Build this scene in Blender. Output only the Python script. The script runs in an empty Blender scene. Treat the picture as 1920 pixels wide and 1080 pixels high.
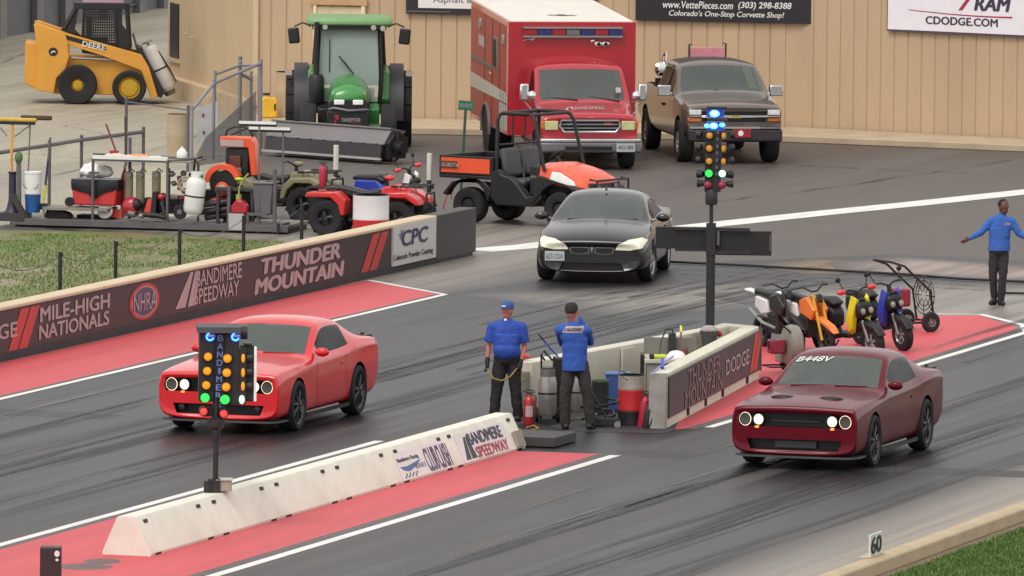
import bpy, bmesh, math, random
from mathutils import Vector, Matrix, Euler
R = math.radians
random.seed(7)
sc = bpy.context.scene
# ------------------------------------------------------------------ camera
# world: x runs up the strip (away from the camera), y to the left bank, metres; the camera stands on the spectator tower
F = 19500.0; PITCH = R(4.4023); YAW = R(17.1371); ROLL = R(0.6)
CAM = Vector((-150.092, -46.258, 14.2))
_fw = Vector((math.cos(YAW)*math.cos(PITCH), math.sin(YAW)*math.cos(PITCH), -math.sin(PITCH)))
_rt = Vector((math.sin(YAW), -math.cos(YAW), 0)); _up = _rt.cross(_fw)
cam_d = bpy.data.cameras.new('camera'); cam = bpy.data.objects.new('camera', cam_d)
sc.collection.objects.link(cam); sc.camera = cam
cam_d.sensor_width = 36; cam_d.lens = F*36/1920; cam_d.clip_start = 1; cam_d.clip_end = 6000
_r2 = _rt*math.cos(ROLL) + _up*math.sin(ROLL); _u2 = -_rt*math.sin(ROLL) + _up*math.cos(ROLL)
cam.matrix_world = Matrix(((_r2.x, _u2.x, -_fw.x, CAM.x), (_r2.y, _u2.y, -_fw.y, CAM.y), (_r2.z, _u2.z, -_fw.z, CAM.z), (0, 0, 0, 1)))
def G(px, py, z=0.0):
    """survey helper: where a sight line meets the level z (used for ground outlines)"""
    x = px-960; y = py-540; c, s = math.cos(ROLL), math.sin(ROLL)
    d = _fw*F + _rt*(x*c+y*s) - _up*(-x*s+y*c)
    return CAM + d*((z-CAM.z)/d.z)
def G2(px, py, z=0.0):
    g = G(px, py, z); return (g.x, g.y)
# ------------------------------------------------------------------ light: bright overcast
w = bpy.data.worlds.new('World'); sc.world = w; w.use_nodes = True
nt = w.node_tree; bg = nt.nodes['Background']
sky = nt.nodes.new('ShaderNodeTexSky'); sky.sky_type = 'NISHITA'; sky.sun_disc = False
SUN_EL, SUN_AZ = R(54), R(282)
sky.sun_elevation = SUN_EL; sky.sun_rotation = SUN_AZ; sky.altitude = 1700; sky.dust_density = 4; sky.air_density = 1.0
hs = nt.nodes.new('ShaderNodeHueSaturation'); hs.inputs['Saturation'].default_value = 0.12; hs.inputs['Value'].default_value = 1.0
mx = nt.nodes.new('ShaderNodeMix'); mx.data_type = 'RGBA'; mx.inputs[0].default_value = 0.6
mx.inputs[7].default_value = (8.6, 8.5, 8.3, 1)      # grey cloud deck veiling the clear sky
nt.links.new(sky.outputs[0], hs.inputs['Color']); nt.links.new(hs.outputs[0], mx.inputs[6]); nt.links.new(mx.outputs[2], bg.inputs[0])
bg.inputs[1].default_value = 0.12
sd = bpy.data.lights.new('sun', 'SUN'); sd.energy = 1.3; sd.angle = R(24); sd.color = (1.0, 0.97, 0.92)
sun = bpy.data.objects.new('sun', sd); sc.collection.objects.link(sun)
# sun direction vector (towards the sun); sky rotation is clockwise from +y
sv = Vector((math.sin(SUN_AZ)*math.cos(SUN_EL), math.cos(SUN_AZ)*math.cos(SUN_EL), math.sin(SUN_EL)))
sun.rotation_euler = sv.to_track_quat('Z', 'Y').to_euler(); sun.location = (0, 0, 60)
sc.view_settings.view_transform = 'Standard'; sc.view_settings.look = 'None'
sc.view_settings.exposure = 0.32; sc.view_settings.gamma = 1.0
# ------------------------------------------------------------------ helpers
def lin(v):
    v = v/255.0
    return v/12.92 if v <= 0.04045 else ((v+0.055)/1.055)**2.4
def S(r, g, b, k=0.6):
    return (lin(r)*k, lin(g)*k, lin(b)*k, 1)
MATS = {}
def M(name, col, rough=0.6, metal=0.0, noise=0.12, scale=3.0, coat=0.0, spec=0.5, bump=0.0, stretch=None, emit=None, estr=1.0):
    """procedural principled material with soft wear: col is linear rgba"""
    if name in MATS: return MATS[name]
    m = bpy.data.materials.new(name); m.use_nodes = True; t = m.node_tree; p = t.nodes['Principled BSDF']
    p.inputs['Roughness'].default_value = rough; p.inputs['Metallic'].default_value = metal
    p.inputs['Specular IOR Level'].default_value = spec; p.inputs['Coat Weight'].default_value = coat; p.inputs['Coat Roughness'].default_value = 0.06
    tc = t.nodes.new('ShaderNodeTexCoord'); nz = t.nodes.new('ShaderNodeTexNoise'); nz.inputs['Scale'].default_value = scale; nz.inputs['Detail'].default_value = 6
    mp = t.nodes.new('ShaderNodeMapping')
    if stretch: mp.inputs['Scale'].default_value = stretch
    t.links.new(tc.outputs['Object'], mp.inputs[0]); t.links.new(mp.outputs[0], nz.inputs['Vector'])
    cr = t.nodes.new('ShaderNodeValToRGB'); cr.color_ramp.elements[0].position = 0.3; cr.color_ramp.elements[1].position = 0.7
    a = [c*(1-noise) for c in col[:3]]+[1]; b = [min(1, c*(1+noise)) for c in col[:3]]+[1]
    cr.color_ramp.elements[0].color = a; cr.color_ramp.elements[1].color = b
    t.links.new(nz.outputs[0], cr.inputs[0]); t.links.new(cr.outputs[0], p.inputs['Base Color'])
    if bump:
        bp = t.nodes.new('ShaderNodeBump'); bp.inputs['Strength'].default_value = bump; bp.inputs['Distance'].default_value = 0.02
        t.links.new(nz.outputs[0], bp.inputs['Height']); t.links.new(bp.outputs[0], p.inputs['Normal'])
    if emit:
        p.inputs['Emission Color'].default_value = emit; p.inputs['Emission Strength'].default_value = estr
    MATS[name] = m; return m
def tag(o, label=None, cat=None, group=None, kind=None):
    if label: o['label'] = label
    if cat: o['category'] = cat
    if group: o['group'] = group
    if kind: o['kind'] = kind
    return o
def thing(name, label, cat, loc=(0, 0, 0), rz=0.0, group=None):
    o = bpy.data.objects.new(name, None); sc.collection.objects.link(o); o.empty_display_size = 0.2
    o.location = loc; o.rotation_euler = (0, 0, rz); return tag(o, label, cat, group)
def copy_tree(o, parent=None):
    c = o.copy(); sc.collection.objects.link(c)
    if parent: c.parent = parent
    for ch in list(o.children): copy_tree(ch, c)
    return c
def rotm(rx=0, ry=0, rz=0): return Euler((rx, ry, rz)).to_matrix()
class MB:
    def __init__(s): s.v = []; s.f = []; s.mi = []; s.cur = 0
    def add(s, vs, fs):
        n = len(s.v); s.v += [Vector(v) for v in vs]; s.f += [tuple(i+n for i in f) for f in fs]; s.mi += [s.cur]*len(fs); return s
    def box(s, c, d, rx=0, ry=0, rz=0, top=None):
        m = rotm(rx, ry, rz); tx, ty = top or (1, 1); vs = []
        for z in (-.5, .5):
            for x, y in ((-.5, -.5), (.5, -.5), (.5, .5), (-.5, .5)):
                kx, ky = (tx, ty) if z > 0 else (1, 1)
                vs.append(Vector(c)+m@Vector((x*d[0]*kx, y*d[1]*ky, z*d[2])))
        return s.add(vs, [(3, 2, 1, 0), (4, 5, 6, 7), (0, 1, 5, 4), (1, 2, 6, 5), (2, 3, 7, 6), (3, 0, 4, 7)])
    def b2(s, a, b):
        return s.box([(a[i]+b[i])/2 for i in range(3)], [abs(b[i]-a[i]) for i in range(3)])
    def loft(s, rings, closed=True, caps=True):
        n = len(rings[0]); vs = [p for r in rings for p in r]; fs = []
        for k in range(len(rings)-1):
            for i in range(n if closed else n-1):
                j = (i+1) % n; fs.append((k*n+i, k*n+j, (k+1)*n+j, (k+1)*n+i))
        if caps: fs.append(tuple(range(n-1, -1, -1))); fs.append(tuple((len(rings)-1)*n+i for i in range(n)))
        return s.add(vs, fs)
    def _fr(s, d):
        d = d.normalized(); a = Vector((0, 0, 1)) if abs(d.z) < .9 else Vector((1, 0, 0)); u = d.cross(a).normalized(); return u, d.cross(u).normalized()
    def cyl(s, p0, p1, r0, r1=None, n=14, caps=True):
        p0, p1 = Vector(p0), Vector(p1); r1 = r0 if r1 is None else r1; u, w_ = s._fr(p1-p0)
        return s.loft([[p+(u*math.cos(2*math.pi*i/n)+w_*math.sin(2*math.pi*i/n))*r for i in range(n)] for p, r in ((p0, r0), (p1, r1))], True, caps)
    def lathe(s, prof, p0=(0, 0, 0), axis=(0, 0, 1), n=20, caps=True):
        p0 = Vector(p0); ax = Vector(axis).normalized(); u, w_ = s._fr(ax)
        return s.loft([[p0+ax*h+(u*math.cos(2*math.pi*i/n)+w_*math.sin(2*math.pi*i/n))*max(r, 1e-4) for i in range(n)] for r, h in prof], True, caps)
    def tube(s, pts, r, n=8, closed=False):
        P = [Vector(p) for p in pts]; rings = []; N = len(P)
        for k in range(N):
            if closed: d = P[(k+1) % N]-P[k-1]
            else: d = P[min(k+1, N-1)]-P[max(k-1, 0)]
            if k == 0: u, w_ = s._fr(d)
            else:
                d = d.normalized(); u = (u-d*u.dot(d)).normalized(); w_ = d.cross(u)
            rr = r[k] if isinstance(r, (list, tuple)) else r
            rings.append([P[k]+(u*math.cos(2*math.pi*i/n)+w_*math.sin(2*math.pi*i/n))*rr for i in range(n)])
        if closed: rings.append(rings[0])
        return s.loft(rings, True, not closed)
    def sph(s, c, r, n=14, m=9, rot=None):
        r = (r, r, r) if not isinstance(r, (tuple, list)) else r; rings = []
        for j in range(m+1):
            t = math.pi*j/m; st = max(math.sin(t), 1e-3)
            ring = []
            for i in range(n):
                a = 2*math.pi*i/n; p = Vector((r[0]*st*math.cos(a), r[1]*st*math.sin(a), -r[2]*math.cos(t)))
                ring.append(Vector(c)+(rot@p if rot else p))
            rings.append(ring)
        return s.loft(rings)
    def prism(s, prof, a, b, axis='y'):
        """2-D outline extruded along an axis; prof pairs are (x,z) for y, (y,z) for x, (x,y) for z"""
        def mk(p, t): return {'y': (p[0], t, p[1]), 'x': (t, p[0], p[1]), 'z': (p[0], p[1], t)}[axis]
        return s.loft([[mk(p, a) for p in prof], [mk(p, b) for p in prof]])
    def poly(s, pts): return s.add(pts, [tuple(range(len(pts)))])
    def mesh(s, name, mats, angle=38):
        me = bpy.data.meshes.new(name); me.from_pydata([tuple(v) for v in s.v], [], s.f)
        for m in mats: me.materials.append(m)
        me.polygons.foreach_set('material_index', s.mi)
        bm = bmesh.new(); bm.from_mesh(me); bmesh.ops.recalc_face_normals(bm, faces=bm.faces); bm.to_mesh(me); bm.free()
        me.shade_smooth(); me.set_sharp_from_angle(angle=R(angle)); return me
    def build(s, name, mats, parent=None, bevel=0.0, angle=38, seg=2, label=None):
        if not isinstance(mats, (list, tuple)): mats = [mats]
        o = bpy.data.objects.new(name, s.mesh(name, mats, angle)); sc.collection.objects.link(o)
        if parent: o.parent = parent
        if bevel:
            b = o.modifiers.new('bevel', 'BEVEL'); b.width = bevel; b.segments = seg; b.limit_method = 'ANGLE'; b.angle_limit = R(35); b.harden_normals = False
        if label: o['label'] = label
        return o
def circ(c, r, n=20, ax='y', a0=0, a1=360):
    out = []
    for i in range(n+1):
        t = R(a0+(a1-a0)*i/n); u, v = r*math.cos(t), r*math.sin(t)
        out.append({'y': (c[0]+u, c[1], c[2]+v), 'x': (c[0], c[1]+u, c[2]+v), 'z': (c[0]+u, c[1]+v, c[2])}[ax])
    return out
def arc2(cx, cy, r, a0, a1, n=8): return [(cx+r*math.cos(R(a0+(a1-a0)*i/n)), cy+r*math.sin(R(a0+(a1-a0)*i/n))) for i in range(n+1)]
def decal(name, txt, p0, U, V, mat, parent=None, shear=0.0, bold=0.0, off=0.004, align='L', spacing=1.0, thick=0.0, keep=False):
    """lettering: mesh letters filling the box p0, p0+U, p0+V (lies off the surface by 'off')"""
    cu = bpy.data.curves.new(name, 'FONT'); cu.body = txt; cu.size = 1; cu.shear = shear; cu.space_character = spacing; cu.resolution_u = 3; cu.space_line = 0.9
    to = bpy.data.objects.new(name, cu); sc.collection.objects.link(to)
    dg = bpy.context.evaluated_depsgraph_get(); me = bpy.data.meshes.new_from_object(to.evaluated_get(dg)); bpy.data.objects.remove(to)
    xs = [v.co.x for v in me.vertices]; ys = [v.co.y for v in me.vertices]; x0, x1, y0, y1 = min(xs), max(xs), min(ys), max(ys)
    U, V, p0 = Vector(U), Vector(V), Vector(p0); N = U.cross(V).normalized()
    if bold:                                          # heavier strokes: the letters printed again, shifted a little, each on its own level
        bm = bmesh.new(); h = y1-y0; k_ = 0
        for sx, sy in ((0, 0), (1, 0), (-1, 0), (.5, .7), (-.5, -.7)):
            m2 = me.copy()
            for v in m2.vertices: v.co.x += sx*bold*h*1.1; v.co.y += sy*bold*h*.8; v.co.z = k_
            k_ += 1; bm.from_mesh(m2)
        bm.to_mesh(me); bm.free()
    e = .0012 if off > 0 else 0
    ku = (V.length/(y1-y0)*(x1-x0))/U.length if keep else 1.0
    la = me.attributes.new('lay', 'FLOAT', 'POINT'); la.data.foreach_set('value', [v.co.z for v in me.vertices])
    for v in me.vertices: v.co = p0+U*((v.co.x-x0)/(x1-x0)*ku)+V*((v.co.y-y0)/(y1-y0))+N*(off+e*v.co.z)
    me.materials.clear(); me.materials.append(mat)
    o = bpy.data.objects.new(name, me); sc.collection.objects.link(o)
    if parent: o.parent = parent
    return o
def shape(name, pts, p0, U, V, mat, parent=None, off=0.004, holes=None):
    """flat painted shape: outline in unit box coordinates on the plane p0,U,V"""
    U, V, p0 = Vector(U), Vector(V), Vector(p0); N = U.cross(V).normalized(); mb = MB()
    for poly in (pts if isinstance(pts[0][0], (list, tuple)) else [pts]):
        mb.poly([p0+U*a+V*b+N*off for a, b in poly])
    return mb.build(name, mat, parent)
def wrap(o, targets, d, off=0.006):
    """press lettering onto the curved surface of target meshes (same parent space), along direction d"""
    from mathutils.bvhtree import BVHTree
    d = Vector(d).normalized(); dg = bpy.context.evaluated_depsgraph_get(); vs, fs = [], []
    for t in targets:
        e = t.evaluated_get(dg).to_mesh(); n = len(vs); vs += [v.co.copy() for v in e.vertices]; fs += [tuple(i+n for i in p.vertices) for p in e.polygons]; t.evaluated_get(dg).to_mesh_clear()
    bv = BVHTree.FromPolygons(vs, fs)
    la = o.data.attributes.get('lay')
    for i, v in enumerate(o.data.vertices):
        h = bv.ray_cast(v.co-d*2, d)
        if h[0] is not None: v.co = h[0]-d*(off+(.0015*la.data[i].value if la else 0))
# ------------------------------------------------------------------ common materials
m_blackp = M('black_plastic', S(38, 37, 38), 0.5, noise=0.15)
m_dark = M('dark_steel', S(52, 50, 52), 0.45, noise=0.2)
m_rubber = M('tyre_rubber', S(42, 40, 42), 0.8, noise=0.2, scale=8)
m_chrome = M('chrome', (0.75, 0.75, 0.75, 1), 0.15, 1.0, noise=0.03)
m_galv = M('galvanised_steel', S(140, 138, 136), 0.5, 0.3, noise=0.12, scale=6)
m_white = M('white_paint', (0.78, 0.77, 0.74, 1), 0.5, noise=0.06)
m_cream = M('cream_paint', S(238, 228, 205, .66), 0.6, noise=0.06)
m_letter = M('white_lettering', S(215, 195, 192, .62), 0.6, noise=0.05)
m_redp = M('red_gloss_paint', S(205, 45, 50), 0.35, noise=0.06, coat=0.3)
m_glass = M('window_glass', S(70, 80, 78, .5), 0.08, noise=0.1, scale=2, spec=0.9)
m_silver = M('silver_metal', S(190, 190, 190), 0.3, 0.6, noise=0.08)
# ================================================================== SETTING
# --- asphalt with rubber streaks
def asphalt(name, base, dark, streak=0.5, bands=None, fine=1.0, soft=None):
    m = bpy.data.materials.new(name); m.use_nodes = True; t = m.node_tree; p = t.nodes['Principled BSDF']; p.inputs['Roughness'].default_value = 0.62
    p.inputs['Specular IOR Level'].default_value = 0.35
    tc = t.nodes.new('ShaderNodeTexCoord')
    def noise(sc3, scale, det=6, dist=0.0):
        mp = t.nodes.new('ShaderNodeMapping'); mp.inputs['Scale'].default_value = sc3; nz = t.nodes.new('ShaderNodeTexNoise')
        nz.inputs['Scale'].default_value = scale; nz.inputs['Detail'].default_value = det; nz.inputs['Distortion'].default_value = dist
        t.links.new(tc.outputs['Object'], mp.inputs[0]); t.links.new(mp.outputs[0], nz.inputs['Vector']); return nz.outputs[0]
    def ramp(x, a, b):
        r = t.nodes.new('ShaderNodeMapRange'); r.inputs[1].default_value = a; r.inputs[2].default_value = b; t.links.new(x, r.inputs[0]); return r.outputs[0]
    def mul(a, b, k=None):
        n = t.nodes.new('ShaderNodeMath'); n.operation = 'MULTIPLY'; t.links.new(a, n.inputs[0])
        if k is not None: n.inputs[1].default_value = k
        else: t.links.new(b, n.inputs[1])
        return n.outputs[0]
    def add(a, b):
        n = t.nodes.new('ShaderNodeMath'); n.operation = 'ADD'; n.use_clamp = True; t.links.new(a, n.inputs[0]); t.links.new(b, n.inputs[1]); return n.outputs[0]
    s1 = ramp(noise((0.035, 2.6, 1), 1.0, 8), 0.44, 0.62)
    s2 = ramp(noise((0.012, 0.45, 1), 1.0, 4, 0.3), 0.42, 0.60)
    s3 = ramp(noise((0.15, 0.25, 1), 1.0, 5), 0.35, 0.7)
    fac = add(mul(s1, None, 0.45*streak), add(mul(s2, None, 0.7*streak), mul(s3, None, 0.3)))
    if soft and bands:
        sq = t.nodes.new('ShaderNodeSeparateXYZ'); t.links.new(tc.outputs['Object'], sq.inputs[0]); fac = add(fac, mul(ramp(sq.outputs[0], -17, 4), None, .34))   # heavier rubber towards the launch area
    if bands:
        sx = t.nodes.new('ShaderNodeSeparateXYZ'); t.links.new(tc.outputs['Object'], sx.inputs[0])
        for yc, wd, st in bands:
            a = t.nodes.new('ShaderNodeMath'); a.operation = 'SUBTRACT'; t.links.new(sx.outputs[1], a.inputs[0]); a.inputs[1].default_value = yc
            b = t.nodes.new('ShaderNodeMath'); b.operation = 'ABSOLUTE'; t.links.new(a.outputs[0], b.inputs[0])
            c = ramp(b.outputs[0], wd, wd*0.25)
            fac = add(fac, mul(mul(c, s3), None, st)) if st > 0 else fac
    mix = t.nodes.new('ShaderNodeMix'); mix.data_type = 'RGBA'; mix.inputs[6].default_value = base; mix.inputs[7].default_value = dark
    t.links.new(fac, mix.inputs[0])
    if soft:
        at = t.nodes.new('ShaderNodeAttribute'); at.attribute_name = 'wear'; m2 = t.nodes.new('ShaderNodeMix'); m2.data_type = 'RGBA'
        cc = t.nodes.new('ShaderNodeMix'); cc.data_type = 'RGBA'; cc.inputs[6].default_value = soft; cc.inputs[7].default_value = [v*.62 for v in soft[:3]]+[1]; t.links.new(s1, cc.inputs[0])
        t.links.new(at.outputs['Fac'], m2.inputs[0]); t.links.new(mix.outputs[2], m2.inputs[6]); t.links.new(cc.outputs[2], m2.inputs[7]); mix = m2
    g = noise((1, 1, 1), 60, 3); gm = t.nodes.new('ShaderNodeMix'); gm.data_type = 'RGBA'; gm.blend_type = 'MULTIPLY'; gm.inputs[0].default_value = 1
    gr = t.nodes.new('ShaderNodeMapRange'); gr.inputs[3].default_value = 1-0.22*fine; gr.inputs[4].default_value = 1+0.22*fine; gr.inputs[1].default_value = .3; gr.inputs[2].default_value = .7
    t.links.new(g, gr.inputs[0]); t.links.new(mix.outputs[2], gm.inputs[6]); t.links.new(gr.outputs[0], gm.inputs[7]); t.links.new(gm.outputs[2], p.inputs['Base Color'])
    rr = t.nodes.new('ShaderNodeMapRange'); rr.inputs[3].default_value = 0.72; rr.inputs[4].default_value = 0.42; t.links.new(fac, rr.inputs[0]); t.links.new(rr.outputs[0], p.inputs['Roughness'])
    bp = t.nodes.new('ShaderNodeBump'); bp.inputs['Strength'].default_value = 0.15; bp.inputs['Distance'].default_value = 0.01
    t.links.new(g, bp.inputs['Height']); t.links.new(bp.outputs[0], p.inputs['Normal'])
    return m
m_back = asphalt('staging_asphalt', S(127, 118, 112), S(92, 85, 82), 0.6)
m_lane = asphalt('track_asphalt', S(116, 112, 110), S(40, 38, 41), 1.1, [(-7.0, 1.5, .55), (-4.7, 1.3, .55), (6.3, 1.4, .5), (3.0, 1.5, .6)], soft=S(172, 162, 152))
m_conc = asphalt('launch_concrete', S(168, 158, 150), S(120, 113, 110), 0.6)
m_apron = asphalt('shoulder_concrete', S(196, 182, 168), S(146, 136, 130), 0.55)
m_pad = asphalt('yard_concrete', S(224, 214, 190), S(182, 172, 150), 0.6)
m_strip = M('red_track_paint', S(224, 84, 92, .74), 0.6, noise=0.13, scale=1.0, bump=0.05, stretch=(.12, 1.6, 1))
m_line = M('white_track_paint', (0.74, 0.73, 0.69, 1), 0.55, noise=0.14, scale=2, stretch=(.3, 2, 1))
m_dirty = M('grey_line_edge', S(112, 100, 100), 0.6, noise=0.1)  # plain grey for the thin border of the red strips
def sheet(name, pts, z, mat, kind='structure'):
    z *= .3 if z > 0 else 1
    o = MB().poly([(x, y, z) for x, y in pts]).build(name, mat); o['kind'] = kind; return o
# one ground sheet out to the horizon with the drop beyond the right-hand kerb
gm = MB(); prof = [(1500, 0), (-10.40, 0), (-10.42, -0.17), (-1500, -0.17)]; xs = [-900, -300, 0, 300, 1200, 2500]
gm.loft([[(x, y, z) for y, z in prof] for x in xs], closed=False, caps=False)
g = gm.build('ground', m_back, angle=20); g['kind'] = 'structure'
sheet('track_lanes', [(-160, -8.56), (31, -8.56), (36, -4), (37, 4), (31, 8.66), (27, 10.95), (-160, 10.95)], 0.004, m_lane)
def graded(name, ys, ws, z, mat):
    me = bpy.data.meshes.new(name); n = len(ys); me.from_pydata([(x, y, z*.3) for x in (-160, 60) for y in ys], [], [(i, i+1, n+i+1, n+i) for i in range(n-1)]); me.materials.append(mat); at = me.attributes.new('wear', 'FLOAT', 'POINT'); at.data.foreach_set('value', ws*2)
    o = bpy.data.objects.new(name, me); sc.collection.objects.link(o); o['kind'] = 'structure'; return o
m_apr = asphalt('apron_blend', S(116, 112, 110), S(56, 54, 56), .9, soft=S(202, 188, 174))
graded('shoulder_apron', [-8.55, -9.0, -9.45, -10.2], [0.0, .30, .80, 1.0], 0.006, m_apr)
def soft_sheet(name, pts, z, grow, mat):
    """sheet whose concrete tone fades into rubbered asphalt over 'grow' metres outside the outline"""
    z *= .3; P = [Vector((x, y, 0)) for x, y in pts]; cen = sum(P, Vector())/len(P); n = len(P); out = []
    ar = sum(P[i].x*P[(i+1) % n].y-P[(i+1) % n].x*P[i].y for i in range(n)); sg = 1 if ar > 0 else -1
    for i in range(n):
        e1 = (P[i]-P[i-1]).normalized(); e2 = (P[(i+1) % n]-P[i]).normalized(); nn = (Vector((e1.y, -e1.x, 0))+Vector((e2.y, -e2.x, 0)))*sg; nn.normalize(); out.append(P[i]+nn*grow)
    vs = [(p.x, p.y, z) for p in P]+[(p.x, p.y, z) for p in out]; fs = [tuple(range(n))]+[(i, (i+1) % n, n+(i+1) % n, n+i) for i in range(n)]
    me = bpy.data.meshes.new(name); me.from_pydata(vs, [], fs); me.materials.append(mat); at = me.attributes.new('wear', 'FLOAT', 'POINT'); at.data.foreach_set('value', [1.0]*n+[0.0]*n)
    o = bpy.data.objects.new(name, me); sc.collection.objects.link(o); o['kind'] = 'structure'; return o
soft_sheet('start_concrete', [(26.7, 13), (25.5, 9.9), (31, 9.9), (37, 10.6), (42, 12), (40, 15.6), (36.9, 18.5), (34.5, 13.4)], 0.010, 2.2, m_lane)
sheet('yard_pad', [G2(*p) for p in ((-700, 418), (340, 428), (462, 262), (480, 226), (337, 158), (318, 6), (-100, 6), (-900, 60))], 0.006, m_pad)
soft_sheet('water_box_patch', [G2(1520, 500), G2(1570, 494), G2(1650, 496), G2(1652, 507), G2(1560, 508)], 0.014, 1.1, asphalt('tan_stain', S(116, 108, 103), S(92, 86, 84), .4, soft=S(176, 146, 114)))
soft_sheet('bleached_patch', [G2(1672, 497), G2(1710, 491), G2(1860, 505), G2(1990, 515), G2(1990, 519), G2(1860, 517), G2(1680, 508)], 0.018, 1.2, asphalt('bleached_stain', S(116, 108, 103), S(92, 86, 84), .4, soft=S(190, 172, 162)))
soft_sheet('start_pad_concrete', [G2(1560, 560), G2(1760, 545), G2(1990, 550), G2(1990, 618), G2(1840, 587), G2(1700, 590)], 0.0115, 2.5, m_lane)
soft_sheet('worn_lane_patch', [G2(1150, 560), G2(1330, 548), G2(1360, 556), G2(1200, 572)], 0.009, 3.0, m_lane)
YA, YB, YC = 8.68, 1.09, -2.80
# painted red strips, their thin grey edge and the white lines
sheet('red_strip', [(-160, 11.0), (-160, 8.95), (24.3, 8.9), (26.6, 11.0)], 0.012, m_strip)
sheet('red_strip', [(-160, 0.9), (-160, -2.52), (-3.75, -2.5), (-3.85, -0.9), (-3.3, 0.9)], 0.012, m_strip)
sheet('red_strip', [(0.3, -2.28), (0.75, -2.52), (20.2, -2.52), G2(1908, 614), G2(1838, 592), G2(1743, 592), (21.5, 0.6), (10.2, .7), (9.7, -1.1)], 0.012, m_strip)
for pts in ([(-160, 8.95), (-160, 8.81), (24.2, 8.79), (24.3, 8.9)], [(-160, 1.03), (-160, .9), (-3.3, .9), (-3.25, 1.03)], [(-160, -2.52), (-160, -2.72), (-3.85, -2.70), (-3.75, -2.5)], [(.75, -2.52), (.65, -2.70), (20.3, -2.70), (20.2, -2.52)]):
    sheet('strip_border', pts, 0.016, m_dirty)
def line(name, pts, w_, z=0.020):
    z *= .3
    mb = MB(); P = [Vector((x, y, 0)) for x, y in pts]; L = []
    for i, p_ in enumerate(P):
        d = (P[min(i+1, len(P)-1)]-P[max(i-1, 0)]).normalized(); nrm = Vector((-d.y, d.x, 0)); L.append((p_+nrm*w_/2, p_-nrm*w_/2))
    for a, b in zip(L, L[1:]): mb.poly([(q.x, q.y, z) for q in (a[0], a[1], b[1], b[0])])
    o = mb.build(name, m_line); o['kind'] = 'structure'; return o
line('white_line', [(-160, 8.73), (24.2, 8.72), (26.75, 10.95)], 0.13)
line('white_line', [(-160, 1.11), (-3.1, 1.11)], 0.15)
line('white_line', [(-160, -2.82), (-3.9, -2.80)], 0.17)
line('white_line', [(1.05, -2.80), (20.6, -2.80), G2(1925, 621), G2(1920, 610), G2(1840, 590), G2(1743, 589)], 0.15)
line('stage_line', [G2(893, 470), G2(1005, 461), G2(1100, 448), G2(1240, 432), G2(1380, 417), G2(1550, 399), G2(1720, 382), G2(2100, 341)], 0.80)
dk = asphalt('tar_patch', S(92, 88, 88), S(60, 58, 60), .6)
for pp in ([(1150, 846), (1215, 843), (1330, 851), (1290, 860), (1200, 857)], [(1500, 872), (1700, 876), (1990, 886), (1990, 898), (1800, 892), (1560, 880)], [(-60, 764), (60, 768), (235, 778), (200, 786), (40, 780), (-60, 778)]): sheet('tar_patch', [G2(*q) for q in pp], 0.008, dk)
# rubber streak marks and low mats on the paint (ellipses beside the bottom-left post)
m_skid = M('skid_rubber', S(70, 66, 68), 0.5, noise=0.25, scale=4, stretch=(.2, 2, 1))
def ell(px, py, w_, h_, n=20): return [G2(px+w_*math.cos(2*math.pi*i/n), py+h_*math.sin(2*math.pi*i/n)) for i in range(n)]
for (px, py, a, b) in ((160, 1063, 52, 6), (192, 1053, 35, 5)): sheet('paint_scuff', ell(px, py, a, b), 0.016, M('grey_scuff', S(135, 112, 112), .7, noise=.2))
# black hoses lying across the staging lanes
m_hose = M('black_hose', S(40, 38, 40), 0.6)
def hose(label, pts, r, mat=m_hose):
    mb = MB(); mb.tube([(*G2(x, y), r+.012) for x, y in pts], r, 8); o = mb.build('cable_cover', mat); tag(o, label, 'cable cover'); return o
hose('long black cable cover running across the staging lanes behind the scooters', [(1255, 494), (1400, 501), (1560, 510), (1700, 518), (1800, 526), (1990, 535)], 0.022)
hose('short black cable on the concrete right of the man with outstretched arms', [(1885, 553), (1900, 553), (1990, 556)], 0.022)
# right-hand kerb and the grass below it
kb = MB(); kb.loft([[(x, -10.19, -0.15), (x, -10.19, 0.04), (x, -10.37, 0.045), (x, -10.43, 0.01), (x, -10.44, -0.17)] for x in (-160, -60, -30, -19, -14, -9, 0, 20, 60)], closed=True)
o = kb.build('kerb', [M('kerb_concrete', S(222, 198, 162, .62), 0.75, noise=0.1, scale=2, bump=.2)], bevel=.015); o['kind'] = 'structure'
m_grass = asphalt('grass_soil', S(112, 142, 62), S(160, 142, 100), 0.75)
m_soil = M('bare_soil', S(150, 128, 104), 0.9, noise=0.15, bump=.3)
sheet('verge', [(-160, -10.45), (-160, -40), (60, -40), (60, -10.45)], -0.165, asphalt('verge_soil_green', S(100, 128, 56), S(78, 100, 46), 0.4))
sheet('verge_soil', [(-160, -10.45), (-160, -10.66)]+[(-22+k*.5, -10.66-.09*math.sin(k*1.7)-.07*math.sin(k*.6+1)) for k in range(40)]+[(60, -10.7), (60, -10.45)], -0.160, m_soil)
sheet('lawn', [(-20, 11.6), (-20, 40), (30, 28), (35.6, 21.6), (36.2, 18.9), (34.9, 15.2), (30.5, 11.6)], 0.016, m_grass)
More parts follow.
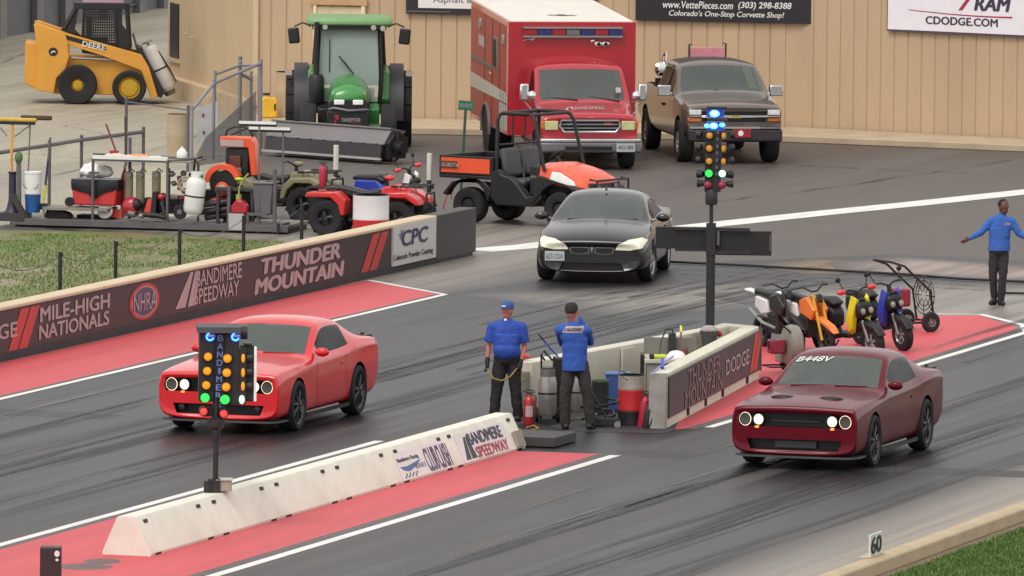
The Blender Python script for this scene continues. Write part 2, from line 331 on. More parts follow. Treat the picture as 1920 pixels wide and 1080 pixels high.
def blades(name, label, regs, n, h, cols, seed, thr=.62):
    rnd = random.Random(seed); mb = MB()
    for _ in range(n):
        (x0, x1, y0, y1, z) = regs(rnd)
        x, y = rnd.uniform(x0, x1), rnd.uniform(y0, y1); hh = h*rnd.uniform(.5, 1.3); a = rnd.uniform(0, 6.28); wd = 0.006+rnd.random()*.010
        if math.sin(x*1.3+math.sin(y*2.1))*math.sin(y*1.7+x*.6) > thr and rnd.random() < .85: continue
        dx, dy = math.cos(a)*wd, math.sin(a)*wd; lx, ly = rnd.uniform(-.04, .04), rnd.uniform(-.04, .04); mb.cur = rnd.choice((0, 0, 1, 2))
        mb.add([(x-dx, y-dy, z), (x+dx, y+dy, z), (x+lx, y+ly, z+hh)], [(0, 1, 2)])
    o = mb.build(name, cols, angle=180); tag(o, label, 'grass', kind='stuff'); return o
gc = [M('grass_mid', S(108, 148, 62), .8), M('grass_light', S(142, 172, 84), .8), M('grass_dry', S(160, 158, 96), .8)]
gc2 = [M('verge_grass_mid', S(106, 140, 62), .8), M('verge_grass_light', S(142, 168, 86), .8), M('verge_grass_dark', S(84, 122, 48), .8)]
blades('grass', 'mown green grass below the kerb at the bottom right', lambda r: (-25, 2, -14.0, -10.72, -.165) if r.random() < .5 else (-24, -8, -12.2, -10.64, -.165), 52000, .055, gc2, 1)
blades('grass', 'patchy lawn between the black barrier wall and the gear trailer', lambda r: (4, 35, 11.7, 20.5, .008) , 60000, .045, gc, 2, .42)
# ------------------------------------------------------------------ tan metal building
m_tan = M('tan_sheet_metal', S(200, 172, 140, .86), 0.55, noise=0.08, scale=1.0, stretch=(1, 1, .25))
m_tan2 = M('tan_sheet_metal_side', S(212, 186, 150, .84), 0.55, noise=0.05, scale=1.0, stretch=(1, 1, .25))
bld = thing('metal_building', 'tan ribbed metal building along the back of the staging area', 'building', (0, 0, 0))
W0, W1, W2 = G(480, 214, .15), G(1500, 238, .15), G(1920, 260, .15); W3 = W2+(W2-W1)*2.0
W0.z = W1.z = W2.z = W3.z = 0
B0 = G(314, 150, .3); B0.z = 0
def onwall(px, py, P, Q):
    """point of the wall P-Q seen along a sight line"""
    d = G(px, py)-CAM; n = Vector((Q.y-P.y, P.x-Q.x, 0)); return CAM+d*((P-CAM).dot(n)/d.dot(n))
def ribbed(p0, p1, z0, z1, pitch, gw, gd, name, mat):
    L = (p1-p0).length; d = (p1-p0)/L; nrm = Vector((-d.y, d.x, 0)); n = int(L/pitch); pts = []
    if nrm.x < 0: nrm = -nrm
    for i in range(n):
        s0 = i*pitch
        for s_, k in ((s0, 0), (s0+pitch-gw*2, 0), (s0+pitch-gw*1.4, 1), (s0+pitch-gw*.6, 1)): pts.append(p0+d*s_+nrm*gd*k)
    pts.append(p1); mb = MB(); mb.loft([[(p.x, p.y, z) for p in pts] for z in (z0, z1)], closed=False, caps=False)
    return mb.build(name, mat, bld, angle=15)
ribbed(W0, W1, .14, 6.5, 0.355, 0.022, 0.022, 'facade', m_tan)
ribbed(W1, W3, .14, 6.5, 0.355, 0.022, 0.022, 'facade', m_tan)
ribbed(B0, W0, .45, 6.5, 0.25, 0.015, 0.012, 'side_wall', m_tan2)
E0 = B0+Vector((5.2, 4.75, 0))
MB().prism([(p.x, p.y) for p in (W0, B0, E0)]+[(100, 36), (100, -30), (W3.x, W3.y), (W1.x, W1.y)], 6.5, 6.8, 'z').build('roof', M('tan_roof', S(190, 170, 140), .6), bld)
m_foot = M('footing_concrete', S(206, 180, 146, .9), .8, noise=.1, bump=.2)
dB = (W0-B0).normalized(); nB = Vector((dB.y, -dB.x, 0)); nB = nB if nB.x < 0 else -nB
MB().prism([(q.x, q.y) for q in (B0, W0, W0+nB*.25-dB*.1, B0+nB*.25)], 0, .45, 'z').build('footing', m_foot, bld)
MB().box((W0.x-.03, W0.y, 3.4), (.12, .12, 6.1)).build('corner_trim', m_tan2, bld)
def wbox(name, px0, px1, py0, py1, P, Q, proud, mat, dep=.08, parent=bld):
    a, b = onwall(px0, py1, P, Q), onwall(px1, py1, P, Q); t = onwall(px0, py0, P, Q).z; zb = a.z; u = (b-a); u.z = 0; n = Vector((-u.y, u.x, 0)).normalized(); n = n if n.x < 0 else -n
    return MB().prism([(q.x, q.y) for q in (a+n*proud, b+n*proud, b+n*(proud-dep), a+n*(proud-dep))], zb, t, 'z').build(name, mat, parent)
m_dft = M('door_frame_tan', S(196, 158, 116, .9), .5); m_dcr = M('door_cream', S(214, 198, 165, .9), .5); m_djl = M('door_jamb_cream', S(232, 214, 176, .9), .5)
wbox('lintel', 583, 690, -3, 8, W0, W1, .12, m_dft)
wbox('jamb', 587, 593, 8, 236, W0, W1, .10, m_djl); wbox('jamb', 677, 684, 8, 236, W0, W1, .10, m_djl); wbox('door', 593, 677, 12, 236, W0, W1, .05, m_dcr)
wbox('window', 321, 336, 4, 106, B0, W0, .04, M('dark_window', S(66, 62, 64), .2)); wbox('sill', 319, 338, 106, 113, B0, W0, .07, m_tan2)
mb = MB(); q = onwall(368, 70, B0, W0); u = dB
mb.tube([q+nB*.02, q+nB*.25, q+nB*.25+Vector((0, 0, .12))], .02, 6); mb.tube([q+nB*.25-u*.18+Vector((0, 0, .2)), q+nB*.25-u*.18+Vector((0, 0, .08)), q+nB*.25+u*.18+Vector((0, 0, .08)), q+nB*.25+u*.18+Vector((0, 0, .28))], .015, 6)
mb.build('wall_bracket', m_foot, bld)
K0, K1, K2 = G(480, 246), G(1473, 267), G(1912, 285); K3 = K2+(K2-K1)*2
o = MB().prism([(q.x, q.y) for q in (K0, K1, K2, K3, W3+Vector((-.06, 0, 0)), W1+Vector((-.06, 0, 0)), W0+Vector((-.06, 0, 0)))], 0, .15, 'z').build('sidewalk', M('sidewalk_concrete', S(206, 184, 154, .75), .8, noise=.12, scale=1.5, bump=.15), bevel=.02); o['kind'] = 'structure'
# grey ribbed building far left with pale columns
m_gr = M('grey_sheet_metal', S(128, 126, 128), .55, noise=.06)
gb = thing('grey_building', 'dark grey panelled building beyond the skid steer at the top left', 'building', (100, 44.7, 0))
mb = MB(); mb.poly([(-16, 0, 0), (-16, 0, 8), (22, 0, 8), (22, 0, 0)][::1]); 
mb = MB(); L0 = Vector((0, 0, 0)); L1 = Vector((13, 1.1, 0)); dd = (L1-L0)
mb.poly([L0-dd*2, L0-dd*2+Vector((0, 0, 8)), L1+dd*.6+Vector((0, 0, 8)), L1+dd*.6]).build('wall', m_gr, gb)
for k in (-.35, .0, .28, .5, .84, 1.1, 1.3):
    MB().box(L0+dd*k+Vector((-.1, -.12, 4)), (.5, .16, 8)).build('column', M('pale_column', S(170, 164, 156), .5) if k in (0,) else M('grey_column', S(150, 148, 150), .5), gb)

# long rubber marks laid down by launching and burning-out tyres
def fading(name, col, lo=.42, hi=.62):
    m = M(name, col, .45, noise=.2); t = m.node_tree; out = [n for n in t.nodes if n.type == 'OUTPUT_MATERIAL'][0]; p = t.nodes['Principled BSDF']; tr = t.nodes.new('ShaderNodeBsdfTransparent'); mx_ = t.nodes.new('ShaderNodeMixShader')
    tc = t.nodes.new('ShaderNodeTexCoord'); mp = t.nodes.new('ShaderNodeMapping'); mp.inputs['Scale'].default_value = (.12, 5, 1); nz = t.nodes.new('ShaderNodeTexNoise'); nz.inputs['Scale'].default_value = 1; nz.inputs['Detail'].default_value = 5
    r = t.nodes.new('ShaderNodeMapRange'); r.inputs[1].default_value = lo; r.inputs[2].default_value = hi; r.inputs[3].default_value = 0; r.inputs[4].default_value = .46
    t.links.new(tc.outputs['Object'], mp.inputs[0]); t.links.new(mp.outputs[0], nz.inputs['Vector']); t.links.new(nz.outputs[0], r.inputs[0]); t.links.new(r.outputs[0], mx_.inputs[0]); t.links.new(tr.outputs[0], mx_.inputs[1]); t.links.new(p.outputs[0], mx_.inputs[2]); t.links.new(mx_.outputs[0], out.inputs[0]); return m
m_mark = fading('tyre_mark_rubber', S(40, 38, 42)); m_mark2 = fading('tyre_mark_pale', S(150, 146, 142), .5, .7)
rk_ = random.Random(11)
def tmark(pts, w_, mat, z):
    o = line('tyre_mark', pts, w_, z); o.data.materials.clear(); o.data.materials.append(mat); return o
zz = .024
for yc, n in ((3.7, 5), (5.9, 3), (-5.85, 5), (-7.9, 2)):
    for k in range(n):
        for s in (-.78, .78):
            y = yc+s+rk_.gauss(0, .22); x0 = rk_.uniform(-42, -8); x1 = rk_.uniform(2, 24); w1 = rk_.uniform(.16, .42); zz += .0006
            tmark([(x0+(x1-x0)*i/8, y+rk_.gauss(0, .025)+.12*math.sin(i*.5+k)) for i in range(9)], w1, m_mark, zz)
for k in range(9):
    yc = rk_.choice((-7.4, -4.9, -3.9, 7.6, 2.2, 5.0)); x0 = rk_.uniform(-30, -12); zz += .0006; tmark([(x0+i*3.5, yc+rk_.gauss(0, .03)) for i in range(8)], rk_.uniform(.05, .22), m_mark2, zz)
for pts in ([(700, 706), (900, 648), (1100, 600), (1340, 558), (1560, 530)], [(640, 712), (880, 640), (1080, 584), (1300, 540), (1500, 512)], [(860, 694), (1060, 634), (1230, 590), (1420, 552), (1700, 512)], [(900, 668), (1130, 604), (1330, 566), (1500, 540)], [(1000, 560), (1200, 545), (1330, 540), (1460, 545)], [(1180, 560), (1340, 520), (1500, 492)], [(1262, 505), (1400, 512), (1600, 524), (1830, 536)], [(1050, 640), (1200, 590), (1420, 540), (1640, 505)], [(880, 600), (1050, 560), (1250, 540)], [(1750, 655), (1850, 622), (1960, 590)], [(1790, 672), (1870, 645), (1960, 618)]):
    for o_ in (0, 9): zz += .0006; tmark([G2(x+o_*2, y+o_) for x, y in pts], rk_.uniform(.10, .22), m_mark, zz)
for pts in ([(1100, 300), (1400, 306), (1900, 330)], [(1330, 380), (1560, 352), (1900, 300)]): zz += .0006; tmark([G2(x, y) for x, y in pts], .22, m_mark, zz)
# cracks and joints of the concrete yard
for pts in ([(-40, 250), (120, 236), (240, 262)], [(100, 330), (230, 300), (350, 262), (420, 240)], [(20, 205), (160, 212), (330, 200)], [(0, 120), (60, 95), (180, 60)], [(0, 285), (180, 300)]): zz += .0006; tmark([G2(x, y) for x, y in pts], .10, m_mark, zz)
# ================================================================== VEHICLE TOOLS
m_grille = M('black_grille', S(22, 21, 23), 0.5)
m_rim = M('black_wheel', S(92, 90, 92), 0.32, 0.5, noise=.1)
m_lamp = M('headlamp_glass', S(205, 205, 180, .55), 0.12, noise=.15, scale=12, coat=.6)
m_lit = M('lit_headlamp', (1, .95, .82, 1), .3, noise=0, emit=(1, .80, .52, 1), estr=1.25)
m_lito = M('lit_indicator', (1, .45, .1, 1), .3, noise=0, emit=(1, .22, .015, 1), estr=1.0)
m_plate = M('number_plate_white', S(225, 228, 228), .5)
m_seat = M('seat_vinyl', S(96, 94, 98), .55, noise=.1)
def wheel(name, parent, loc, r, w_, rimr, mat_rim, spokes=5, out=-1, rz=0.0, hub=.05, dish=.03):
    """out = +1/-1: which way (local y) the outer face looks; thing > wheel > rim"""
    t = MB(); h = w_/2
    t.lathe([(rimr, -h*.9), (rimr+.02, -h), (r-.03, -h), (r-.008, -h*.8), (r, -h*.45), (r, h*.45), (r-.008, h*.8), (r-.03, h), (rimr+.02, h), (rimr, h*.9)], (0, 0, 0), (0, 1, 0), 28, caps=False)
    t.lathe([(rimr, -h*.9), (rimr, h*.9)], (0, 0, 0), (0, 1, 0), 28, caps=False)
    wo = t.build('wheel', m_rubber, parent); wo.location = loc; wo.rotation_euler = (0, 0, rz)
    q = MB(); f = out*(h-dish)
    q.lathe([(rimr*.98, out*h*.9), (rimr*.9, out*(h*.9-.02)), (rimr*.86, out*(h*.9-.08))], (0, 0, 0), (0, 1, 0), 28, caps=False)
    q.cyl((0, out*(h-.12), 0), (0, out*(h-.13), 0), rimr*.9, n=24)
    q.cyl((0, f-out*.06, 0), (0, f+out*.005, 0), hub+.02, hub, n=14)
    for k in range(spokes):
        a = 2*math.pi*k/spokes+.3; c, s_ = math.cos(a), math.sin(a)
        if spokes <= 7:
            for da in (-.11, .11):
                c2, s2 = math.cos(a+da), math.sin(a+da); q.tube([(c2*hub, f, s2*hub), (c2*rimr*.5, f-out*.008, s2*rimr*.5), (math.cos(a+da*1.3)*rimr*.93, f-out*.012, math.sin(a+da*1.3)*rimr*.93)], [.02, .014, .014], 6)
        else: q.cyl((c*rimr*.55, f-out*.012, s_*rimr*.55), (c*rimr*.55, f-out*.002, s_*rimr*.55), rimr*.09, n=8)
    if spokes > 7: q.lathe([(hub, f), (rimr*.75, f-out*.005), (rimr*.9, f-out*.05)], (0, 0, 0), (0, 1, 0), 24, caps=False)
    q.build('rim', mat_rim, wo); return wo
def boolean(me, cutters):
    """cut (mesh, material kept by transfer) out of a mesh datablock, returns a new mesh"""
    o = bpy.data.objects.new('tmp', me); sc.collection.objects.link(o); cs = []
    for c in cutters:
        co = bpy.data.objects.new('tmpc', c); sc.collection.objects.link(co); cs.append(co)
        b = o.modifiers.new('b', 'BOOLEAN'); b.operation = 'DIFFERENCE'; b.solver = 'EXACT'; b.object = co; b.material_mode = 'TRANSFER'
    dg = bpy.context.evaluated_depsgraph_get(); dg.update(); r = bpy.data.meshes.new_from_object(o.evaluated_get(dg))
    for x in [o]+cs: bpy.data.objects.remove(x)
    return r
def split_mat(me, idx):
    """take the faces of one material slot out of a mesh and return them as a new mesh"""
    a = bmesh.new(); a.from_mesh(me); b = a.copy()
    bmesh.ops.delete(a, geom=[f for f in a.faces if f.material_index == idx], context='FACES'); a.to_mesh(me); a.free()
    bmesh.ops.delete(b, geom=[f for f in b.faces if f.material_index != idx], context='FACES')
    out = bpy.data.meshes.new('part'); b.to_mesh(out); b.free()
    return out
def hood_st(x, zb, ws, wm, zsh, zt, crown=.03, sq=.0):
    return (x, [(0, zb), (ws, zb), (wm-.01, zb+.16), (wm, (zb+zsh)/2+.08), (wm-.02, zsh), (wm-.09+sq, zsh+(zt-zsh)*.6), (wm-.2, zt), (wm-.36, zt+crown*.5), (wm*.33, zt+crown*.9), (0, zt+crown)])
def cab_st(x, zb, ws, wm, zsh, wb, zbl, wt, zt, zr, re=.06):
    return (x, [(0, zb), (ws, zb), (wm-.01, zb+.16), (wm, (zb+zsh)/2+.08), (wm-.02, zsh), (wb, zbl), (wt, zt), (wt-re, (zt+zr)/2+.01), (wt*.45, zr), (0, zr+.008)])
def shell(st, mats, glass, cutters, subdiv=2, crease=None):
    """body loft: 10 points a side, mirrored; glass(k, col) -> material index of the cage face between station k and k+1"""
    mb = MB(); rings = []
    for x, h in st: rings.append([(x, y, z) for y, z in h]+[(x, -y, z) for y, z in h[-2:0:-1]])
    n = len(rings[0]); vs = [p for r in rings for p in r]; fs = []; mi = []
    for k in range(len(rings)-1):
        for i in range(n):
            j = (i+1) % n; fs.append((k*n+i, k*n+j, (k+1)*n+j, (k+1)*n+i)); col = i if i < 9 else 17-i; mi.append(glass(k, col))
    half = n//2
    for base, flip in ((0, 0), ((len(rings)-1)*n, 1)):         # end caps as strips of quads
        for i in range(half):
            a, b, c, d = i, i+1, (n-i-1) % n, (n-i) % n
            f = [a, b, c, d] if len({a, b, c, d}) == 4 else ([a, b, c] if a == d else [a, b, d])
            f = [base+q for q in f]; fs.append(tuple(f if not flip else f[::-1])); mi.append(0)
    mb.v = [Vector(v) for v in vs]; mb.f = fs; mb.mi = mi; me = mb.mesh('cage', mats, 180)
    if crease:
        at = me.attributes.new('crease_edge', 'FLOAT', 'EDGE'); vals = []
        for e in me.edges:
            a, b = sorted(e.vertices); ka, ia, kb_, ib = a//n, a % n, b//n, b % n; v = 0.0
            if ia == ib and ka != kb_: v = crease[0].get(min(ia, n-ia), 0)
            elif ka == kb_: v = crease[1].get(ka, 0) if min(min(ia, n-ia), min(ib, n-ib)) >= 4 else 0
            vals.append(v)
        at.data.foreach_set('value', vals)
    o = bpy.data.objects.new('tmp', me); sc.collection.objects.link(o); sm = o.modifiers.new('s', 'SUBSURF'); sm.levels = subdiv; sm.render_levels = subdiv
    dg = bpy.context.evaluated_depsgraph_get(); r = bpy.data.meshes.new_from_object(o.evaluated_get(dg)); bpy.data.objects.remove(o)
    if cutters: r = boolean(r, cutters)
    r.shade_smooth(); r.set_sharp_from_angle(angle=R(32)); return r
def link(name, me, parent, mats=None):
    if mats is not None:
        me.materials.clear()
        for m in mats: me.materials.append(m)
        me.polygons.foreach_set('material_index', [0]*len(me.polygons))
    o = bpy.data.objects.new(name, me); sc.collection.objects.link(o); o.parent = parent; return o
def cyl_cut(x, y0, y1, z, r, mat, n=36): return MB().cyl((x, y0, z), (x, y1, z), r, n=n).mesh('cut', [mat])
def box_cut(a, b, mat): return MB().b2(a, b).mesh('cut', [mat])
def glassmat(name, tint):
    return M(name, tint, 0.06, noise=.14, scale=1.4, spec=1.0, stretch=(1, 1.2, .6))
m_wsh = glassmat('windscreen_glass', S(112, 122, 116, .6)); m_side = M('side_glass', S(30, 32, 32, .6), .08, noise=.4, scale=5, spec=.5)
def see_through(m, f, tint):
    """let part of the light pass straight through a pane"""
    t = m.node_tree; out = [n for n in t.nodes if n.type == 'OUTPUT_MATERIAL'][0]; p = t.nodes['Principled BSDF']; tr = t.nodes.new('ShaderNodeBsdfTransparent'); tr.inputs[0].default_value = tint; mx_ = t.nodes.new('ShaderNodeMixShader'); mx_.inputs[0].default_value = f
    t.links.new(p.outputs[0], mx_.inputs[1]); t.links.new(tr.outputs[0], mx_.inputs[2]); t.links.new(mx_.outputs[0], out.inputs[0])
see_through(m_wsh, .36, (.8, .9, .85, 1)); see_through(m_side, .6, (.6, .65, .62, 1))
m_trim = M('window_trim', S(26, 25, 27), .4)
m_cab = M('cabin_black', S(30, 28, 30), .8)
def cabin(c, xf, xr, w, zf, zb, m_seat_):
    """dark cabin tub with two front seats, bench and steering wheel"""
    MB().b2((xr, -w, zf), (xf, w, zf+.05)).b2((xr, -w, zf), (xr+.05, w, zb)).b2((xf-.3, -w, zb-.12), (xf, w, zb-.02)).b2((xr, w-.03, zf), (xf, w, zb-.06)).b2((xr, -w, zf), (xf, -w+.03, zb-.06)).build('cabin_tub', m_cab, c)
    for y in (.36, -.36):
        MB().box((xf-1.05, y, zb-.38), (.46, .46, .16)).box((xf-1.28, y, zb-.06), (.13, .46, .62), ry=R(-12)).box((xf-1.37, y, zb+.24), (.09, .24, .14)).build('seat', m_seat_, c, bevel=.04)
    sw_ = MB().tube(circ((0, 0, 0), .17, 18, 'z'), .016, 6).tube([(-.17, 0, 0), (.17, 0, 0)], .014, 6).build('steering_wheel', m_grille, c); sw_.location = (xf-.52, .36, zb+.0); sw_.rotation_euler = (0, R(-62), 0)
def mirror_pod(parent, loc, mat, s=1, d=(.10, .20, .13)):
    mb = MB(); mb.sph(loc, (d[0], d[1], d[2]), 12, 8); mb.tube([(loc[0], loc[1]-s*.12, loc[2]-.03), (loc[0]+.02, loc[1]-s*.24, loc[2]-.08)], .022, 6); return mb.build('mirror', mat, parent)
def hs(x, zb, ws, wm, zsh, zt, crown=.04): return (x, [(0, zb), (ws, zb), (wm-.01, zb+.14), (wm, (zb+zsh)/2+.06), (wm-.005, zsh), (wm-.045, zt-.02), (wm-.13, zt), (wm-.34, zt+crown*.35), (wm*.36, zt+crown*.85), (0, zt+crown)])
def cs(x, wm, zsh, wb, zbl, wt, zt, zr, wr): return (x, [(0, .17), (.88, .17), (wm-.01, .33), (wm, (.17+zsh)/2+.08), (wm-.01, zsh), (wb, zbl), (wt, zt), (wr, (zt+zr)/2+.012), (wt*.5, zr), (0, zr+.008)])
def paint_mesh(me, mats=None): return me
def patch(name, outline, targets, parent, mat, d=(-1, 0, 0), off=.008, cuts=7, x=3.0):
    """panel of the outline (y, z) pressed on to a body from the front"""
    bm = bmesh.new(); vs = [bm.verts.new((x, y, z)) for y, z in outline]; f = bm.faces.new(vs); bmesh.ops.triangulate(bm, faces=[f])
    bmesh.ops.subdivide_edges(bm, edges=bm.edges[:], cuts=cuts, use_grid_fill=True); me = bpy.data.meshes.new(name); bm.to_mesh(me); bm.free()
    me.materials.append(mat); o = bpy.data.objects.new(name, me); sc.collection.objects.link(o); wrap(o, targets, d, off); o.parent = parent; me.shade_smooth(); return o
def front_half(me_, test):
    b = bmesh.new(); b.from_mesh(me_); bmesh.ops.delete(b, geom=[f for f in b.faces if not test(f.calc_center_median())], context='FACES'); o_ = bpy.data.meshes.new('pane'); b.to_mesh(o_); b.free(); return o_

def seam(parent, targets, pts, side, wd=.010):
    """shut line pressed onto the flank: pts are (x, z)"""
    mb = MB(); P = []
    for (x0, z0), (x1, z1) in zip(pts, pts[1:]):
        n = max(2, int(math.hypot(x1-x0, z1-z0)/.06)); P += [(x0+(x1-x0)*k/n, z0+(z1-z0)*k/n) for k in range(n)]
    P.append(pts[-1]); vs = []
    for i, (x, z) in enumerate(P):
        a, b = P[max(i-1, 0)], P[min(i+1, len(P)-1)]; dx, dz = b[0]-a[0], b[1]-a[1]; l = math.hypot(dx, dz) or 1; vs.append(((x-dz/l*wd/2, side*1.5, z+dx/l*wd/2), (x+dz/l*wd/2, side*1.5, z-dx/l*wd/2)))
    for a, b in zip(vs, vs[1:]): mb.add([a[0], a[1], b[1], b[0]], [(0, 1, 2, 3)])
    o = mb.build('door_seam', m_grille, None); wrap(o, targets, (0, -side, 0), .004); o.parent = parent; return o
# ================================================================== TWO-DOOR MUSCLE CARS
def muscle_car(label, paint, loc, rz, scoops, interior):
    c = thing('muscle_car', label, 'car', loc, rz, 'muscle cars racing down the strip')
    FX, RX, WR = 1.475, -1.475, .355
    st = [hs(2.385, .26, .80, .90, .58, .76, .0), hs(2.425, .22, .84, .935, .62, .80, .01), hs(2.39, .19, .87, .95, .68, .84, .02), hs(2.20, .17, .88, .955, .74, .865, .03), hs(1.90, .17, .88, .965, .78, .89, .04),
          hs(1.475, .17, .88, .97, .82, .915, .05), hs(1.05, .17, .88, .96, .85, .935, .05), hs(.80, .17, .88, .955, .87, .95, .05),
          (.62, [(0, .17), (.88, .17), (.945, .33), (.955, .62), (.945, .88), (.90, .962), (.875, .985), (.83, .99), (.42, 1.015), (0, 1.025)]),
          cs(.30, .955, .89, .885, .975, .805, 1.12, 1.20, .765),
          cs(-.10, .955, .90, .885, .985, .735, 1.31, 1.385, .69), cs(-.34, .955, .91, .885, .99, .705, 1.345, 1.435, .64), cs(-.80, .955, .92, .885, 1.0, .695, 1.35, 1.45, .62),
          cs(-1.18, .96, .95, .885, 1.03, .695, 1.32, 1.41, .60), cs(-1.30, .965, .97, .885, 1.05, .70, 1.28, 1.385, .60),
          cs(-1.75, .97, .99, .89, 1.06, .76, 1.12, 1.21, .64), hs(-2.05, .18, .88, .965, .97, 1.07, .02), hs(-2.38, .22, .86, .95, .95, 1.065, .02), hs(-2.52, .30, .84, .94, .92, 1.03, .0), hs(-2.56, .36, .78, .90, .84, .95, .0)]
    def gl(k, col):
        if k in (8, 9) and col in (7, 8): return 1
        if k in (9, 10, 11, 12) and col == 5: return 2
        if k == 14 and col in (7, 8): return 1
        return 0
    cuts = [cyl_cut(FX, s*.60, s*1.3, WR-.01, .405, m_grille) for s in (1, -1)]+[cyl_cut(RX, s*.60, s*1.3, WR+.0, .405, m_grille) for s in (1, -1)]
    cuts += [MB().prism([(-.83, .575), (.83, .575), (.865, .66), (.83, .765), (-.83, .765), (-.865, .66)], 2.24, 2.6, 'x').mesh('cut', [m_grille]),
             MB().prism([(-.66, .27), (.66, .27), (.72, .41), (-.72, .41)], 2.24, 2.6, 'x').mesh('cut', [m_grille])]
    me = shell(st, [paint, m_wsh, m_side, m_grille], gl, cuts, 3, ({4: .8, 5: .6, 6: .3}, {2: .65, 8: .4}))
    ws = split_mat(me, 1); sg = split_mat(me, 2); body = link('body', me, c)
    ws.materials.clear(); ws.materials.append(m_wsh); ws.polygons.foreach_set('material_index', [0]*len(ws.polygons))
    # windscreen and rear window are separate panes
    def half(me_, test):
        b = bmesh.new(); b.from_mesh(me_); bmesh.ops.delete(b, geom=[f for f in b.faces if not test(f.calc_center_median())], context='FACES'); o_ = bpy.data.meshes.new('pane'); b.to_mesh(o_); b.free(); return o_
    link('windscreen', half(ws, lambda q: q.x > -.5), c, [m_wsh]); link('rear_window', half(ws, lambda q: q.x < -.5), c, [m_side])
    link('side_window', half(sg, lambda q: q.y > 0), c, [m_side]); link('side_window', half(sg, lambda q: q.y < 0), c, [interior])
    mirror_pod(c, (.45, .99, 1.03), paint, 1, (.07, .115, .065)); mirror_pod(c, (.45, -.99, 1.03), paint, -1, (.07, .115, .065))
    # face: four round lamps in a black band, headlamp rings alight
    for y, kind in ((-.755, 'r'), (-.555, 'l'), (.555, 'l'), (.755, 'r')):
        h = MB(); h.lathe([(.095, 0), (.095, .06), (.078, .075), (.070, .06)], (2.29, y, .665), (1, 0, 0), 20, caps=False); h.cur = 2; h.cyl((2.29, y, .665), (2.335, y, .665), .072, n=20)
        h.cur = 1; 
        if kind == 'l':
            h.sph((2.335, y, .665), (.03, .080, .080))
        else: h.tube(circ((2.352, y, .665), .083, 20, 'x', 0, 360), .009, 6)
        h.build('headlight', [m_grille, m_lit, M('lamp_reflector', S(120, 118, 118), .25, .4)], c)
    for y in (-.57, .57): MB().sph((2.375, y, .562), (.02, .06, .018)).build('indicator', m_lito, c)
    MB().box((2.32, 0, .655), (.02, .72, .02)).build('grille_bar', m_dark, c)
    MB().box((2.30, 0, .34), (.03, .62, .09)).build('intercooler', M('intercooler_grey', S(84, 84, 86), .4, .4), c) if scoops else None
    if not scoops:
        for y in (-.6, .6): MB().lathe([(.05, 0), (.05, .02), (.035, .03)], (2.33, y, .35), (1, 0, 0), 12).build('fog_lamp', m_dark, c)
    sp = MB(); P = [(-.2, .88), (1.95, .96), (2.30, .92), (2.44, .78), (2.47, .4), (2.475, 0)]
    P2 = [(1.88, .945), (2.27, .925), (2.42, .78), (2.46, .42), (2.465, 0), (2.46, -.42), (2.42, -.78), (2.27, -.925), (1.88, -.945)]
    sp.prism([(x, y) for x, y in P2]+[(1.88, -.80), (2.2, -.7), (2.2, .7), (1.88, .80)], .165, .19, 'z'); sp.build('front_splitter', M('splitter_grey', S(92, 92, 94), .5), c)
    for s in (1, -1): MB().box((0, s*.93, .19), (2.05, .04, .05)).build('side_skirt', m_blackp, c)
    MB().prism([(-2.60, 1.065), (-2.36, 1.075), (-2.34, 1.045), (-2.58, 1.02)], -.80, .80).b2((-2.5, -.7, 1.03), (-2.44, -.66, 1.10)).b2((-2.5, .66, 1.05), (-2.44, .7, 1.10)).build('spoiler', m_blackp, c)
    for s in (1, -1): seam(c, [body], [(.52, .93), (.56, .80), (.50, .30), (.42, .22)], s); seam(c, [body], [(-.86, .97), (-.84, .70), (-.98, .32), (-.92, .22)], s); seam(c, [body], [(.42, .225), (-.92, .225)], s)
    if scoops:
        for y in (-.36, .36):
            h = MB(); h.sph((1.72, y, .918), (.10, .20, .045), 16, 8); h.cur = 1; h.sph((1.765, y, .925), (.075, .175, .034), 16, 8); h.build('hood_scoop', [paint, m_grille], c)
    else:
        h = MB(); h.box((1.45, 0, .955), (.62, .55, .05), ry=R(3), top=(.8, .8)); h.build('hood_bulge', paint, c, bevel=.02)
    wip = MB(); wip.tube([(.66, .12, 1.025), (.60, .60, 1.02)], .010, 5); wip.tube([(.66, -.55, 1.01), (.61, -.05, 1.03)], .010, 5); wip.build('wiper', m_trim, c)
    for s in (1, -1):
        MB().box((-.72, s*.955, .80), (.20, .02, .03)).build('door_handle', paint, c)
        for x in (FX, RX): wheel('wheel', c, (x, s*.855, WR), WR, .26, .265, m_rim, 7, out=s)
    cabin(c, .62, -1.6, .80, .30, .98, m_dark); c.scale = (1, 1, 1.08); return c
paint_red = M('bright_red_car_paint', S(232, 34, 42, .80), .32, noise=.03, coat=.6, spec=.35)
paint_mar = M('dark_maroon_car_paint', S(120, 5, 32, .58), .30, noise=.04, coat=.3, spec=.12)
red_car = muscle_car('bright red two-door muscle car with lit halo headlights behind the near starting lights', paint_red, (-.50, 3.72, 0), R(180), False, m_side)
mar_car = muscle_car('dark maroon two-door muscle car with two black hood scoops and white windscreen lettering', paint_mar, (-2.62, -5.84, 0), R(180), True, m_side)
l = decal('windscreen_lettering', 'B448V', (.07, -.63, 1.235), (0, .56, 0), (-.13, 0, .07), m_white, mar_car, shear=.3, bold=.012, align='L')
wrap(l, [o for o in mar_car.children if o.name.startswith('windscreen') and o is not l], (-.55, 0, -.8))
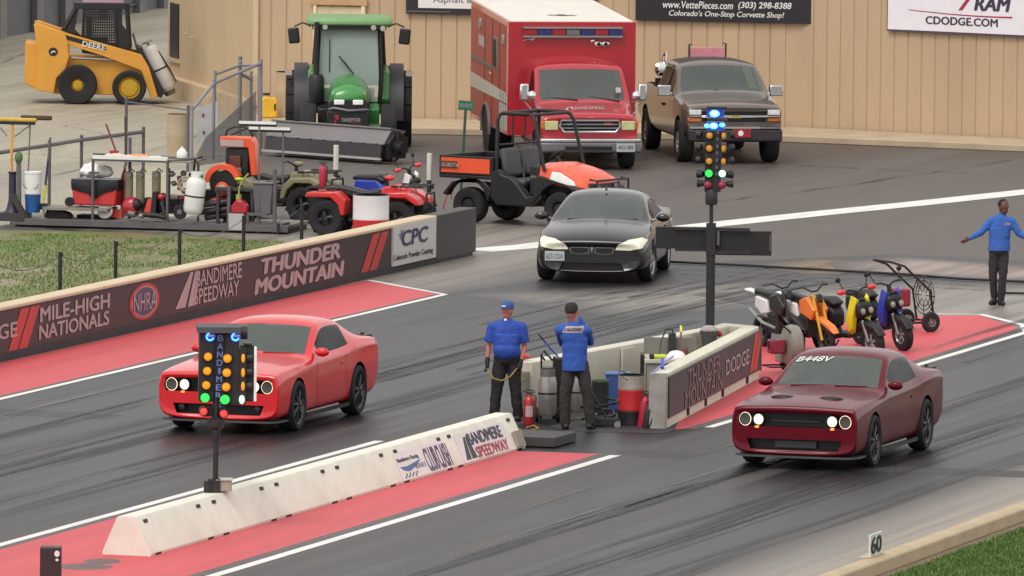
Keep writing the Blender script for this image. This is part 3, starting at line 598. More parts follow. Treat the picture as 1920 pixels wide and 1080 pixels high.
# ================================================================== BLACK COUPE
m_gseat = M('grey_seat', S(120, 118, 112), .8)
def coupe():
    pb = M('black_car_paint', S(34, 30, 33, .8), .25, noise=.1, coat=.5)
    c = thing('black_coupe', 'black two-door coupe with big cream headlamps and a front number plate', 'car', (30.0, 7.51, 0), R(190.5))
    FX, RX, WR = 1.42, -1.42, .33
    st = [hs(2.27, .24, .60, .68, .46, .60, .0), hs(2.34, .20, .66, .76, .50, .655, .01), hs(2.30, .18, .72, .82, .54, .71, .02), hs(2.10, .17, .78, .875, .62, .78, .04), hs(1.75, .17, .80, .89, .70, .85, .05),
          hs(1.42, .17, .80, .895, .75, .89, .05), hs(1.15, .17, .80, .89, .78, .92, .05),
          (.95, [(0, .17), (.80, .17), (.88, .33), (.89, .58), (.875, .80), (.82, .90), (.80, .93), (.765, .945), (.38, .985), (0, 1.0)]),
          cs(.55, .89, .83, .82, .925, .73, 1.09, 1.16, .68), cs(.05, .89, .85, .82, .945, .65, 1.26, 1.345, .59), cs(-.25, .89, .86, .82, .955, .62, 1.30, 1.39, .56), cs(-.70, .89, .87, .82, .97, .61, 1.29, 1.405, .55),
          cs(-1.15, .89, .88, .82, .985, .62, 1.22, 1.35, .55), cs(-1.35, .89, .89, .82, .995, .64, 1.15, 1.29, .56), cs(-1.80, .89, .90, .82, 1.0, .72, 1.045, 1.10, .62), hs(-2.05, .2, .80, .885, .88, 1.03, .02), hs(-2.34, .24, .76, .86, .86, 1.02, .01), hs(-2.42, .32, .70, .80, .80, .95, 0)]
    def gl(k, col):
        if k in (7, 8) and col in (7, 8): return 1
        if k in (8, 9, 10, 11) and col == 5: return 2
        if k in (12, 13) and col in (7, 8): return 1
        return 0
    cuts = [cyl_cut(x, s*.55, s*1.3, WR, .375, m_grille) for s in (1, -1) for x in (FX, RX)]
    cuts += [MB().prism([(-.52, .22), (.52, .22), (.46, .34), (-.46, .34)], 2.22, 2.6, 'x').mesh('cut', [m_grille])]
    me = shell(st, [pb, m_wsh, m_side, m_grille], gl, cuts, 3, ({4: .4}, {})); ws = split_mat(me, 1); sg = split_mat(me, 2); body = link('body', me, c)
    w_ = link('windscreen', front_half(ws, lambda q: q.x > -.5), c, [m_wsh]); link('rear_window', front_half(ws, lambda q: q.x < -.5), c, [m_side])
    for s in (1, -1): link('side_window', front_half(sg, lambda q: q.y*s > 0), c, [m_side])
    lamp = M('cream_headlamp', S(242, 238, 214, .95), .15, noise=.12, scale=9, coat=.8)
    for s in (1, -1):
        patch('headlight', [(s*.37, .56), (s*.60, .555), (s*.80, .60), (s*.86, .72), (s*.78, .765), (s*.58, .73), (s*.42, .65)], [body], c, lamp, off=.012)
        patch('grille', [(s*.035, .50), (s*.20, .475), (s*.33, .50), (s*.36, .58), (s*.30, .60), (s*.05, .60)], [body], c, m_galv, off=.006)
        patch('grille_mesh', [(s*.055, .515), (s*.20, .49), (s*.315, .51), (s*.335, .575), (s*.29, .585), (s*.065, .585)], [body], c, m_grille, off=.012)
        patch('fog_lamp', [(s*.56, .27), (s*.74, .29), (s*.74, .35), (s*.60, .34)], [body], c, m_dark, off=.008)
        mirror_pod(c, (.62, s*.97, 1.0), pb, s, (.06, .11, .07))
    patch('badge', [(-.03, .60), (0, .50), (.03, .60)], [body], c, m_silver, off=.02)
    pl = MB().box((2.335, -.58, .45), (.03, .31, .155)).build('number_plate', m_plate, c); decal('plate_lettering', '627-CDA', (2.354, -.71, .40), (0, .26, 0), (0, 0, .085), M('plate_blue', S(70, 80, 110), .5), c, off=-.0)
    mb = MB(); mb.tube([(.98, .10, .995), (.93, .60, .985)], .010, 5); mb.tube([(.98, -.52, .98), (.96, -.05, 1.0)], .010, 5); mb.build('wiper', m_trim, c)
    MB().cyl((-.05, 0, 1.40), (-.09, 0, 1.47), .02, .008).build('antenna', m_trim, c)
    l = decal('sun_strip_lettering', 'SUNSET', (.06, -.50, 1.26), (0, .22, 0), (-.05, 0, .03), m_white, c, shear=.2) if False else None
    for s in (1, -1):
        MB().box((-.80, s*.895, .78), (.18, .02, .03)).build('door_handle', pb, c)
        for x in (FX, RX): wheel('wheel', c, (x, s*.79, WR), WR, .21, .225, m_silver, 5, out=s, rz=R(-6) if x > 0 else 0)
    cabin(c, .90, -1.4, .74, .28, .92, m_gseat); c.scale = (1, 1.14, 1.09); return c
coupe()
# ================================================================== GREY PICKUP
def bx_lamp(c, name, a, b, mat): return MB().b2(a, b).build(name, mat, c, bevel=.012)
def truck_text(name, txt, p0, U, V, mat, par, **k): return decal(name, txt, p0, U, V, mat, par, **k)
def pickup():
    pp = M('brown_grey_truck_paint', S(108, 95, 87, .8), .3, noise=.06, coat=.8)
    c = thing('pickup_truck', 'brown-grey pickup truck with chrome bumper bar parked right of the ambulance', 'pickup truck', (63.3, 15.15, 0), R(180+16+10))
    hb = lambda x, wm, zb, zsh, zt, cr=.04: (x, [(0, zb), (wm-.08, zb), (wm-.01, zb+.12), (wm, (zb+zsh)/2+.1), (wm-.01, zsh), (wm-.05, zt-.03), (wm-.12, zt), (wm-.34, zt+cr*.4), (wm*.36, zt+cr*.8), (0, zt+cr)])
    cb = lambda x, zbl, wt, zt, zr: (x, [(0, .38), (.90, .38), (.975, .50), (.985, .85), (.975, 1.12), (.93, zbl), (wt, zt), (wt-.025, zt+.04), (wt*.5, zr), (0, zr+.01)])
    st = [hb(2.62, .90, .62, .95, 1.02, 0), hb(2.68, .93, .60, .98, 1.06, .01), hb(2.60, .955, .55, 1.02, 1.11, .03), hb(2.1, .98, .45, 1.08, 1.18, .05), hb(1.6, .98, .40, 1.10, 1.22, .05),
          (1.32, [(0, .38), (.90, .38), (.975, .50), (.985, .85), (.97, 1.12), (.955, 1.21), (.945, 1.235), (.93, 1.245), (.46, 1.28), (0, 1.29)]),
          cb(1.02, 1.22, .87, 1.50, 1.56), cb(.74, 1.23, .80, 1.72, 1.79), cb(.55, 1.23, .77, 1.76, 1.86), cb(0, 1.23, .75, 1.77, 1.88), cb(-.60, 1.23, .75, 1.76, 1.87), cb(-.78, 1.23, .75, 1.72, 1.84),
          cb(-.88, 1.23, .80, 1.40, 1.45), (-.94, [(0, .40), (.90, .40), (.975, .5), (.985, .85), (.975, 1.12), (.94, 1.22), (.91, 1.24), (.86, 1.25), (.4, 1.25), (0, 1.25)]),
          hb(-1.4, .98, .42, 1.12, 1.25, 0), hb(-2.7, .98, .48, 1.12, 1.25, 0), hb(-2.86, .97, .55, 1.10, 1.24, 0), hb(-2.88, .95, .58, 1.05, 1.22, 0)]
    def gl(k, col):
        if k in (5, 6) and col in (7, 8): return 1
        if k in (6, 7, 8, 9, 10) and col == 5: return 2
        return 0
    WR = .40; FX, RX = 1.85, -1.85
    cuts = [cyl_cut(x, s*.60, s*1.3, WR+.02, .46, m_grille) for s in (1, -1) for x in (FX, RX)]+[box_cut((-2.74, -.80, .75), (-1.05, .80, 1.5), m_blackp)]
    cuts += [MB().prism([(-.62, .80), (.62, .80), (.66, 1.0), (-.66, 1.0)], 2.58, 3, 'x').mesh('cut', [m_grille])]
    me = shell(st, [pp, m_wsh, m_side, m_grille], gl, cuts, 3, ({4: .45, 5: .3}, {2: .4})); ws = split_mat(me, 1); sg = split_mat(me, 2); body = link('body', me, c)
    link('windscreen', ws, c, [m_wsh])
    for s in (1, -1): link('side_window', front_half(sg, lambda q: q.y*s > 0), c, [m_side])
    MB().b2((2.66, -.66, .885), (2.72, .66, .925)).build('grille_bar', m_chrome, c, bevel=.01)
    MB().box((2.74, 0, .905), (.03, .24, .05), top=(1, .7)).build('badge', M('gold_badge', S(225, 200, 120), .3, .3), c)
    for s in (1, -1):
        bx_lamp(c, 'headlight', (2.60, s*.66, .935), (2.70, s*.90, 1.03), M('clear_headlamp', S(225, 228, 225, .9), .1, noise=.2, scale=14, coat=1))
        bx_lamp(c, 'indicator', (2.60, s*.66, .81), (2.68, s*.93, .88), M('amber_lamp', S(215, 120, 50, .8), .3))
        MB().b2((2.64, s*.64, .90), (2.71, s*.90, .92)).build('lamp_trim', m_chrome, c)
        mb = MB(); mb.box((1.05, s*1.12, 1.30), (.14, .26, .20)); mb.tube([(1.05, s*1.0, 1.25), (1.05, s*.93, 1.22)], .03, 6); mb.build('mirror', m_chrome, c, bevel=.05)
        for x in (FX, RX): wheel('wheel', c, (x, s*.85, WR), WR, .28, .22, m_silver, 6, out=s)
        MB().box((.25, s*.992, 1.0), (.2, .03, .05)).build('door_handle', m_blackp, c)
        MB().tube([(.22, s*.94, 1.24), (.24, s*.76, 1.74)], .03, 6).build('window_pillar', pp, c)
    bp = MB(); bp.loft([[(x, y, z) for x, z in ((2.66, .42), (2.80, .45), (2.82, .66), (2.66, .68))] for y in (-.93, -.5, .5, .93)]); bp.build('bumper', M('bumper_grey', S(74, 70, 74), .4), c, bevel=.02)
    MB().b2((2.70, -.90, .685), (2.83, -.48, .72)).b2((2.70, .48, .685), (2.83, .90, .72)).b2((2.70, -.30, .685), (2.83, .90, .72)).build('bumper_strip', m_chrome, c)
    pl = MB().box((2.84, .12, .60), (.02, .36, .16)).build('number_plate', M('red_plate', S(190, 35, 60), .4), c); shape('plate_disc', [(.5+.5*math.cos(t*.628), .5+.5*math.sin(t*.628)) for t in range(10)], (2.852, .04, .545), (0, .11, 0), (0, 0, .11), m_white, c, off=.004)
    MB().b2((2.825, -.75, .50), (2.835, -.35, .56)).build('tow_hook', m_grille, c)
    wp = MB(); wp.tube([(1.33, -.1, 1.32), (1.24, -.65, 1.30)], .014, 5); wp.tube([(1.33, .65, 1.28), (1.24, .1, 1.34)], .014, 5); wp.build('wiper', m_trim, c)
    cabin(c, 1.25, -.85, .84, .55, 1.22, m_gseat); c.scale = (1.12, 1.08, 1.12); return c
pk = pickup()
def on_pickup(px, py, back):   # helper: pose things carried in the bed, metres behind the truck's centre
    return None
T = pk.matrix_basis.copy()
from mathutils import Quaternion
def at_truck(x, y, z): return Matrix.LocRotScale(pk.location, pk.rotation_euler, pk.scale)@Vector((x, y, z))
# pump in the bed, pink board behind the cab
t = thing('pump', 'chrome and red pump unit standing in the bed of the pickup truck', 'pump', at_truck(-1.6, -.74, 1.22), R(206))
MB().cyl((0, 0, 0), (0, 0, .18), .10).b2((-.14, -.12, 0), (.14, .12, .05)).build('base', m_dark, t)
MB().sph((0, 0, .34), (.10, .10, .11)).build('housing', m_redp, t); MB().lathe([(.10, 0), (.15, .03), (.15, .08), (.10, .12)], (.08, 0, .38), (1, .2, .2), 16).build('hose_reel', m_chrome, t)
MB().tube([(-.05, .05, .40), (-.1, .1, .66), (-.02, .14, .74), (.1, .12, .70), (.12, .1, .5)], .025, 6).build('pipe', m_chrome, t)
t = thing('equipment_board', 'pink board standing in the bed behind the pickup cab roof', 'board', at_truck(-1.6, .22, .66), R(206))
MB().box((0, 0, .72), (.06, .74, 1.50)).build('panel', M('pink_board', S(232, 150, 162, .8), .5), t, bevel=.01)
MB().tube([(.02, .40, 0), (.02, .40, 1.56), (.02, .34, 1.56)], .02, 6).tube([(.02, -.40, 0), (.02, -.40, 1.54), (.02, -.34, 1.54)], .02, 6).build('frame', m_dark, t)
# ================================================================== RED AMBULANCE
def ambulance():
    pr = M('fire_red_paint', S(190, 26, 46, .78), .28, noise=.05, coat=.8); prs = M('weathered_red_paint', S(178, 74, 66, .78), .45, noise=.08)
    c = thing('ambulance', 'red box ambulance with a white roof and blue and red light bar, facing the track', 'ambulance', (59.8, 17.2, 0), R(180+16.9+8.6))
    hb = lambda x, wm, zb, zsh, zt, cr=.04: (x, [(0, zb), (wm-.08, zb), (wm-.01, zb+.12), (wm, (zb+zsh)/2+.1), (wm-.01, zsh), (wm-.06, zt-.03), (wm-.16, zt), (wm-.36, zt+cr*.4), (wm*.36, zt+cr*.8), (0, zt+cr)])
    cb = lambda x, zbl, wt, zt, zr: (x, [(0, .42), (.90, .42), (.965, .54), (.97, .85), (.96, 1.12), (.93, zbl), (wt, zt), (wt-.03, zt+.05), (wt*.5, zr), (0, zr+.01)])
    st = [hb(2.30, .90, .62, .96, 1.06, 0), hb(2.36, .93, .58, 1.0, 1.10, .01), hb(2.28, .95, .54, 1.06, 1.18, .03), hb(1.9, .96, .46, 1.10, 1.27, .04), hb(1.65, .96, .44, 1.14, 1.33, .04),
          (1.45, [(0, .42), (.90, .42), (.965, .54), (.97, .85), (.95, 1.15), (.955, 1.33), (.95, 1.355), (.935, 1.365), (.46, 1.395), (0, 1.405)]),
          cb(1.16, 1.36, .91, 1.66, 1.70), cb(.92, 1.36, .875, 1.94, 2.0), cb(.75, 1.36, .86, 2.0, 2.08), cb(.25, 1.36, .78, 2.0, 2.14), cb(-.2, 1.36, .78, 2.0, 2.18), cb(-.35, 1.36, .78, 2.0, 2.18)]
    def gl(k, col):
        if k in (5, 6) and col in (7, 8): return 1
        if k in (6, 7, 8) and col == 5: return 2
        return 0
    cuts = [cyl_cut(1.70, s*.60, s*1.3, .40, .45, m_grille) for s in (1, -1)]+[MB().prism([(-.50, .82), (.50, .82), (.58, .93), (.56, 1.06), (-.56, 1.06), (-.58, .93)], 2.26, 3, 'x').mesh('cut', [m_grille])]
    me = shell(st, [pr, m_wsh, m_side, m_grille], gl, cuts, 3, ({4: .4}, {2: .4})); ws = split_mat(me, 1); sg = split_mat(me, 2); body = link('cab', me, c); link('windscreen', ws, c, [m_wsh])
    for s in (1, -1): link('side_window', front_half(sg, lambda q: q.y*s > 0), c, [m_side])
    # box body
    BX0, BX1, BW, BT = -4.95, .05, 1.26, 2.72
    bx = MB(); bx.b2((BX0, -BW, .52), (BX1, BW, BT)); bxo = bx.mesh('box', [pr]); bxo = boolean(bxo, [cyl_cut(-2.7, s*.8, s*1.5, .44, .50, m_grille) for s in (1, -1)])
    o = link('box_body', bxo, c); bv = o.modifiers.new('bevel', 'BEVEL'); bv.width = .05; bv.segments = 3; bv.limit_method = 'ANGLE'
    for s in (1, -1): MB().b2((BX0+.08, s*(BW-.01), .60), (BX1-.25, s*(BW+.006), BT-.1)).build('side_panel', prs, c) if s < 0 else None
    # side panel has an arch: cover it again with a fender ring and dark opening
    for s in (1, -1): MB().cyl((-2.7, s*(BW-.35), .44), (-2.7, s*(BW+.012), .44), .48, n=30).build('wheel_well', m_grille, c); MB().tube(circ((-2.7, s*(BW+.02), .44), .50, 24, 'y', -8, 188), .035, 6).build('fender_trim', m_galv, c)
    MB().b2((BX0+.05, -BW+.05, BT-.005), (BX1-.06, BW-.05, BT+.012)).build('roof', M('white_roof_paint', S(246, 240, 230, .8), .5, noise=.05), c)
    shape('roof_emblem', [[(.0, .4), (.15, .75), (.3, .6), (.45, 1), (.5, .9), (.55, 1), (.7, .6), (.85, .75), (1, .4), (.75, .3), (.55, .1), (.45, .1), (.25, .3)]], (-1.1, -.30, BT+.012), (0, .62, 0), (-.45, 0, 0), m_dark, c, off=.004)
    # reflective stripes on the side and cab
    m_ref = M('reflective_stripe', S(205, 198, 185, .8), .4, noise=.06)
    for s in (1, -1):
        y = s*(BW+.010)
        MB().b2((BX0+.02, y-.004, 1.13), (BX1-.02, y+.004, 1.32)).b2((-1.0, y-.004, .60), (BX1-.02, y+.004, 1.10)).build('stripe', m_ref, c)
        for x in (-.85, -.62, -.39, -.16): MB().b2((x, y-.007, .6), (x+.03, y+.007, 1.31)).build('stripe_gap', m_dark, c)
        MB().b2((BX0+.2, y-.02, 1.62), (-1.9, y+.02, 1.68)).build('rub_rail', m_galv, c)
        for x, zz in ((-3.6, 2.38), (-.55, 2.32)): MB().box((x, y, zz), (.26, .05, .20)).build('side_lamp', m_silver, c, bevel=.02)
        MB().box((-1.55, y, 1.98), (.46, .03, .62)).build('window', m_galv, c, bevel=.1); MB().box((-1.55, y+s*.01, 1.98), (.38, .03, .54)).build('window_pane', m_grille, c, bevel=.08)
        MB().box((-1.9, y+s*.03, 1.56), (.2, .05, .05)).build('door_handle', m_chrome, c)
        MB().b2((-3.8, y-.004, 1.95), (-3.1, y+.004, 2.15)).build('side_panel_sign', m_letter, c)
        for x in (-1.0, -2.0, -3.0): MB().b2((x, y-.003, .66), (x+.018, y+.003, 2.6)).build('door_seam', m_dark, c)
        MB().b2((BX0, s*(BW-.04), .44), (BX1, s*(BW+.05), .56)).build('running_board', m_galv, c) if s > 2 else None
    lb = MB(); n = 7; W_ = .98; seq = [2, 1, 2, 3, 1, 2, 1][:7]
    for k in range(n):
        lb.cur = seq[k]; y0 = -W_+2*W_*k/n; lb.b2((BX1, y0+.01, 2.48), (BX1+.13, y0+2*W_/n-.01, 2.58))
    lb.cur = 0; lb.b2((BX1, -W_, 2.60), (BX1+.14, W_, 2.63)); lb.b2((BX1, -W_, 2.43), (BX1+.12, W_, 2.47))
    lb.build('light_bar', [m_silver, M('blue_lens', S(40, 50, 120, .8), .2, coat=.5), M('red_lens', S(170, 30, 45, .8), .2, coat=.5), m_galv], c)
    o = decal('emblem_lettering', 'A', (BX1+.01, -.98, 2.36), (0, .26, 0), (0, 0, .06), m_white, c, shear=.8, off=.004)
    sp = MB(); 
    sp.sph((BX1+.02, .52, 2.30), (.03, .08, .065)); sp.sph((BX1+.02, .66, 2.30), (.03, .08, .065)); sp.sph((BX1+.02, .40, 2.36), (.03, .05, .045)); sp.cur = 1; sp.sph((BX1+.05, .52, 2.30), (.02, .035, .04)); sp.sph((BX1+.05, .66, 2.30), (.02, .035, .04))
    sp.build('spotlight', [m_chrome, m_grille], c)
    fs = MB()
    if 0: fs.prism([(.75, 2.06), (.70, 2.14), (.05, 2.40), (.05, 2.06)], -.72, .72)
    # face
    for s in (1, -1):
        bx_lamp(c, 'headlight', (2.26, s*.62, .86), (2.37, s*.88, 1.05), M('yellowed_headlamp', S(205, 205, 150, .85), .2, noise=.12, scale=9, coat=.6))
        bx_lamp(c, 'indicator', (2.18, s*.88, .88), (2.34, s*.95, 1.04), M('amber_lamp', S(215, 120, 50, .8), .3))
        mb = MB(); mb.box((1.52, s*1.16, 1.58), (.10, .17, .30)); mb.sph((1.62, s*1.02, 1.52), (.09, .09, .09)); mb.build('mirror', m_chrome, c, bevel=.03)
        MB().tube([(1.55, s*.94, 1.40), (1.52, s*1.16, 1.42), (1.7, s*.93, 1.1)], .014, 6).build('mirror_arm', m_silver, c)
        MB().sph((2.33, s*.36, .99), (.03, .10, .05)).build('grille_lamp', MATS['blue_lens'] if s < 0 else MATS['red_lens'], c)
        wheel('wheel', c, (1.70, s*.82, .40), .40, .25, .22, m_silver, 6, out=s); wheel('wheel', c, (-2.7, s*.97, .40), .40, .42, .22, m_silver, 6, out=s)
    gr = MB(); gr.tube([(2.37, -.50, .82), (2.38, .50, .82), (2.38, .59, .94), (2.36, .56, 1.06), (2.36, -.56, 1.06), (2.38, -.59, .94)], .024, 6, closed=True)
    for z in (.90, .98): gr.b2((2.33, -.55, z-.012), (2.36, .55, z+.012))
    gr.build('grille', m_silver, c)
    bp = MB(); bp.loft([[(x, y, z) for x, z in ((2.30, .36), (2.47, .40), (2.50, .60), (2.30, .62))] for y in (-1.0, -.6, .6, 1.0)]); bp.build('bumper', M('bumper_silver_grey', S(150, 146, 150, .8), .35, .3), c, bevel=.03)
    MB().b2((2.34, -.98, .605), (2.51, .98, .68)).build('bumper_strip', m_chrome, c, bevel=.02); MB().b2((2.49, -.5, .44), (2.505, .42, .52)).build('bumper_slot', m_grille, c)
    MB().box((2.52, .68, .50), (.02, .36, .18)).build('number_plate', m_plate, c); decal('plate_lettering', '403-089', (2.532, .53, .455), (0, .30, 0), (0, 0, .09), m_dark, c, off=.002)
    l = decal('bonnet_lettering', 'BANDIMERE', (2.06, -.24, 1.6), (0, .60, 0), (-.20, 0, 0), m_letter, c, shear=.35, bold=.01); wrap(l, [body], (0, 0, -1), .008)
    l = shape('bonnet_emblem', [(0, 0), (.35, 0), (.62, 1), (.95, 0), (1, 0), (1, 1), (.55, 1)], (2.06, -.46, 1.6), (0, .2, 0), (-.20, 0, 0), m_letter, c); wrap(l, [body], (0, 0, -1), .008)
    decal('bonnet_badge', 'FORD', (2.375, -.07, 1.115), (0, .14, 0), (-.01, 0, .03), m_silver, c)
    wp = MB(); wp.tube([(1.47, -.1, 1.43), (1.36, -.72, 1.47)], .016, 5); wp.tube([(1.47, .72, 1.41), (1.36, .1, 1.49)], .016, 5); wp.build('wiper', m_trim, c)
    shape('windscreen_sticker', [(0, 0), (1, 0), (1, 1), (0, 1)], (1.36, .66, 1.55), (0, .1, 0), (-.05, 0, .09), m_letter, c, off=.03)
    cabin(c, 1.35, -.0, .84, .6, 1.34, m_gseat)
    box_names = ('box_body', 'side_panel', 'roof', 'stripe', 'rub_rail', 'side_lamp', 'window', 'window_pane', 'door_', 'emblem_lettering', 'spotlight', 'light_bar', 'fender_trim', 'wheel_well')
    for o in c.children:
        if o.name.startswith('wheel') and not o.name.startswith('wheel_well'): continue
        bxp = o.name.startswith(box_names)
        for v in o.data.vertices:
            z = v.co.z
            if bxp: v.co.z = z-(.032*(v.co.x-BX1) if z > 1.3 else .012*(v.co.x-BX1))
            else: v.co.z = z*.9 if z < 1.4 else 1.26+(z-1.4)*1.06
    c.scale = (1.12, 1.08, 1.09); return c
amb = ambulance()
def attach(o, parent):
    o.parent = parent; o.matrix_parent_inverse = parent.matrix_basis.inverted(); return o
m_green = M('tractor_green', S(56, 144, 58, .85), .35, noise=.06, coat=.6)
m_yel = M('machine_yellow', S(228, 164, 62, .85), .45, noise=.05)
m_orange = M('utility_orange', S(245, 92, 50, .85), .4, noise=.04, coat=.4)
m_gbox = M('implement_grey', S(132, 126, 126, .85), .5, noise=.05)
m_gdark = M('implement_dark_grey', S(66, 62, 66, .8), .5, noise=.06)
# ================================================================== TRACTOR WITH FRONT SWEEPER
def tractor():
    c = thing('tractor', 'green cab tractor with a long dark grey sweeper across its front', 'tractor', (62.2, 22.92, 0), R(180+18))
    RW, FW = .80, .52
    for s in (1, -1):
        w1 = wheel('wheel', c, (-.9, s*1.13, RW), RW, .46, .42, M('rim_yellow', S(225, 180, 40), .4), 9, out=s)
        tr = MB()
        for k in range(26):
            a = 2*math.pi*k/26
            tr.box((RW*.995*math.cos(a), (.10 if k % 2 else -.10), RW*.995*math.sin(a)), (.05, .22, .09), ry=-a, rz=0)
        tr.build('tread', m_rubber, w1)
        wheel('wheel', c, (1.45, s*.86, FW), FW, .34, .28, M('rim_yellow', S(225, 180, 40)), 9, out=s)
        f = MB(); pr = [(-.9+1.0*math.cos(R(a)), .80+.98*math.sin(R(a))) for a in range(-12, 150, 12)]; pi = [(-.9+.90*math.cos(R(a)), .80+.88*math.sin(R(a))) for a in range(144, -13, -12)]
        f.prism(pr+pi, s*.88, s*1.18); f.build('fender', m_gdark, c)
        MB().prism([(-.1, .75), (.12, 1.05), (-.1, 1.62), (-.9, 1.75), (-.9, .75)], s*.66, s*.88).build('fender_panel', m_green, c, bevel=.03)
        MB().box((-.15, s*1.30, 1.60), (.05, .15, .11)).build('marker_lamp', M('pale_marker', S(236, 214, 200), .4), c)
        MB().prism([(.5, .5), (.5, 1.0), (1.0, .9), (1.0, .5)], s*.42, s*.66).build('fuel_tank', m_green if s > 0 else m_blackp, c, bevel=.03)
        # mirrors on arms
        MB().tube([(.22, s*.82, 2.62), (.26, s*1.0, 2.70), (.26, s*1.18, 2.62)], .02, 6).build('mirror_arm', m_blackp, c)
        MB().box((.26, s*1.19, 2.42), (.07, .24, .34), rx=R(-6*s)).build('mirror', m_blackp, c, bevel=.04)
        for y, zz in ((s*.52, 2.62), (s*.72, 2.60)): MB().lathe([(.055, 0), (.06, .04), (.05, .05)], (.46, y, zz), (1, 0, -.1), 12).build('work_lamp', M('work_lamp', S(238, 225, 215), .3), c)
    # hood
    hd = MB(); rings = []
    for x, w_, zb, zt in ((.35, .46, .85, 1.62), (1.1, .45, .85, 1.60), (1.75, .43, .86, 1.52), (2.05, .40, .90, 1.42), (2.16, .36, .98, 1.30)):
        rings.append([(x, w_*math.cos(R(a)), zb+.28+(zt-zb-.28)*math.sin(R(a))) for a in range(0, 181, 15)]+[(x, -w_*.96, zb), (x, w_*.96, zb)])
    hd.loft(rings); hd.build('hood', m_green, c, angle=60)
    MB().loft([[(2.0, y*k, z) for y, z in ((-.44, .78), (.44, .78), (.45, 1.12), (.36, 1.19), (-.36, 1.19), (-.45, 1.12))] for k in (1,)]+[[(2.22, y*.92, z) for y, z in ((-.44, .80), (.44, .80), (.45, 1.10), (.36, 1.16), (-.36, 1.16), (-.45, 1.10))]]).build('grille', m_blackp, c, bevel=.01)
    for s in (1, -1): MB().box((2.24, s*.20, 1.11), (.05, .22, .11)).build('headlight', M('bright_headlamp', S(248, 244, 236, 1), .2), c, bevel=.02)
    MB().tube([(2.28, -.42, .96), (2.34, -.3, .99), (2.36, .0, .94), (2.34, .35, .96), (2.28, .42, .96)], .03, 6).build('hose', m_galv, c)
    MB().b2((2.05, -.46, .52), (2.32, .44, .92)).build('front_bracket', m_blackp, c, bevel=.02)
    decal('bracket_lettering', 'SWEEPSTER', (2.325, -.14, .70), (0, .40, 0), (0, 0, .08), m_letter, c, bold=.015); shape('bracket_emblem', [(0, 0), (.3, 0), (.3, .35), (.9, .6), (.6, 1), (0, 1), (0, .6), (.5, .7), (0, .3)], (2.325, -.30, .66), (0, .12, 0), (0, 0, .19), M('emblem_red', S(210, 50, 70), .4), c)
    decal('bracket_line', 'COMPANY', (2.325, .10, .64), (0, .16, 0), (0, 0, .03), M('emblem_red', S(210, 50, 70)), c)
    MB().b2((-1.3, -.38, .45), (2.1, .38, .85)).build('chassis', m_blackp, c); MB().cyl((-.9, -1.0, RW), (-.9, 1.0, RW), .12).build('axle', m_green, c); MB().cyl((1.45, -.8, FW), (1.45, .8, FW), .09).build('axle', m_green, c)
    # cab
    for s in (1, -1):
        MB().tube([(.32, s*.66, 1.0), (.38, s*.70, 1.55), (.26, s*.66, 2.62)], .045, 6).build('cab_pillar', m_blackp, c)
        MB().tube([(-.95, s*.74, 1.0), (-.95, s*.76, 1.6), (-.9, s*.70, 2.62)], .05, 6).build('cab_pillar', m_blackp, c)
        MB().prism([(.30, 1.25), (.36, 1.55), (.24, 2.58), (-.88, 2.58), (-.93, 1.5), (-.6, 1.25)], s*.70, s*.715).build('side_glass', M('tinted_glass', S(70, 84, 76), .1, noise=.5, scale=4), c)
    # windscreen: pale see-through glass, its bright reflection put into the colour
    gl = bpy.data.materials.new('pale_reflection_glass'); gl.use_nodes = True; p = gl.node_tree.nodes['Principled BSDF']; p.inputs['Base Color'].default_value = (.62, .72, .66, 1); p.inputs['Transmission Weight'].default_value = .55; p.inputs['Roughness'].default_value = .04; p.inputs['IOR'].default_value = 1.05
    MB().loft([[(x, y*w_, z) for y in (-1, -.5, 0, .5, 1)] for x, w_, z in ((.42, .62, 1.02), (.43, .64, 1.6), (.31, .60, 2.60))], closed=False, caps=False).build('windscreen', gl, c)
    MB().loft([[(x, y, z) for y in (-.66, .66)] for x, z in ((-.96, 1.3), (-.92, 2.58))], closed=False, caps=False).build('rear_window', M('milky_reflection_glass', S(214, 232, 214, .95), .15, noise=.2, scale=3), c)  # milky reflection brightness put into this pale opaque colour
    MB().b2((-1.0, -.72, .85), (.30, .72, 1.05)).b2((.2, -.55, 1.0), (.36, .55, 1.30)).build('cab_floor', m_blackp, c)
    MB().box((-.45, .05, 1.35), (.45, .46, .14)).box((-.68, .05, 1.75), (.14, .46, .70), ry=R(-8)).build('seat', M('tractor_seat', S(80, 90, 80), .6), c, bevel=.05)
    sw = MB().tube(circ((0, 0, 0), .19, 18, 'z'), .018, 6).build('steering_wheel', m_blackp, c); sw.location = (.02, .0, 1.78); sw.rotation_euler = (0, R(-25), 0)
    MB().tube([(.16, 0, 1.25), (.02, 0, 1.77)], .035, 6).build('steering_column', m_blackp, c)
    MB().b2((.05, -.5, 2.28), (.08, -.15, 2.46)).build('monitor', m_dark, c)
    rf = MB(); rf.loft([[(x*.82-.3, y*.93*1.0, z) for x, y in [(-1, -.8), (-.85, -1), (.85, -1), (1, -.8), (1, .8), (.85, 1), (-.85, 1), (-1, .8)]] for z in (2.66, 2.75)]+[[(x*.76-.3, y*.86, 2.83) for x, y in [(-1, -.8), (-.85, -1), (.85, -1), (1, -.8), (1, .8), (.85, 1), (-.85, 1), (-1, .8)]]])
    rf.build('roof', M('faded_green', S(128, 168, 112, .85), .5, noise=.1), c, bevel=.03)
    MB().b2((.02, -.80, 2.57), (.46, .80, 2.66)).build('roof_rim', m_blackp, c)
    MB().lathe([(.15, 0), (.17, .04), (.17, .55), (.13, .62), (.06, .64), (.05, 1.75)], (.55, -.70, .98), (0, 0, 1), 16).build('exhaust', m_blackp, c)
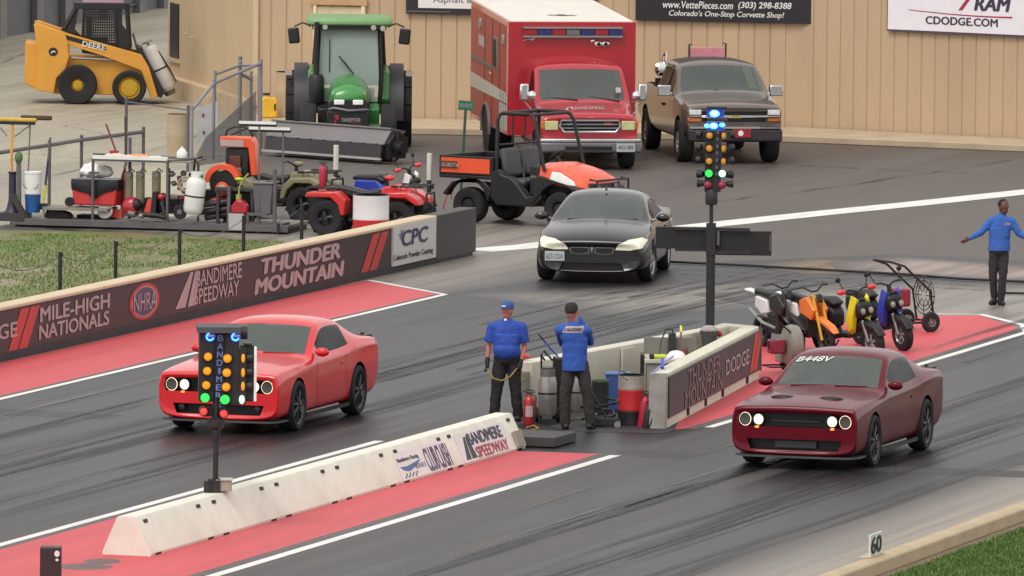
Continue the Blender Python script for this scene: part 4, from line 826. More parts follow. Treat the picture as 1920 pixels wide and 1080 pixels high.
    MB().tube([(.50, .10, 1.62), (.47, -.22, 2.0)], .016, 5).tube([(.50, .10, 1.62), (.47, -.12, 1.9)], .012, 5).build('wiper', m_blackp, c)
    MB().tube([(.45, -.42, 1.65), (.40, -.42, 2.35)], .012, 5).build('wiper', m_blackp, c)
    for k in range(3): MB().box((.30, .82, .55+k*.22), (.26, .20, .04)).build('step', m_blackp, c) if k < 2 else None
    # sweeper: housing outline extruded along its own length, angled across the front
    A, B = Vector((*G2(508, 291), 0)), Vector((*G2(730, 308), 0)); d = (B-A).normalized(); n = Vector((d.y, -d.x, 0)); n = n if n.x < 0 else -n
    def pr(o0, o1, prof): return [[p+n*a+Vector((0, 0, z)) for a, z in prof] for p in (o0, o1)]
    hs_ = MB().loft(pr(A, B, [(-.45, .66), (-.05, .74), (.18, .42), (.14, .40), (-.05, .66), (-.40, .60)])).build('sweeper_housing', m_gbox, None, bevel=.01); attach(hs_, c)
    def sub(o): o.parent = hs_; o.matrix_parent_inverse = c.matrix_basis.inverted() if False else Matrix(); return o
    sub(MB().loft(pr(A+d*.05, B-d*.05, [(.14, .42), (.19, .41), (.24, .12), (.20, .10)])).build('sweeper_apron', M('implement_dark_grey', S(66, 62, 66)), None))
    sub(MB().loft(pr(A-d*.02, B-d*.02, [(.20, .13), (.26, .14), (.27, .09), (.21, .09)])).build('edge_strip', M('pale_strip', S(205, 196, 196), .5), None))
    sub(MB().loft(pr(A-d*.02, B+d*.02, [(-.46, .68), (-.03, .765), (-.0, .735), (-.45, .65)])).build('top_flange', m_galv, None))
    for k in range(9): sub(MB().sph(A+d*((B-A).length*(k+.5)/9)+n*.20+Vector((0, 0, .44)), .028, 8, 5).build('bolt', m_silver, None))
    sub(MB().loft(pr(B, B+d*.12, [(-.45, .55), (-.1, .70), (.12, .45), (.10, .12), (-.35, .12)])).build('side_plate', m_blackp, None)); 
    sub(MB().cyl(A+d*.05-n*.15+Vector((0, 0, .30)), B-d*.05-n*.15+Vector((0, 0, .30)), .27, n=20).build('brush', M('brush_bristles', S(60, 34, 38), .9, noise=.4, scale=30), None))
    sub(MB().tube([B+d*.15+Vector((0, 0, .2)), B+d*.28+Vector((0, 0, .45)), B+d*.22+Vector((0, 0, .68)), B+Vector((0, 0, .66))-n*.1], .016, 6).cyl(B+d*.1-n*.1+Vector((0, 0, .36)), B+d*.34-n*.1+Vector((0, 0, .36)), .13).build('drive_motor', m_blackp, None))
    M1 = (A+B)/2; attach(MB().cyl(M1-n*.3+Vector((0, 0, .5)), M1-n*1.1+Vector((0, 0, .55)), .09).box(M1-n*.45+Vector((0, 0, .5)), (.35, .5, .3), rz=R(18)).build('sweeper_mount', m_blackp, None), c)
    return c
tractor()
# ================================================================== SKID STEER
def skid():
    K = 81.0
    def P(px, py): return ((px-190)/K, (188-py)/K)
    c = thing('skid_steer', 'yellow skid steer loader with a mesh cab on the concrete yard', 'loader', (*G2(192, 192), 0), R(-71))
    W = .62
    tw = [P(62, 40), P(70, 39), P(118, 55), P(125, 70), P(128, 100), P(122, 122), P(105, 140), P(100, 168), P(65, 162), P(72, 100)]
    for s in (1, -1): MB().prism(tw, s*.55, s*.80).build('rear_tower', m_yel, c, bevel=.015)
    MB().prism([P(47, 74), P(75, 78), P(75, 160), P(62, 160), P(45, 150)], -.60, .60).build('engine_cover', m_yel, c, bevel=.02)
    MB().prism([P(52, 84), P(56, 84), P(56, 125), P(52, 125)], -.5, .5).build('vent', m_galv, c)
    MB().prism([P(70, 95), P(260, 108), P(272, 150), P(262, 172), P(100, 170), P(66, 150)], -.56, .56).build('chassis', m_yel, c, bevel=.02)
    for s in (1, -1):
        a = MB(); a.prism([P(70, 40), P(118, 55), P(200, 78), P(262, 95), P(276, 118), P(293, 172), P(281, 178), P(262, 125), P(244, 118), P(190, 98), P(112, 74), P(66, 58)], s*.57, s*.72); a.build('lift_arm', m_yel, c, bevel=.012)
        MB().prism([P(122, 60), P(196, 80), P(196, 88), P(122, 68)], s*.722, s*.73).build('arm_stripe', m_blackp, c)
        MB().cyl((P(132, 103)[0], s*.66, P(132, 103)[1]), (P(228, 106)[0], s*.66, P(228, 106)[1]), .03).build('hydraulic_ram', m_silver, c)
    decal('arm_lettering', 'DEERE', (P(152, 80)[0], -.735, P(152, 80)[1]), (P(194, 0)[0]-P(152, 0)[0], 0, -.11), (.02, 0, .12), m_white, c, bold=.02)
    ring = [(.5+.5*math.cos(t*math.pi/10), .5+.5*math.sin(t*math.pi/10)) for t in range(20)]
    x, z = P(90, 99); shape('emblem', ring, (x, -.803, z), (.21, 0, 0), (0, 0, .20), m_blackp, c); shape('emblem_mark', [(.1, .3), (.35, .35), (.5, .6), (.9, .45), (.85, .6), (.55, .8), (.3, .65)], (x+.03, -.81, z+.02), (.15, 0, 0), (0, 0, .14), m_white, c)
    # cab with mesh side
    cb = MB()
    for s in (1, -1):
        cb.tube([(*[P(118, 50)[0]], s*.50, P(118, 50)[1]), (P(145, 3)[0], s*.48, P(145, 3)[1])], .045, 6)
        cb.tube([(P(240, 85)[0], s*.50, P(240, 85)[1]), (P(234, 3)[0], s*.48, P(234, 3)[1])], .06, 6)
        cb.tube([(P(152, 70)[0], s*.50, P(152, 70)[1]), (P(155, 6)[0], s*.48, P(155, 6)[1])], .03, 6)
        cb.tube([(P(216, 78)[0], s*.50, P(216, 78)[1]), (P(214, 6)[0], s*.48, P(214, 6)[1])], .04, 6)
    cb.b2((P(136, 0)[0], -.52, P(0, 12)[1]), (P(240, 0)[0], .52, P(0, 1)[1]))
    cb.prism([P(112, 52), P(150, 62), P(150, 76), P(240, 88), P(240, 60), P(226, 40), P(226, 10), P(216, 10), P(216, 80), P(152, 66), P(138, 50), P(146, 8), P(138, 8)], -.50, -.46)
    cb.build('cab_frame', m_blackp, c)
    x0, x1, z0, z1 = P(155, 0)[0], P(215, 0)[0], P(0, 80)[1], P(0, 12)[1]
    for s in (1, -1):
        ms = MB()
        for k in range(15): ms.b2((x0+(x1-x0)*k/14-.012, s*.49, z0), (x0+(x1-x0)*k/14+.012, s*.505, z1))
        for k in range(15): ms.b2((x0, s*.49, z0+(z1-z0)*k/14-.012), (x1, s*.506, z0+(z1-z0)*k/14+.012))
        ms.build("cab_mesh", m_blackp, c)
    MB().b2((P(168, 0)[0], -.22, P(0, 84)[1]), (P(200, 0)[0], .22, P(0, 66)[1])).b2((P(160, 0)[0], -.22, P(0, 70)[1]), (P(170, 0)[0], .22, P(0, 30)[1])).build('seat', m_blackp, c, bevel=.04)
    MB().box((P(190, 0)[0], 0, P(0, 1)[1]), (.95, .9, .05)).build('roof', M('pinkish_roof', S(190, 150, 160), .5), c)
    MB().prism([P(150, 80), P(226, 92), P(226, 102), P(152, 94)], -.565, -.56).build('side_opening', m_grille, c)
    for px, r in ((144, 36), (240, 31)):
        for s in (1, -1): wheel('wheel', c, ((px-190)/K, s*.78, r/K+.01), r/K+.01, .30, .14 if px < 200 else .25, M('rim_yellow', S(225, 180, 40)), 9, out=s)
    # front coupler plate
    cp = MB(); cp.prism([P(250, 80), P(262, 84), P(306, 165), P(300, 176), P(288, 172)], -.60, .60); cp.build('coupler', m_blackp, c)
    MB().tube([(P(246, 58)[0], -.3, P(0, 58)[1]), (P(252, 78)[0], -.3, P(0, 78)[1]), (P(262, 80)[0], -.3, P(0, 88)[1])], .03, 6).build('hydraulic_hose', m_galv, c)
    MB().tube([(P(236, 8)[0], -.45, P(0, 8)[1]), (P(250, 6)[0], -.45, P(0, 4)[1])], .03, 6).sph((P(251, 5)[0], -.45, P(0, 5)[1]), .05).build('work_lamp', m_blackp, c)
    # the gas cylinder strapped on the coupler
    T = Matrix.LocRotScale(c.location, c.rotation_euler, Vector((1, 1, 1))); a, b = P(276, 82), P(314, 165)
    t = thing('gas_cylinder', 'large silver gas cylinder strapped upright to the front of the skid steer', 'gas cylinder', T@Vector((b[0], 0, b[1])), R(-71))
    ax = Vector((a[0]-b[0], 0, a[1]-b[1])); L = ax.length; an = ax.normalized(); off = an.cross(Vector((0, 1, 0)))*0
    MB().lathe([(.10, -.02), (.17, .03), (.20, .12), (.20, L-.14), (.17, L-.04), (.08, L)], off, an, 24).build('tank', M('grey_cylinder_paint', S(214, 210, 204, .92), .5, noise=.08, scale=5), t)
    MB().lathe([(.12, 0), (.14, .1), (.12, .1)], off-an*.10, an, 20, caps=False).build('foot_ring', m_galv, t)
    MB().tube([an*(L+.02), an*(L+.12)], .035, 8).tube([an*(L-.0)+Vector((0, .12*math.cos(R(k)), 0))+an.cross(Vector((0, 1, 0)))*.12*math.sin(R(k))+an*.1 for k in range(0, 361, 30)], .016, 6).build('valve', m_silver, t)
    for f in (.47,): MB().lathe([(.208, 0), (.208, .035)], off+an*L*f, an, 24, caps=False).tube([an*L*.9+Vector((.16, -.12, 0)), an*L*.47+Vector((.24, -.1, 0)), an*L*.2+Vector((.26, -.1, 0))], .02, 6).build('strap', m_blackp, t)
    return c
skid()
# ================================================================== ORANGE UTILITY VEHICLE
def utv():
    c = thing('utility_vehicle', 'orange and black open utility vehicle with roll bars and cargo bed', 'utility vehicle', (*G2(1003, 420), 0), R(-106))
    WB = .98; WR = .325
    for x in (-WB, WB):
        for s in (1, -1): wheel('wheel', c, (x, s*.62, WR), WR, .27, .15, m_dark, 9, out=s)
    MB().b2((-1.35, -.30, .34), (1.45, .30, .50)).cyl((-WB, -.5, WR), (-WB, .5, WR), .06).cyl((WB, -.5, WR), (WB, .5, WR), .06).build('chassis', m_blackp, c)
    MB().b2((-.42, -.66, .40), (.62, .66, .50)).build('floor', m_blackp, c)
    for s in (1, -1):
        y0, y1 = s*.70, s*.76
        MB().prism([(-.45, .95), (-.50, .52), (-.35, .36), (.45, .36), (.62, .50), (.60, .60), (.30, .52), (.12, .72), (-.05, .86), (-.25, .9), (-.30, 1.0)], s*.55, y1).build('side_body', m_blackp, c, bevel=.02)
        a = arc2(WB, .33, .46, 150, 20, 10); MB().prism([(.42, .40), (.52, .92), (1.40, .72), (1.48, .58)]+a[::-1], s*.52, s*.78).build('fender', m_blackp, c, bevel=.015)
        a = arc2(-WB, .33, .46, 160, 10, 10); MB().prism(a+[(-.44, .62), (-.60, .76), (-1.3, .74), (-1.50, .52)], s*.60, s*.78).build('fender', m_blackp, c, bevel=.015)
    # bed
    MB().b2((-1.60, -.74, .80), (-.42, .74, .86)).b2((-1.60, -.74, .86), (-1.55, .74, 1.20)).b2((-.47, -.74, .86), (-.42, .74, 1.20)).b2((-1.60, .70, .86), (-.42, .74, 1.20)).b2((-1.60, -.74, .86), (-.42, -.70, 1.20)).build('cargo_bed', m_blackp, c, bevel=.015)
    MB().b2((-1.55, -.755, .90), (-.50, -.742, 1.16)).build('bed_side_panel', m_orange, c); MB().b2((-1.55, .742, .90), (-.50, .755, 1.16)).build('bed_side_panel', m_orange, c)
    MB().b2((-1.56, -.78, .98), (-1.20, -.756, 1.10)).build('panel_sticker', M('dark_sticker', S(120, 60, 50), .5), c)
    decal('bed_lettering', 'KUBOTA', (-1.50, -.785, 1.0), (.36, 0, 0), (0, 0, .07), m_letter, c, bold=.02)
    # hood
    hd = MB(); hd.loft([[(x, y*w_, zb if abs(y) > 1.5 else z) for y, z in ((-1, z0), (-.92, z1), (-.4, z2), (.4, z2), (.92, z1), (1, z0))] for x, w_, z0, z1, z2, zb in ((.42, .66, .80, 1.06, 1.12, 0), (.70, .68, .78, 1.05, 1.13, 0), (1.05, .66, .74, .98, 1.06, 0), (1.38, .58, .72, .86, .93, 0), (1.50, .50, .70, .78, .82, 0))], closed=True)
    hd.build('hood', m_orange, c, angle=50, bevel=.015)
    MB().box((1.40, 0, .70), (.26, 1.05, .22), top=(.8, .95)).build('front_fascia', m_blackp, c, bevel=.03)
    for s in (1, -1):
        MB().prism([(.74, .86), (.80, 1.0), (.98, .98), (1.26, .84), (1.30, .76), (1.02, .78)], s*.655, s*.69).build('headlight', M('bright_headlamp', S(248, 244, 236)), c, bevel=.012)
        MB().lathe([(.06, 0), (.06, .03), (.03, .04)], (1.53, s*.30, .72), (1, 0, 0), 14).build('fog_lamp', m_galv, c)
    MB().b2((.30, -.66, .55), (.50, .66, 1.08)).build('dashboard', m_blackp, c, bevel=.03)
    decal('side_lettering', 'RTV', (.34, -.672, .86), (.14, 0, 0), (0, 0, .05), m_letter, c)
    MB().tube([(1.45, -.52, .52), (1.66, -.52, .60), (1.66, -.52, .86), (1.50, -.52, .88)], .022, 6).tube([(1.45, .52, .52), (1.66, .52, .60), (1.66, .52, .86), (1.50, .52, .88)], .022, 6).tube([(1.66, -.52, .86), (1.66, .52, .86)], .022, 6).tube([(1.66, -.52, .62), (1.66, .52, .62)], .022, 6).build('front_guard', m_blackp, c)
    # seats
    MB().b2((-.34, -.62, .52), (.12, .62, .72)).build('seat_base', m_blackp, c, bevel=.02)
    for y in (-.31, .31):
        MB().box((-.08, y, .76), (.46, .56, .12)).build('seat', m_seat, c, bevel=.04); MB().box((-.33, y, 1.10), (.13, .55, .52), ry=R(-10)).build('seat_back', m_seat, c, bevel=.06)
    # roll bars
    rb = MB(); Z = 1.98
    for s in (1, -1):
        rb.tube([(-.40, s*.68, .85), (-.38, s*.68, Z-.12), (-.36, s*.64, Z-.02), (-.34, s*.56, Z)], .034, 8)
        rb.tube([(.62, s*.66, 1.0), (.40, s*.64, Z-.14), (.34, s*.62, Z-.04), (.26, s*.60, Z), (-.34, s*.58, Z)], .034, 8)
    rb.tube([(-.34, -.58, Z), (-.34, .58, Z)], .034, 8); rb.tube([(.30, -.60, Z-.01), (.30, .60, Z-.01)], .03, 8); rb.tube([(-.37, -.66, 1.42), (-.37, .66, 1.42)], .022, 6)
    for y in (-.2, .2): rb.tube([(-.37, y, 1.42), (-.36, y, Z-.02)], .016, 6)
    rb.build('roll_bars', m_blackp, c)
    sw = MB().tube(circ((0, 0, 0), .17, 16, 'z'), .018, 6).build('steering_wheel', m_blackp, c); sw.location = (.24, .32, 1.20); sw.rotation_euler = (0, R(-40), 0)
    MB().tube([(.38, .32, 1.05), (.25, .32, 1.19)], .03, 6).build('steering_column', m_blackp, c)
    MB().tube([(-.28, -.02, 1.0), (-.20, -.06, .80)], .02, 6).build('seat_belt', m_dark, c)
    MB().box((-.38, -.45, .84), (.10, .16, .07)).build('buckle', M('yellow_plastic', S(220, 205, 60), .4), c, bevel=.02)
    c.scale = (1.07, 1.07, 1.09); return c
utv()
# ================================================================== WALLS, BARRIERS, PIT BOX
def planept(px, py, axis, val):
    d = G(px, py)-CAM; i = 'xyz'.index(axis); return CAM+d*((val-CAM[i])/d[i])
m_brown = M('dark_brown_banner', S(84, 62, 66, .62), .55, noise=.05)
m_stripe = M('red_stripe_paint', S(214, 66, 62, .8), .5, noise=.05)
m_banner_grey = M('dark_grey_banner', S(66, 62, 64, .8), .55, noise=.06)
m_ltr = M('pale_pink_lettering', S(222, 196, 194, .62), .55, noise=.05)
WY = 11.09
wl = thing('barrier_wall', 'long dark banner-covered barrier wall with a cream cap beside the left lane', 'wall', (0, WY, 0))
def wx(px): return planept(px, 678-.225*px-40, 'y', WY-.03).x
X1 = 33.5; XC = wx(818); XN = wx(735)
MB().b2((-60, .03, 0), (X1, .28, .828)).build('concrete_core', M('wall_concrete', S(170, 160, 150), .8, noise=.1), wl)
MB().b2((-60, -.02, 0), (X1-.2, .03, .14)).build('base', M('wall_base', S(70, 66, 70), .7, noise=.2), wl)
MB().b2((-60, -.01, .14), (XN, .028, .831)).build('banner', m_brown, wl)
MB().b2((XC+.02, -.03, .06), (X1, .30, .885)).build('end_panel', m_banner_grey, wl, bevel=.01)
MB().prism([(-.035, .832), (-.035, .87), (-.015, .89), (.30, .89), (.32, .87), (.32, .832)], -60, XC, 'x').build('cap', M('cream_cap', S(238, 214, 178, .72), .6, noise=.06, scale=1.5), wl)
MB().b2((XN+.05, -.045, .13), (XC-.05, -.0, .85)).build('sponsor_sign', M('white_sign', S(232, 226, 224, .8), .5, noise=.04), wl)
FY = -.014
def wtxt(name, txt, px0, px1, z0, z1, mat=m_ltr, shear=0.0, bold=.02, y=FY, **k):
    a, b = wx(px0), wx(px1); return decal(name, txt, (a, y, z0), (b-a, 0, 0), (0, 0, z1-z0), mat, wl, shear=shear, bold=bold, **k)
def wshape(name, pts, px0, px1, z0, z1, mat, y=FY, off=.004):
    a, b = wx(px0), wx(px1); return shape(name, pts, (a, y, z0), (b-a, 0, 0), (0, 0, z1-z0), mat, wl, off=off)
wtxt('banner_lettering', 'DODGE', -72, 33, .36, .60, bold=.03)
for a in (17, 36): wshape('banner_stripe', [(0, 0), (.42, 0), (1, 1), (.58, 1)], a, a+40, .14, .79, m_stripe)
wtxt('banner_lettering', 'MILE-HIGH', 77, 206, .50, .74, bold=.045); wtxt('banner_lettering', 'NATIONALS', 75, 205, .22, .45, bold=.045)
ring = lambda r, n=28: [(.5+r*math.cos(2*math.pi*k/n), .5+r*math.sin(2*math.pi*k/n)) for k in range(n)]
for nm, r, mt, of in (('emblem_ring', .5, m_stripe, .004), ('emblem_line', .42, m_ltr, .007), ('emblem_disc', .39, M('emblem_purple', S(88, 78, 112, .8), .5), .010)): wshape(nm, ring(r), 244, 300, .17, .78, mt, off=of)
wtxt('emblem_lettering', 'NHRA', 251, 293, .33, .62, y=FY-.010, bold=.01)
wshape('track_emblem', [(0, 0), (.42, 0), (.75, 1), (.62, 1)], 330, 375, .22, .80, m_ltr); wshape('track_emblem', [(.52, 0), (.85, 0), (1, 1), (.82, 1)], 330, 375, .22, .80, m_ltr)
wtxt('banner_lettering', 'BANDIMERE', 369, 454, .53, .79, bold=.03); wtxt('banner_lettering', 'SPEEDWAY', 366, 449, .23, .49, bold=.03)
wtxt('banner_lettering', 'THUNDER', 492, 638, .50, .76, shear=.12, bold=.075); wtxt('banner_lettering', 'MOUNTAIN', 480, 645, .17, .43, shear=.12, bold=.075)
for a in (678, 694): wshape('banner_stripe', [(0, 0), (.38, 0), (1, 1), (.62, 1)], a, a+36, .14, .79, m_stripe)
m_navy = M('navy_lettering', S(52, 58, 120), .5)
wtxt('sign_lettering', 'CPC', 752, 800, .46, .74, m_navy, y=-.045, bold=.05, shear=.1); wtxt('sign_lettering', 'Colorado Powder Coating', 736, 810, .20, .33, m_dark, y=-.045, bold=.01)
wshape('sign_splash', [(.5, 0), (.7, .3), (1, .35), (.75, .55), (.9, .9), (.55, .7), (.3, 1), (.35, .6), (0, .55), (.3, .35), (.2, .05), (.45, .25)], 745, 758, .55, .80, M('grey_splash', S(150, 140, 150), .5), y=-.045)
# ---- centre barrier: six concrete sections
BYL, BYR, TYL, TYR, BH = -.56, -1.25, -.76, -1.03, .52
def bxr(px, zz=.3):                                   # x on the right-hand sloping face for a pixel column
    y = BYR+(TYR-BYR)*zz/BH
    py = 1042-(px-289)*.295-35; return planept(px, py, 'y', y).x
cuts_px = [222, 393, 511, 625, 734, 841, 965]
m_bar = M('barrier_concrete', S(240, 235, 220, .84), .75, noise=.08, scale=2.2, bump=.15)
labels = ['nearest white concrete barrier section with a bare sloping end', 'white barrier section just beyond the near starting lights', 'plain white barrier section, third from the near end', 'plain white barrier section touching the one with the club race poster',
          'white barrier section carrying the blue and purple club race poster', 'farthest white barrier section carrying the speedway poster']
m_slot = M('black_slot', S(34, 30, 32), .6); m_poster = M('poster_white', S(246, 240, 238, .8), .5, noise=.03)
def bface(x0, x1, z0, z1, prt, name, mat, off=.006):
    a = (x0, BYR+(TYR-BYR)*z0/BH, z0); return (a, (x1-x0, 0, 0), (0, (TYR-BYR)*(z1-z0)/BH, z1-z0))
for i in range(6):
    xa = -20.25 if i == 0 else bxr(cuts_px[i]); xb = -3.35 if i == 5 else bxr(cuts_px[i+1])
    b = thing('concrete_barrier', labels[i], 'barrier', (xa, 0, 0), 0, 'white barriers down the middle of the strip'); L = xb-xa
    pr = [(BYR, .04), (BYR+.01, 0), (BYL-.01, 0), (BYL, .04), (TYL, BH-.02), (TYL-.02, BH), (TYR+.02, BH), (TYR, BH-.02)]
    mb = MB(); mb.loft([[(x, y, z) for y, z in pr] for x in (.003, L-.003)]); mb.build('block', m_bar, b)
    for xs in ([.35, L-.30] if i else [.30, L-.30]):
        if i == 5 and xs < 1: xs = .2
        zc = .44; y = BYR+(TYR-BYR)*zc/BH; MB().box((xs, y+.012, zc), (.15, .03, .05), rx=R(-22)).build('lifting_slot', m_slot, b)
        MB().box((xs, BYR+.012, .016), (.22, .03, .03)).build('drain_slot', m_slot, b)
    def fp(x0, x1, z0, z1): return (x0-xa, BYR+(TYR-BYR)*(z0-.04)/(BH-.06), z0), (x1-x0, 0, 0), (0, (TYR-BYR)*(z1-z0)/(BH-.06), z1-z0)
    if i == 4:
        x0, x1 = bxr(741), bxr(836); shape('poster', [(0, 0), (1, 0), (1, 1), (0, 1)], *fp(x0, x1, .04, .42), m_poster, b, off=.004)
        blue = M('poster_blue', S(86, 120, 190), .5); pur = M('poster_purple', S(126, 88, 138), .5)
        shape('poster_wing', [(0, .7), (.3, .6), (1, 1), (.75, .45), (.35, .0), (.1, .25)], *fp(bxr(745), bxr(785), .14, .26), blue, b, off=.008)
        for k in range(8): shape('poster_check', [(0, 0), (.6, 0), (1, 1), (.4, 1)], *fp(bxr(746+k*3.2), bxr(749.5+k*3.2), .06+.03*(k % 2), .09+.03*(k % 2)), m_dark, b, off=.008)
        decal('poster_lettering', 'Bandimere Racing', *fp(bxr(744), bxr(783), .27, .34), M('grey_text', S(110, 108, 120), .5), b, bold=.01, off=.008); decal('poster_lettering', 'SERIES', *fp(bxr(770), bxr(790), .15, .21), M('grey_text', S(110, 108, 120)), b, off=.012)
        decal('poster_lettering', 'CLUB', *fp(bxr(793), bxr(813), .06, .38), pur, b, bold=.015, off=.008, spacing=1.0); decal('poster_lettering', 'CLASH', *fp(bxr(815), bxr(836), .06, .38), pur, b, bold=.015, off=.008, spacing=1.0)
    if i == 5:
        x0, x1 = bxr(856), bxr(949); shape('poster', [(0, 0), (1, 0), (1, 1), (0, 1)], *fp(x0, x1, .04, .44), m_poster, b, off=.004)
        blk = M('poster_black', S(50, 48, 60), .5)
        shape('poster_emblem', [(0, 0), (.42, 0), (.62, 1), (.45, 1)], *fp(bxr(862), bxr(882), .07, .38), blk, b, off=.008); shape('poster_emblem', [(.52, 0), (1, 0), (.82, 1), (.66, 1)], *fp(bxr(862), bxr(882), .07, .38), blk, b, off=.008)
        decal('poster_lettering', 'BANDIMERE', *fp(bxr(878), bxr(939), .25, .41), M('poster_navy', S(66, 58, 98), .5), b, bold=.05, off=.008); decal('poster_lettering', 'SPEEDWAY', *fp(bxr(884), bxr(942), .06, .21), M('poster_red', S(222, 66, 82), .5), b, bold=.05, off=.008)
        MB().box((L-.25, BYR+.03, .17), (.35, .04, .24), rx=R(-22)).build('notch', M('notch_shadow', S(190, 180, 160), .7), b)
# small black post and the low dark box by the barrier end
t = thing('marker_post', 'short black post with a white mark at the bottom left on the red paint', 'post', (*G2(95, 1101), 0), R(17))
MB().box((0, 0, .26), (.26, .27, .52)).build('post', M('matt_black_post', S(66, 50, 50), .6), t, bevel=.01)
MB().box((0, 0, .525), (.24, .26, .012)).build('top', M('brown_top', S(120, 98, 90), .6), t)
shape('mark', [(.5+.5*math.cos(k*.628), .62+.38*math.sin(k*.628)) for k in range(10)], (-.132, -.05, .38), (0, -.07, 0), (0, 0, .11), m_white, t, off=.003)
shape('mark', [(.5+.3*math.cos(k*.628), .2+.2*math.sin(k*.628)) for k in range(10)], (-.132, -.05, .35), (0, -.07, 0), (0, 0, .09), m_white, t, off=.003)
t = thing('step_box', 'low dark grey box on the ground beside the far end of the white barrier', 'box', (-2.6, -1.22, 0), 0)
MB().b2((-.55, -.42, .012), (.55, .42, .16)).build('box', M('step_box_grey', S(84, 80, 80), .6, noise=.1), t, bevel=.012)
# distance board on the kerb
p60 = G(1641, 1049); t = thing('distance_board', 'small white board reading 60 standing on the right-hand kerb', 'sign', (p60.x, -10.27, .045), 0)
MB().b2((-.30, -.012, 0), (.30, .012, .31)).build('board', M('board_white', S(236, 240, 226, .8), .5), t, bevel=.004)
decal('board_lettering', '60', (-.26, -.012, .05), (.50, 0, 0), (0, 0, .22), m_dark, t, bold=.05, off=.004)
MB().box((.0, .05, .01), (.66, .16, .02)).build('foot', M('foot_cream', S(230, 215, 190), .6), t)
# ---- pit box: two diverging walls closed at the far end
m_pitc = M('pit_wall_cream', S(236, 230, 210, .75), .7, noise=.08, scale=1.2, stretch=(1, 1, .4), bump=.1)
m_pitg = M('pit_wall_grey', S(168, 162, 154, .8), .75, noise=.2, scale=5, bump=.2)
pit = thing('pit_enclosure', 'cream concrete pit enclosure with a dark banner on its right side', 'wall', (0, 0, 0))
RO0, RO1, LO0, LO1 = Vector((.53, -2.28, 0)), Vector((9.65, -1.15, 0)), Vector((1.8, .50, 0)), Vector((10.02, -.43, 0)); H_ = .85; TH = .26
def strip(a, b, side, t=TH):                          # wall footprint, thickness towards the inside
    d = (b-a).normalized(); n = Vector((-d.y, d.x, 0))*side*t; return [(a.x, a.y), (b.x, b.y), (b.x+n.x, b.y+n.y), (a.x+n.x, a.y+n.y)]
dR = (RO1-RO0).normalized(); nR = Vector((-dR.y, dR.x, 0)); dL = (LO1-LO0).normalized(); nL = Vector((dL.y, -dL.x, 0))
MB().prism(strip(RO0+dR*.02, RO1, 1), 0, H_, 'z').build('right_wall', m_pitc, pit, bevel=.02)
MB().prism(strip(RO0-dR*.05-nR*.005, RO0+dR*.02-nR*.005, 1, TH+.01), 0, H_+.005, 'z').build('wall_end', m_pitg, pit, bevel=.015)
MB().prism(strip(LO0, LO1, -1), 0, H_-.01, 'z').build('left_wall', m_pitc, pit, bevel=.02)
MB().prism([(LO1.x-.30, LO1.y), (LO1.x+.02, LO1.y-.02), (RO1.x+.02, RO1.y+.02), (RO1.x-.28, RO1.y+.02)], 0, H_+.004, 'z').build('back_wall', m_pitc, pit, bevel=.02)
MB().prism(strip(LO0-dL*.12, LO0-dL*.01, -1, .24), 0, .70, 'z').build('left_wall_end', m_pitg, pit, bevel=.02)
for k in (.42, .62): q = LO0+dL*(LO1-LO0).length*k+nL*(TH+.012); MB().prism([(q.x, q.y), (q.x+dL.x*.5, q.y+dL.y*.5), (q.x+dL.x*.5+nL.x*.03, q.y+dL.y*.5+nL.y*.03), (q.x+nL.x*.03, q.y+nL.y*.03)], 0, H_-.06, 'z').build('buttress', m_pitc, pit)
LR = (RO1-RO0).length
MB().prism(strip(RO0-nR*.03+dR*.1, RO1-nR*.03, 1, .028), .16, H_-.06, 'z').build('banner', m_brown, pit)
fr_ = lambda s_, z: tuple(RO0-nR*.032+dR*s_+Vector((0, 0, z)))
def pl_on(px, py):                                    # distance along the panel for a pixel
    d = G(px, py)-CAM; nn = nR; t_ = (RO0-CAM).dot(nn)/d.dot(nn); q = CAM+d*t_; return (q-RO0).dot(dR)
def ptxt(txt, px0, px1, pyc, z0, z1, mat, **k):
    a, b = pl_on(px0, pyc[0]), pl_on(px1, pyc[1]); return decal('banner_lettering', txt, fr_(a, z0), tuple(dR*(b-a)), (0, 0, z1-z0), mat, pit, **k)
m_faded = M('faded_lettering', S(150, 116, 118, .7), .6, noise=.15)
ptxt('THUNDER', 1286, 1346, (710, 680), .50, .75, m_faded, bold=.04, shear=.05); ptxt('MOUNTAIN', 1280, 1350, (740, 715), .20, .46, m_faded, bold=.04, shear=.05)
ptxt('DODGE', 1357, 1400, (690, 665), .36, .60, m_ltr, bold=.02)
for a in (1402, 1409): s0, s1 = pl_on(a, 690), pl_on(a+16, 660); shape('banner_stripe', [(0, 0), (.4, 0), (1, 1), (.6, 1)], fr_(s0, .20), tuple(dR*(s1-s0)), (0, 0, .58), m_stripe, pit)
for px in (1289, 1322, 1354, 1400): s0 = pl_on(px, 760-(px-1289)*.6); q = RO0-nR*.012+dR*s0; MB().box((q.x, q.y, .10), (.10, .03, .12), rz=math.atan2(dR.y, dR.x)).build('slot', m_slot, pit)
MB().cyl(tuple(RO1-nR*.035-dR*.03+Vector((0, 0, .14))), tuple(RO1-nR*.035-dR*.03+Vector((0, 0, H_-.02))), .018).build('edge_strip', m_galv, pit)
o = MB().prism([(-.45, -1.0), (-.2, -2.45), (.4, -2.45), (3.2, -1.75), (3.2, -.9), (.3, -.5)], .003, .007, 'z').build('rubber_mat', M('rubber_mat', S(66, 62, 64), .7, noise=.15)); tag(o, 'black rubber mat on the ground at the mouth of the pit enclosure', 'mat')
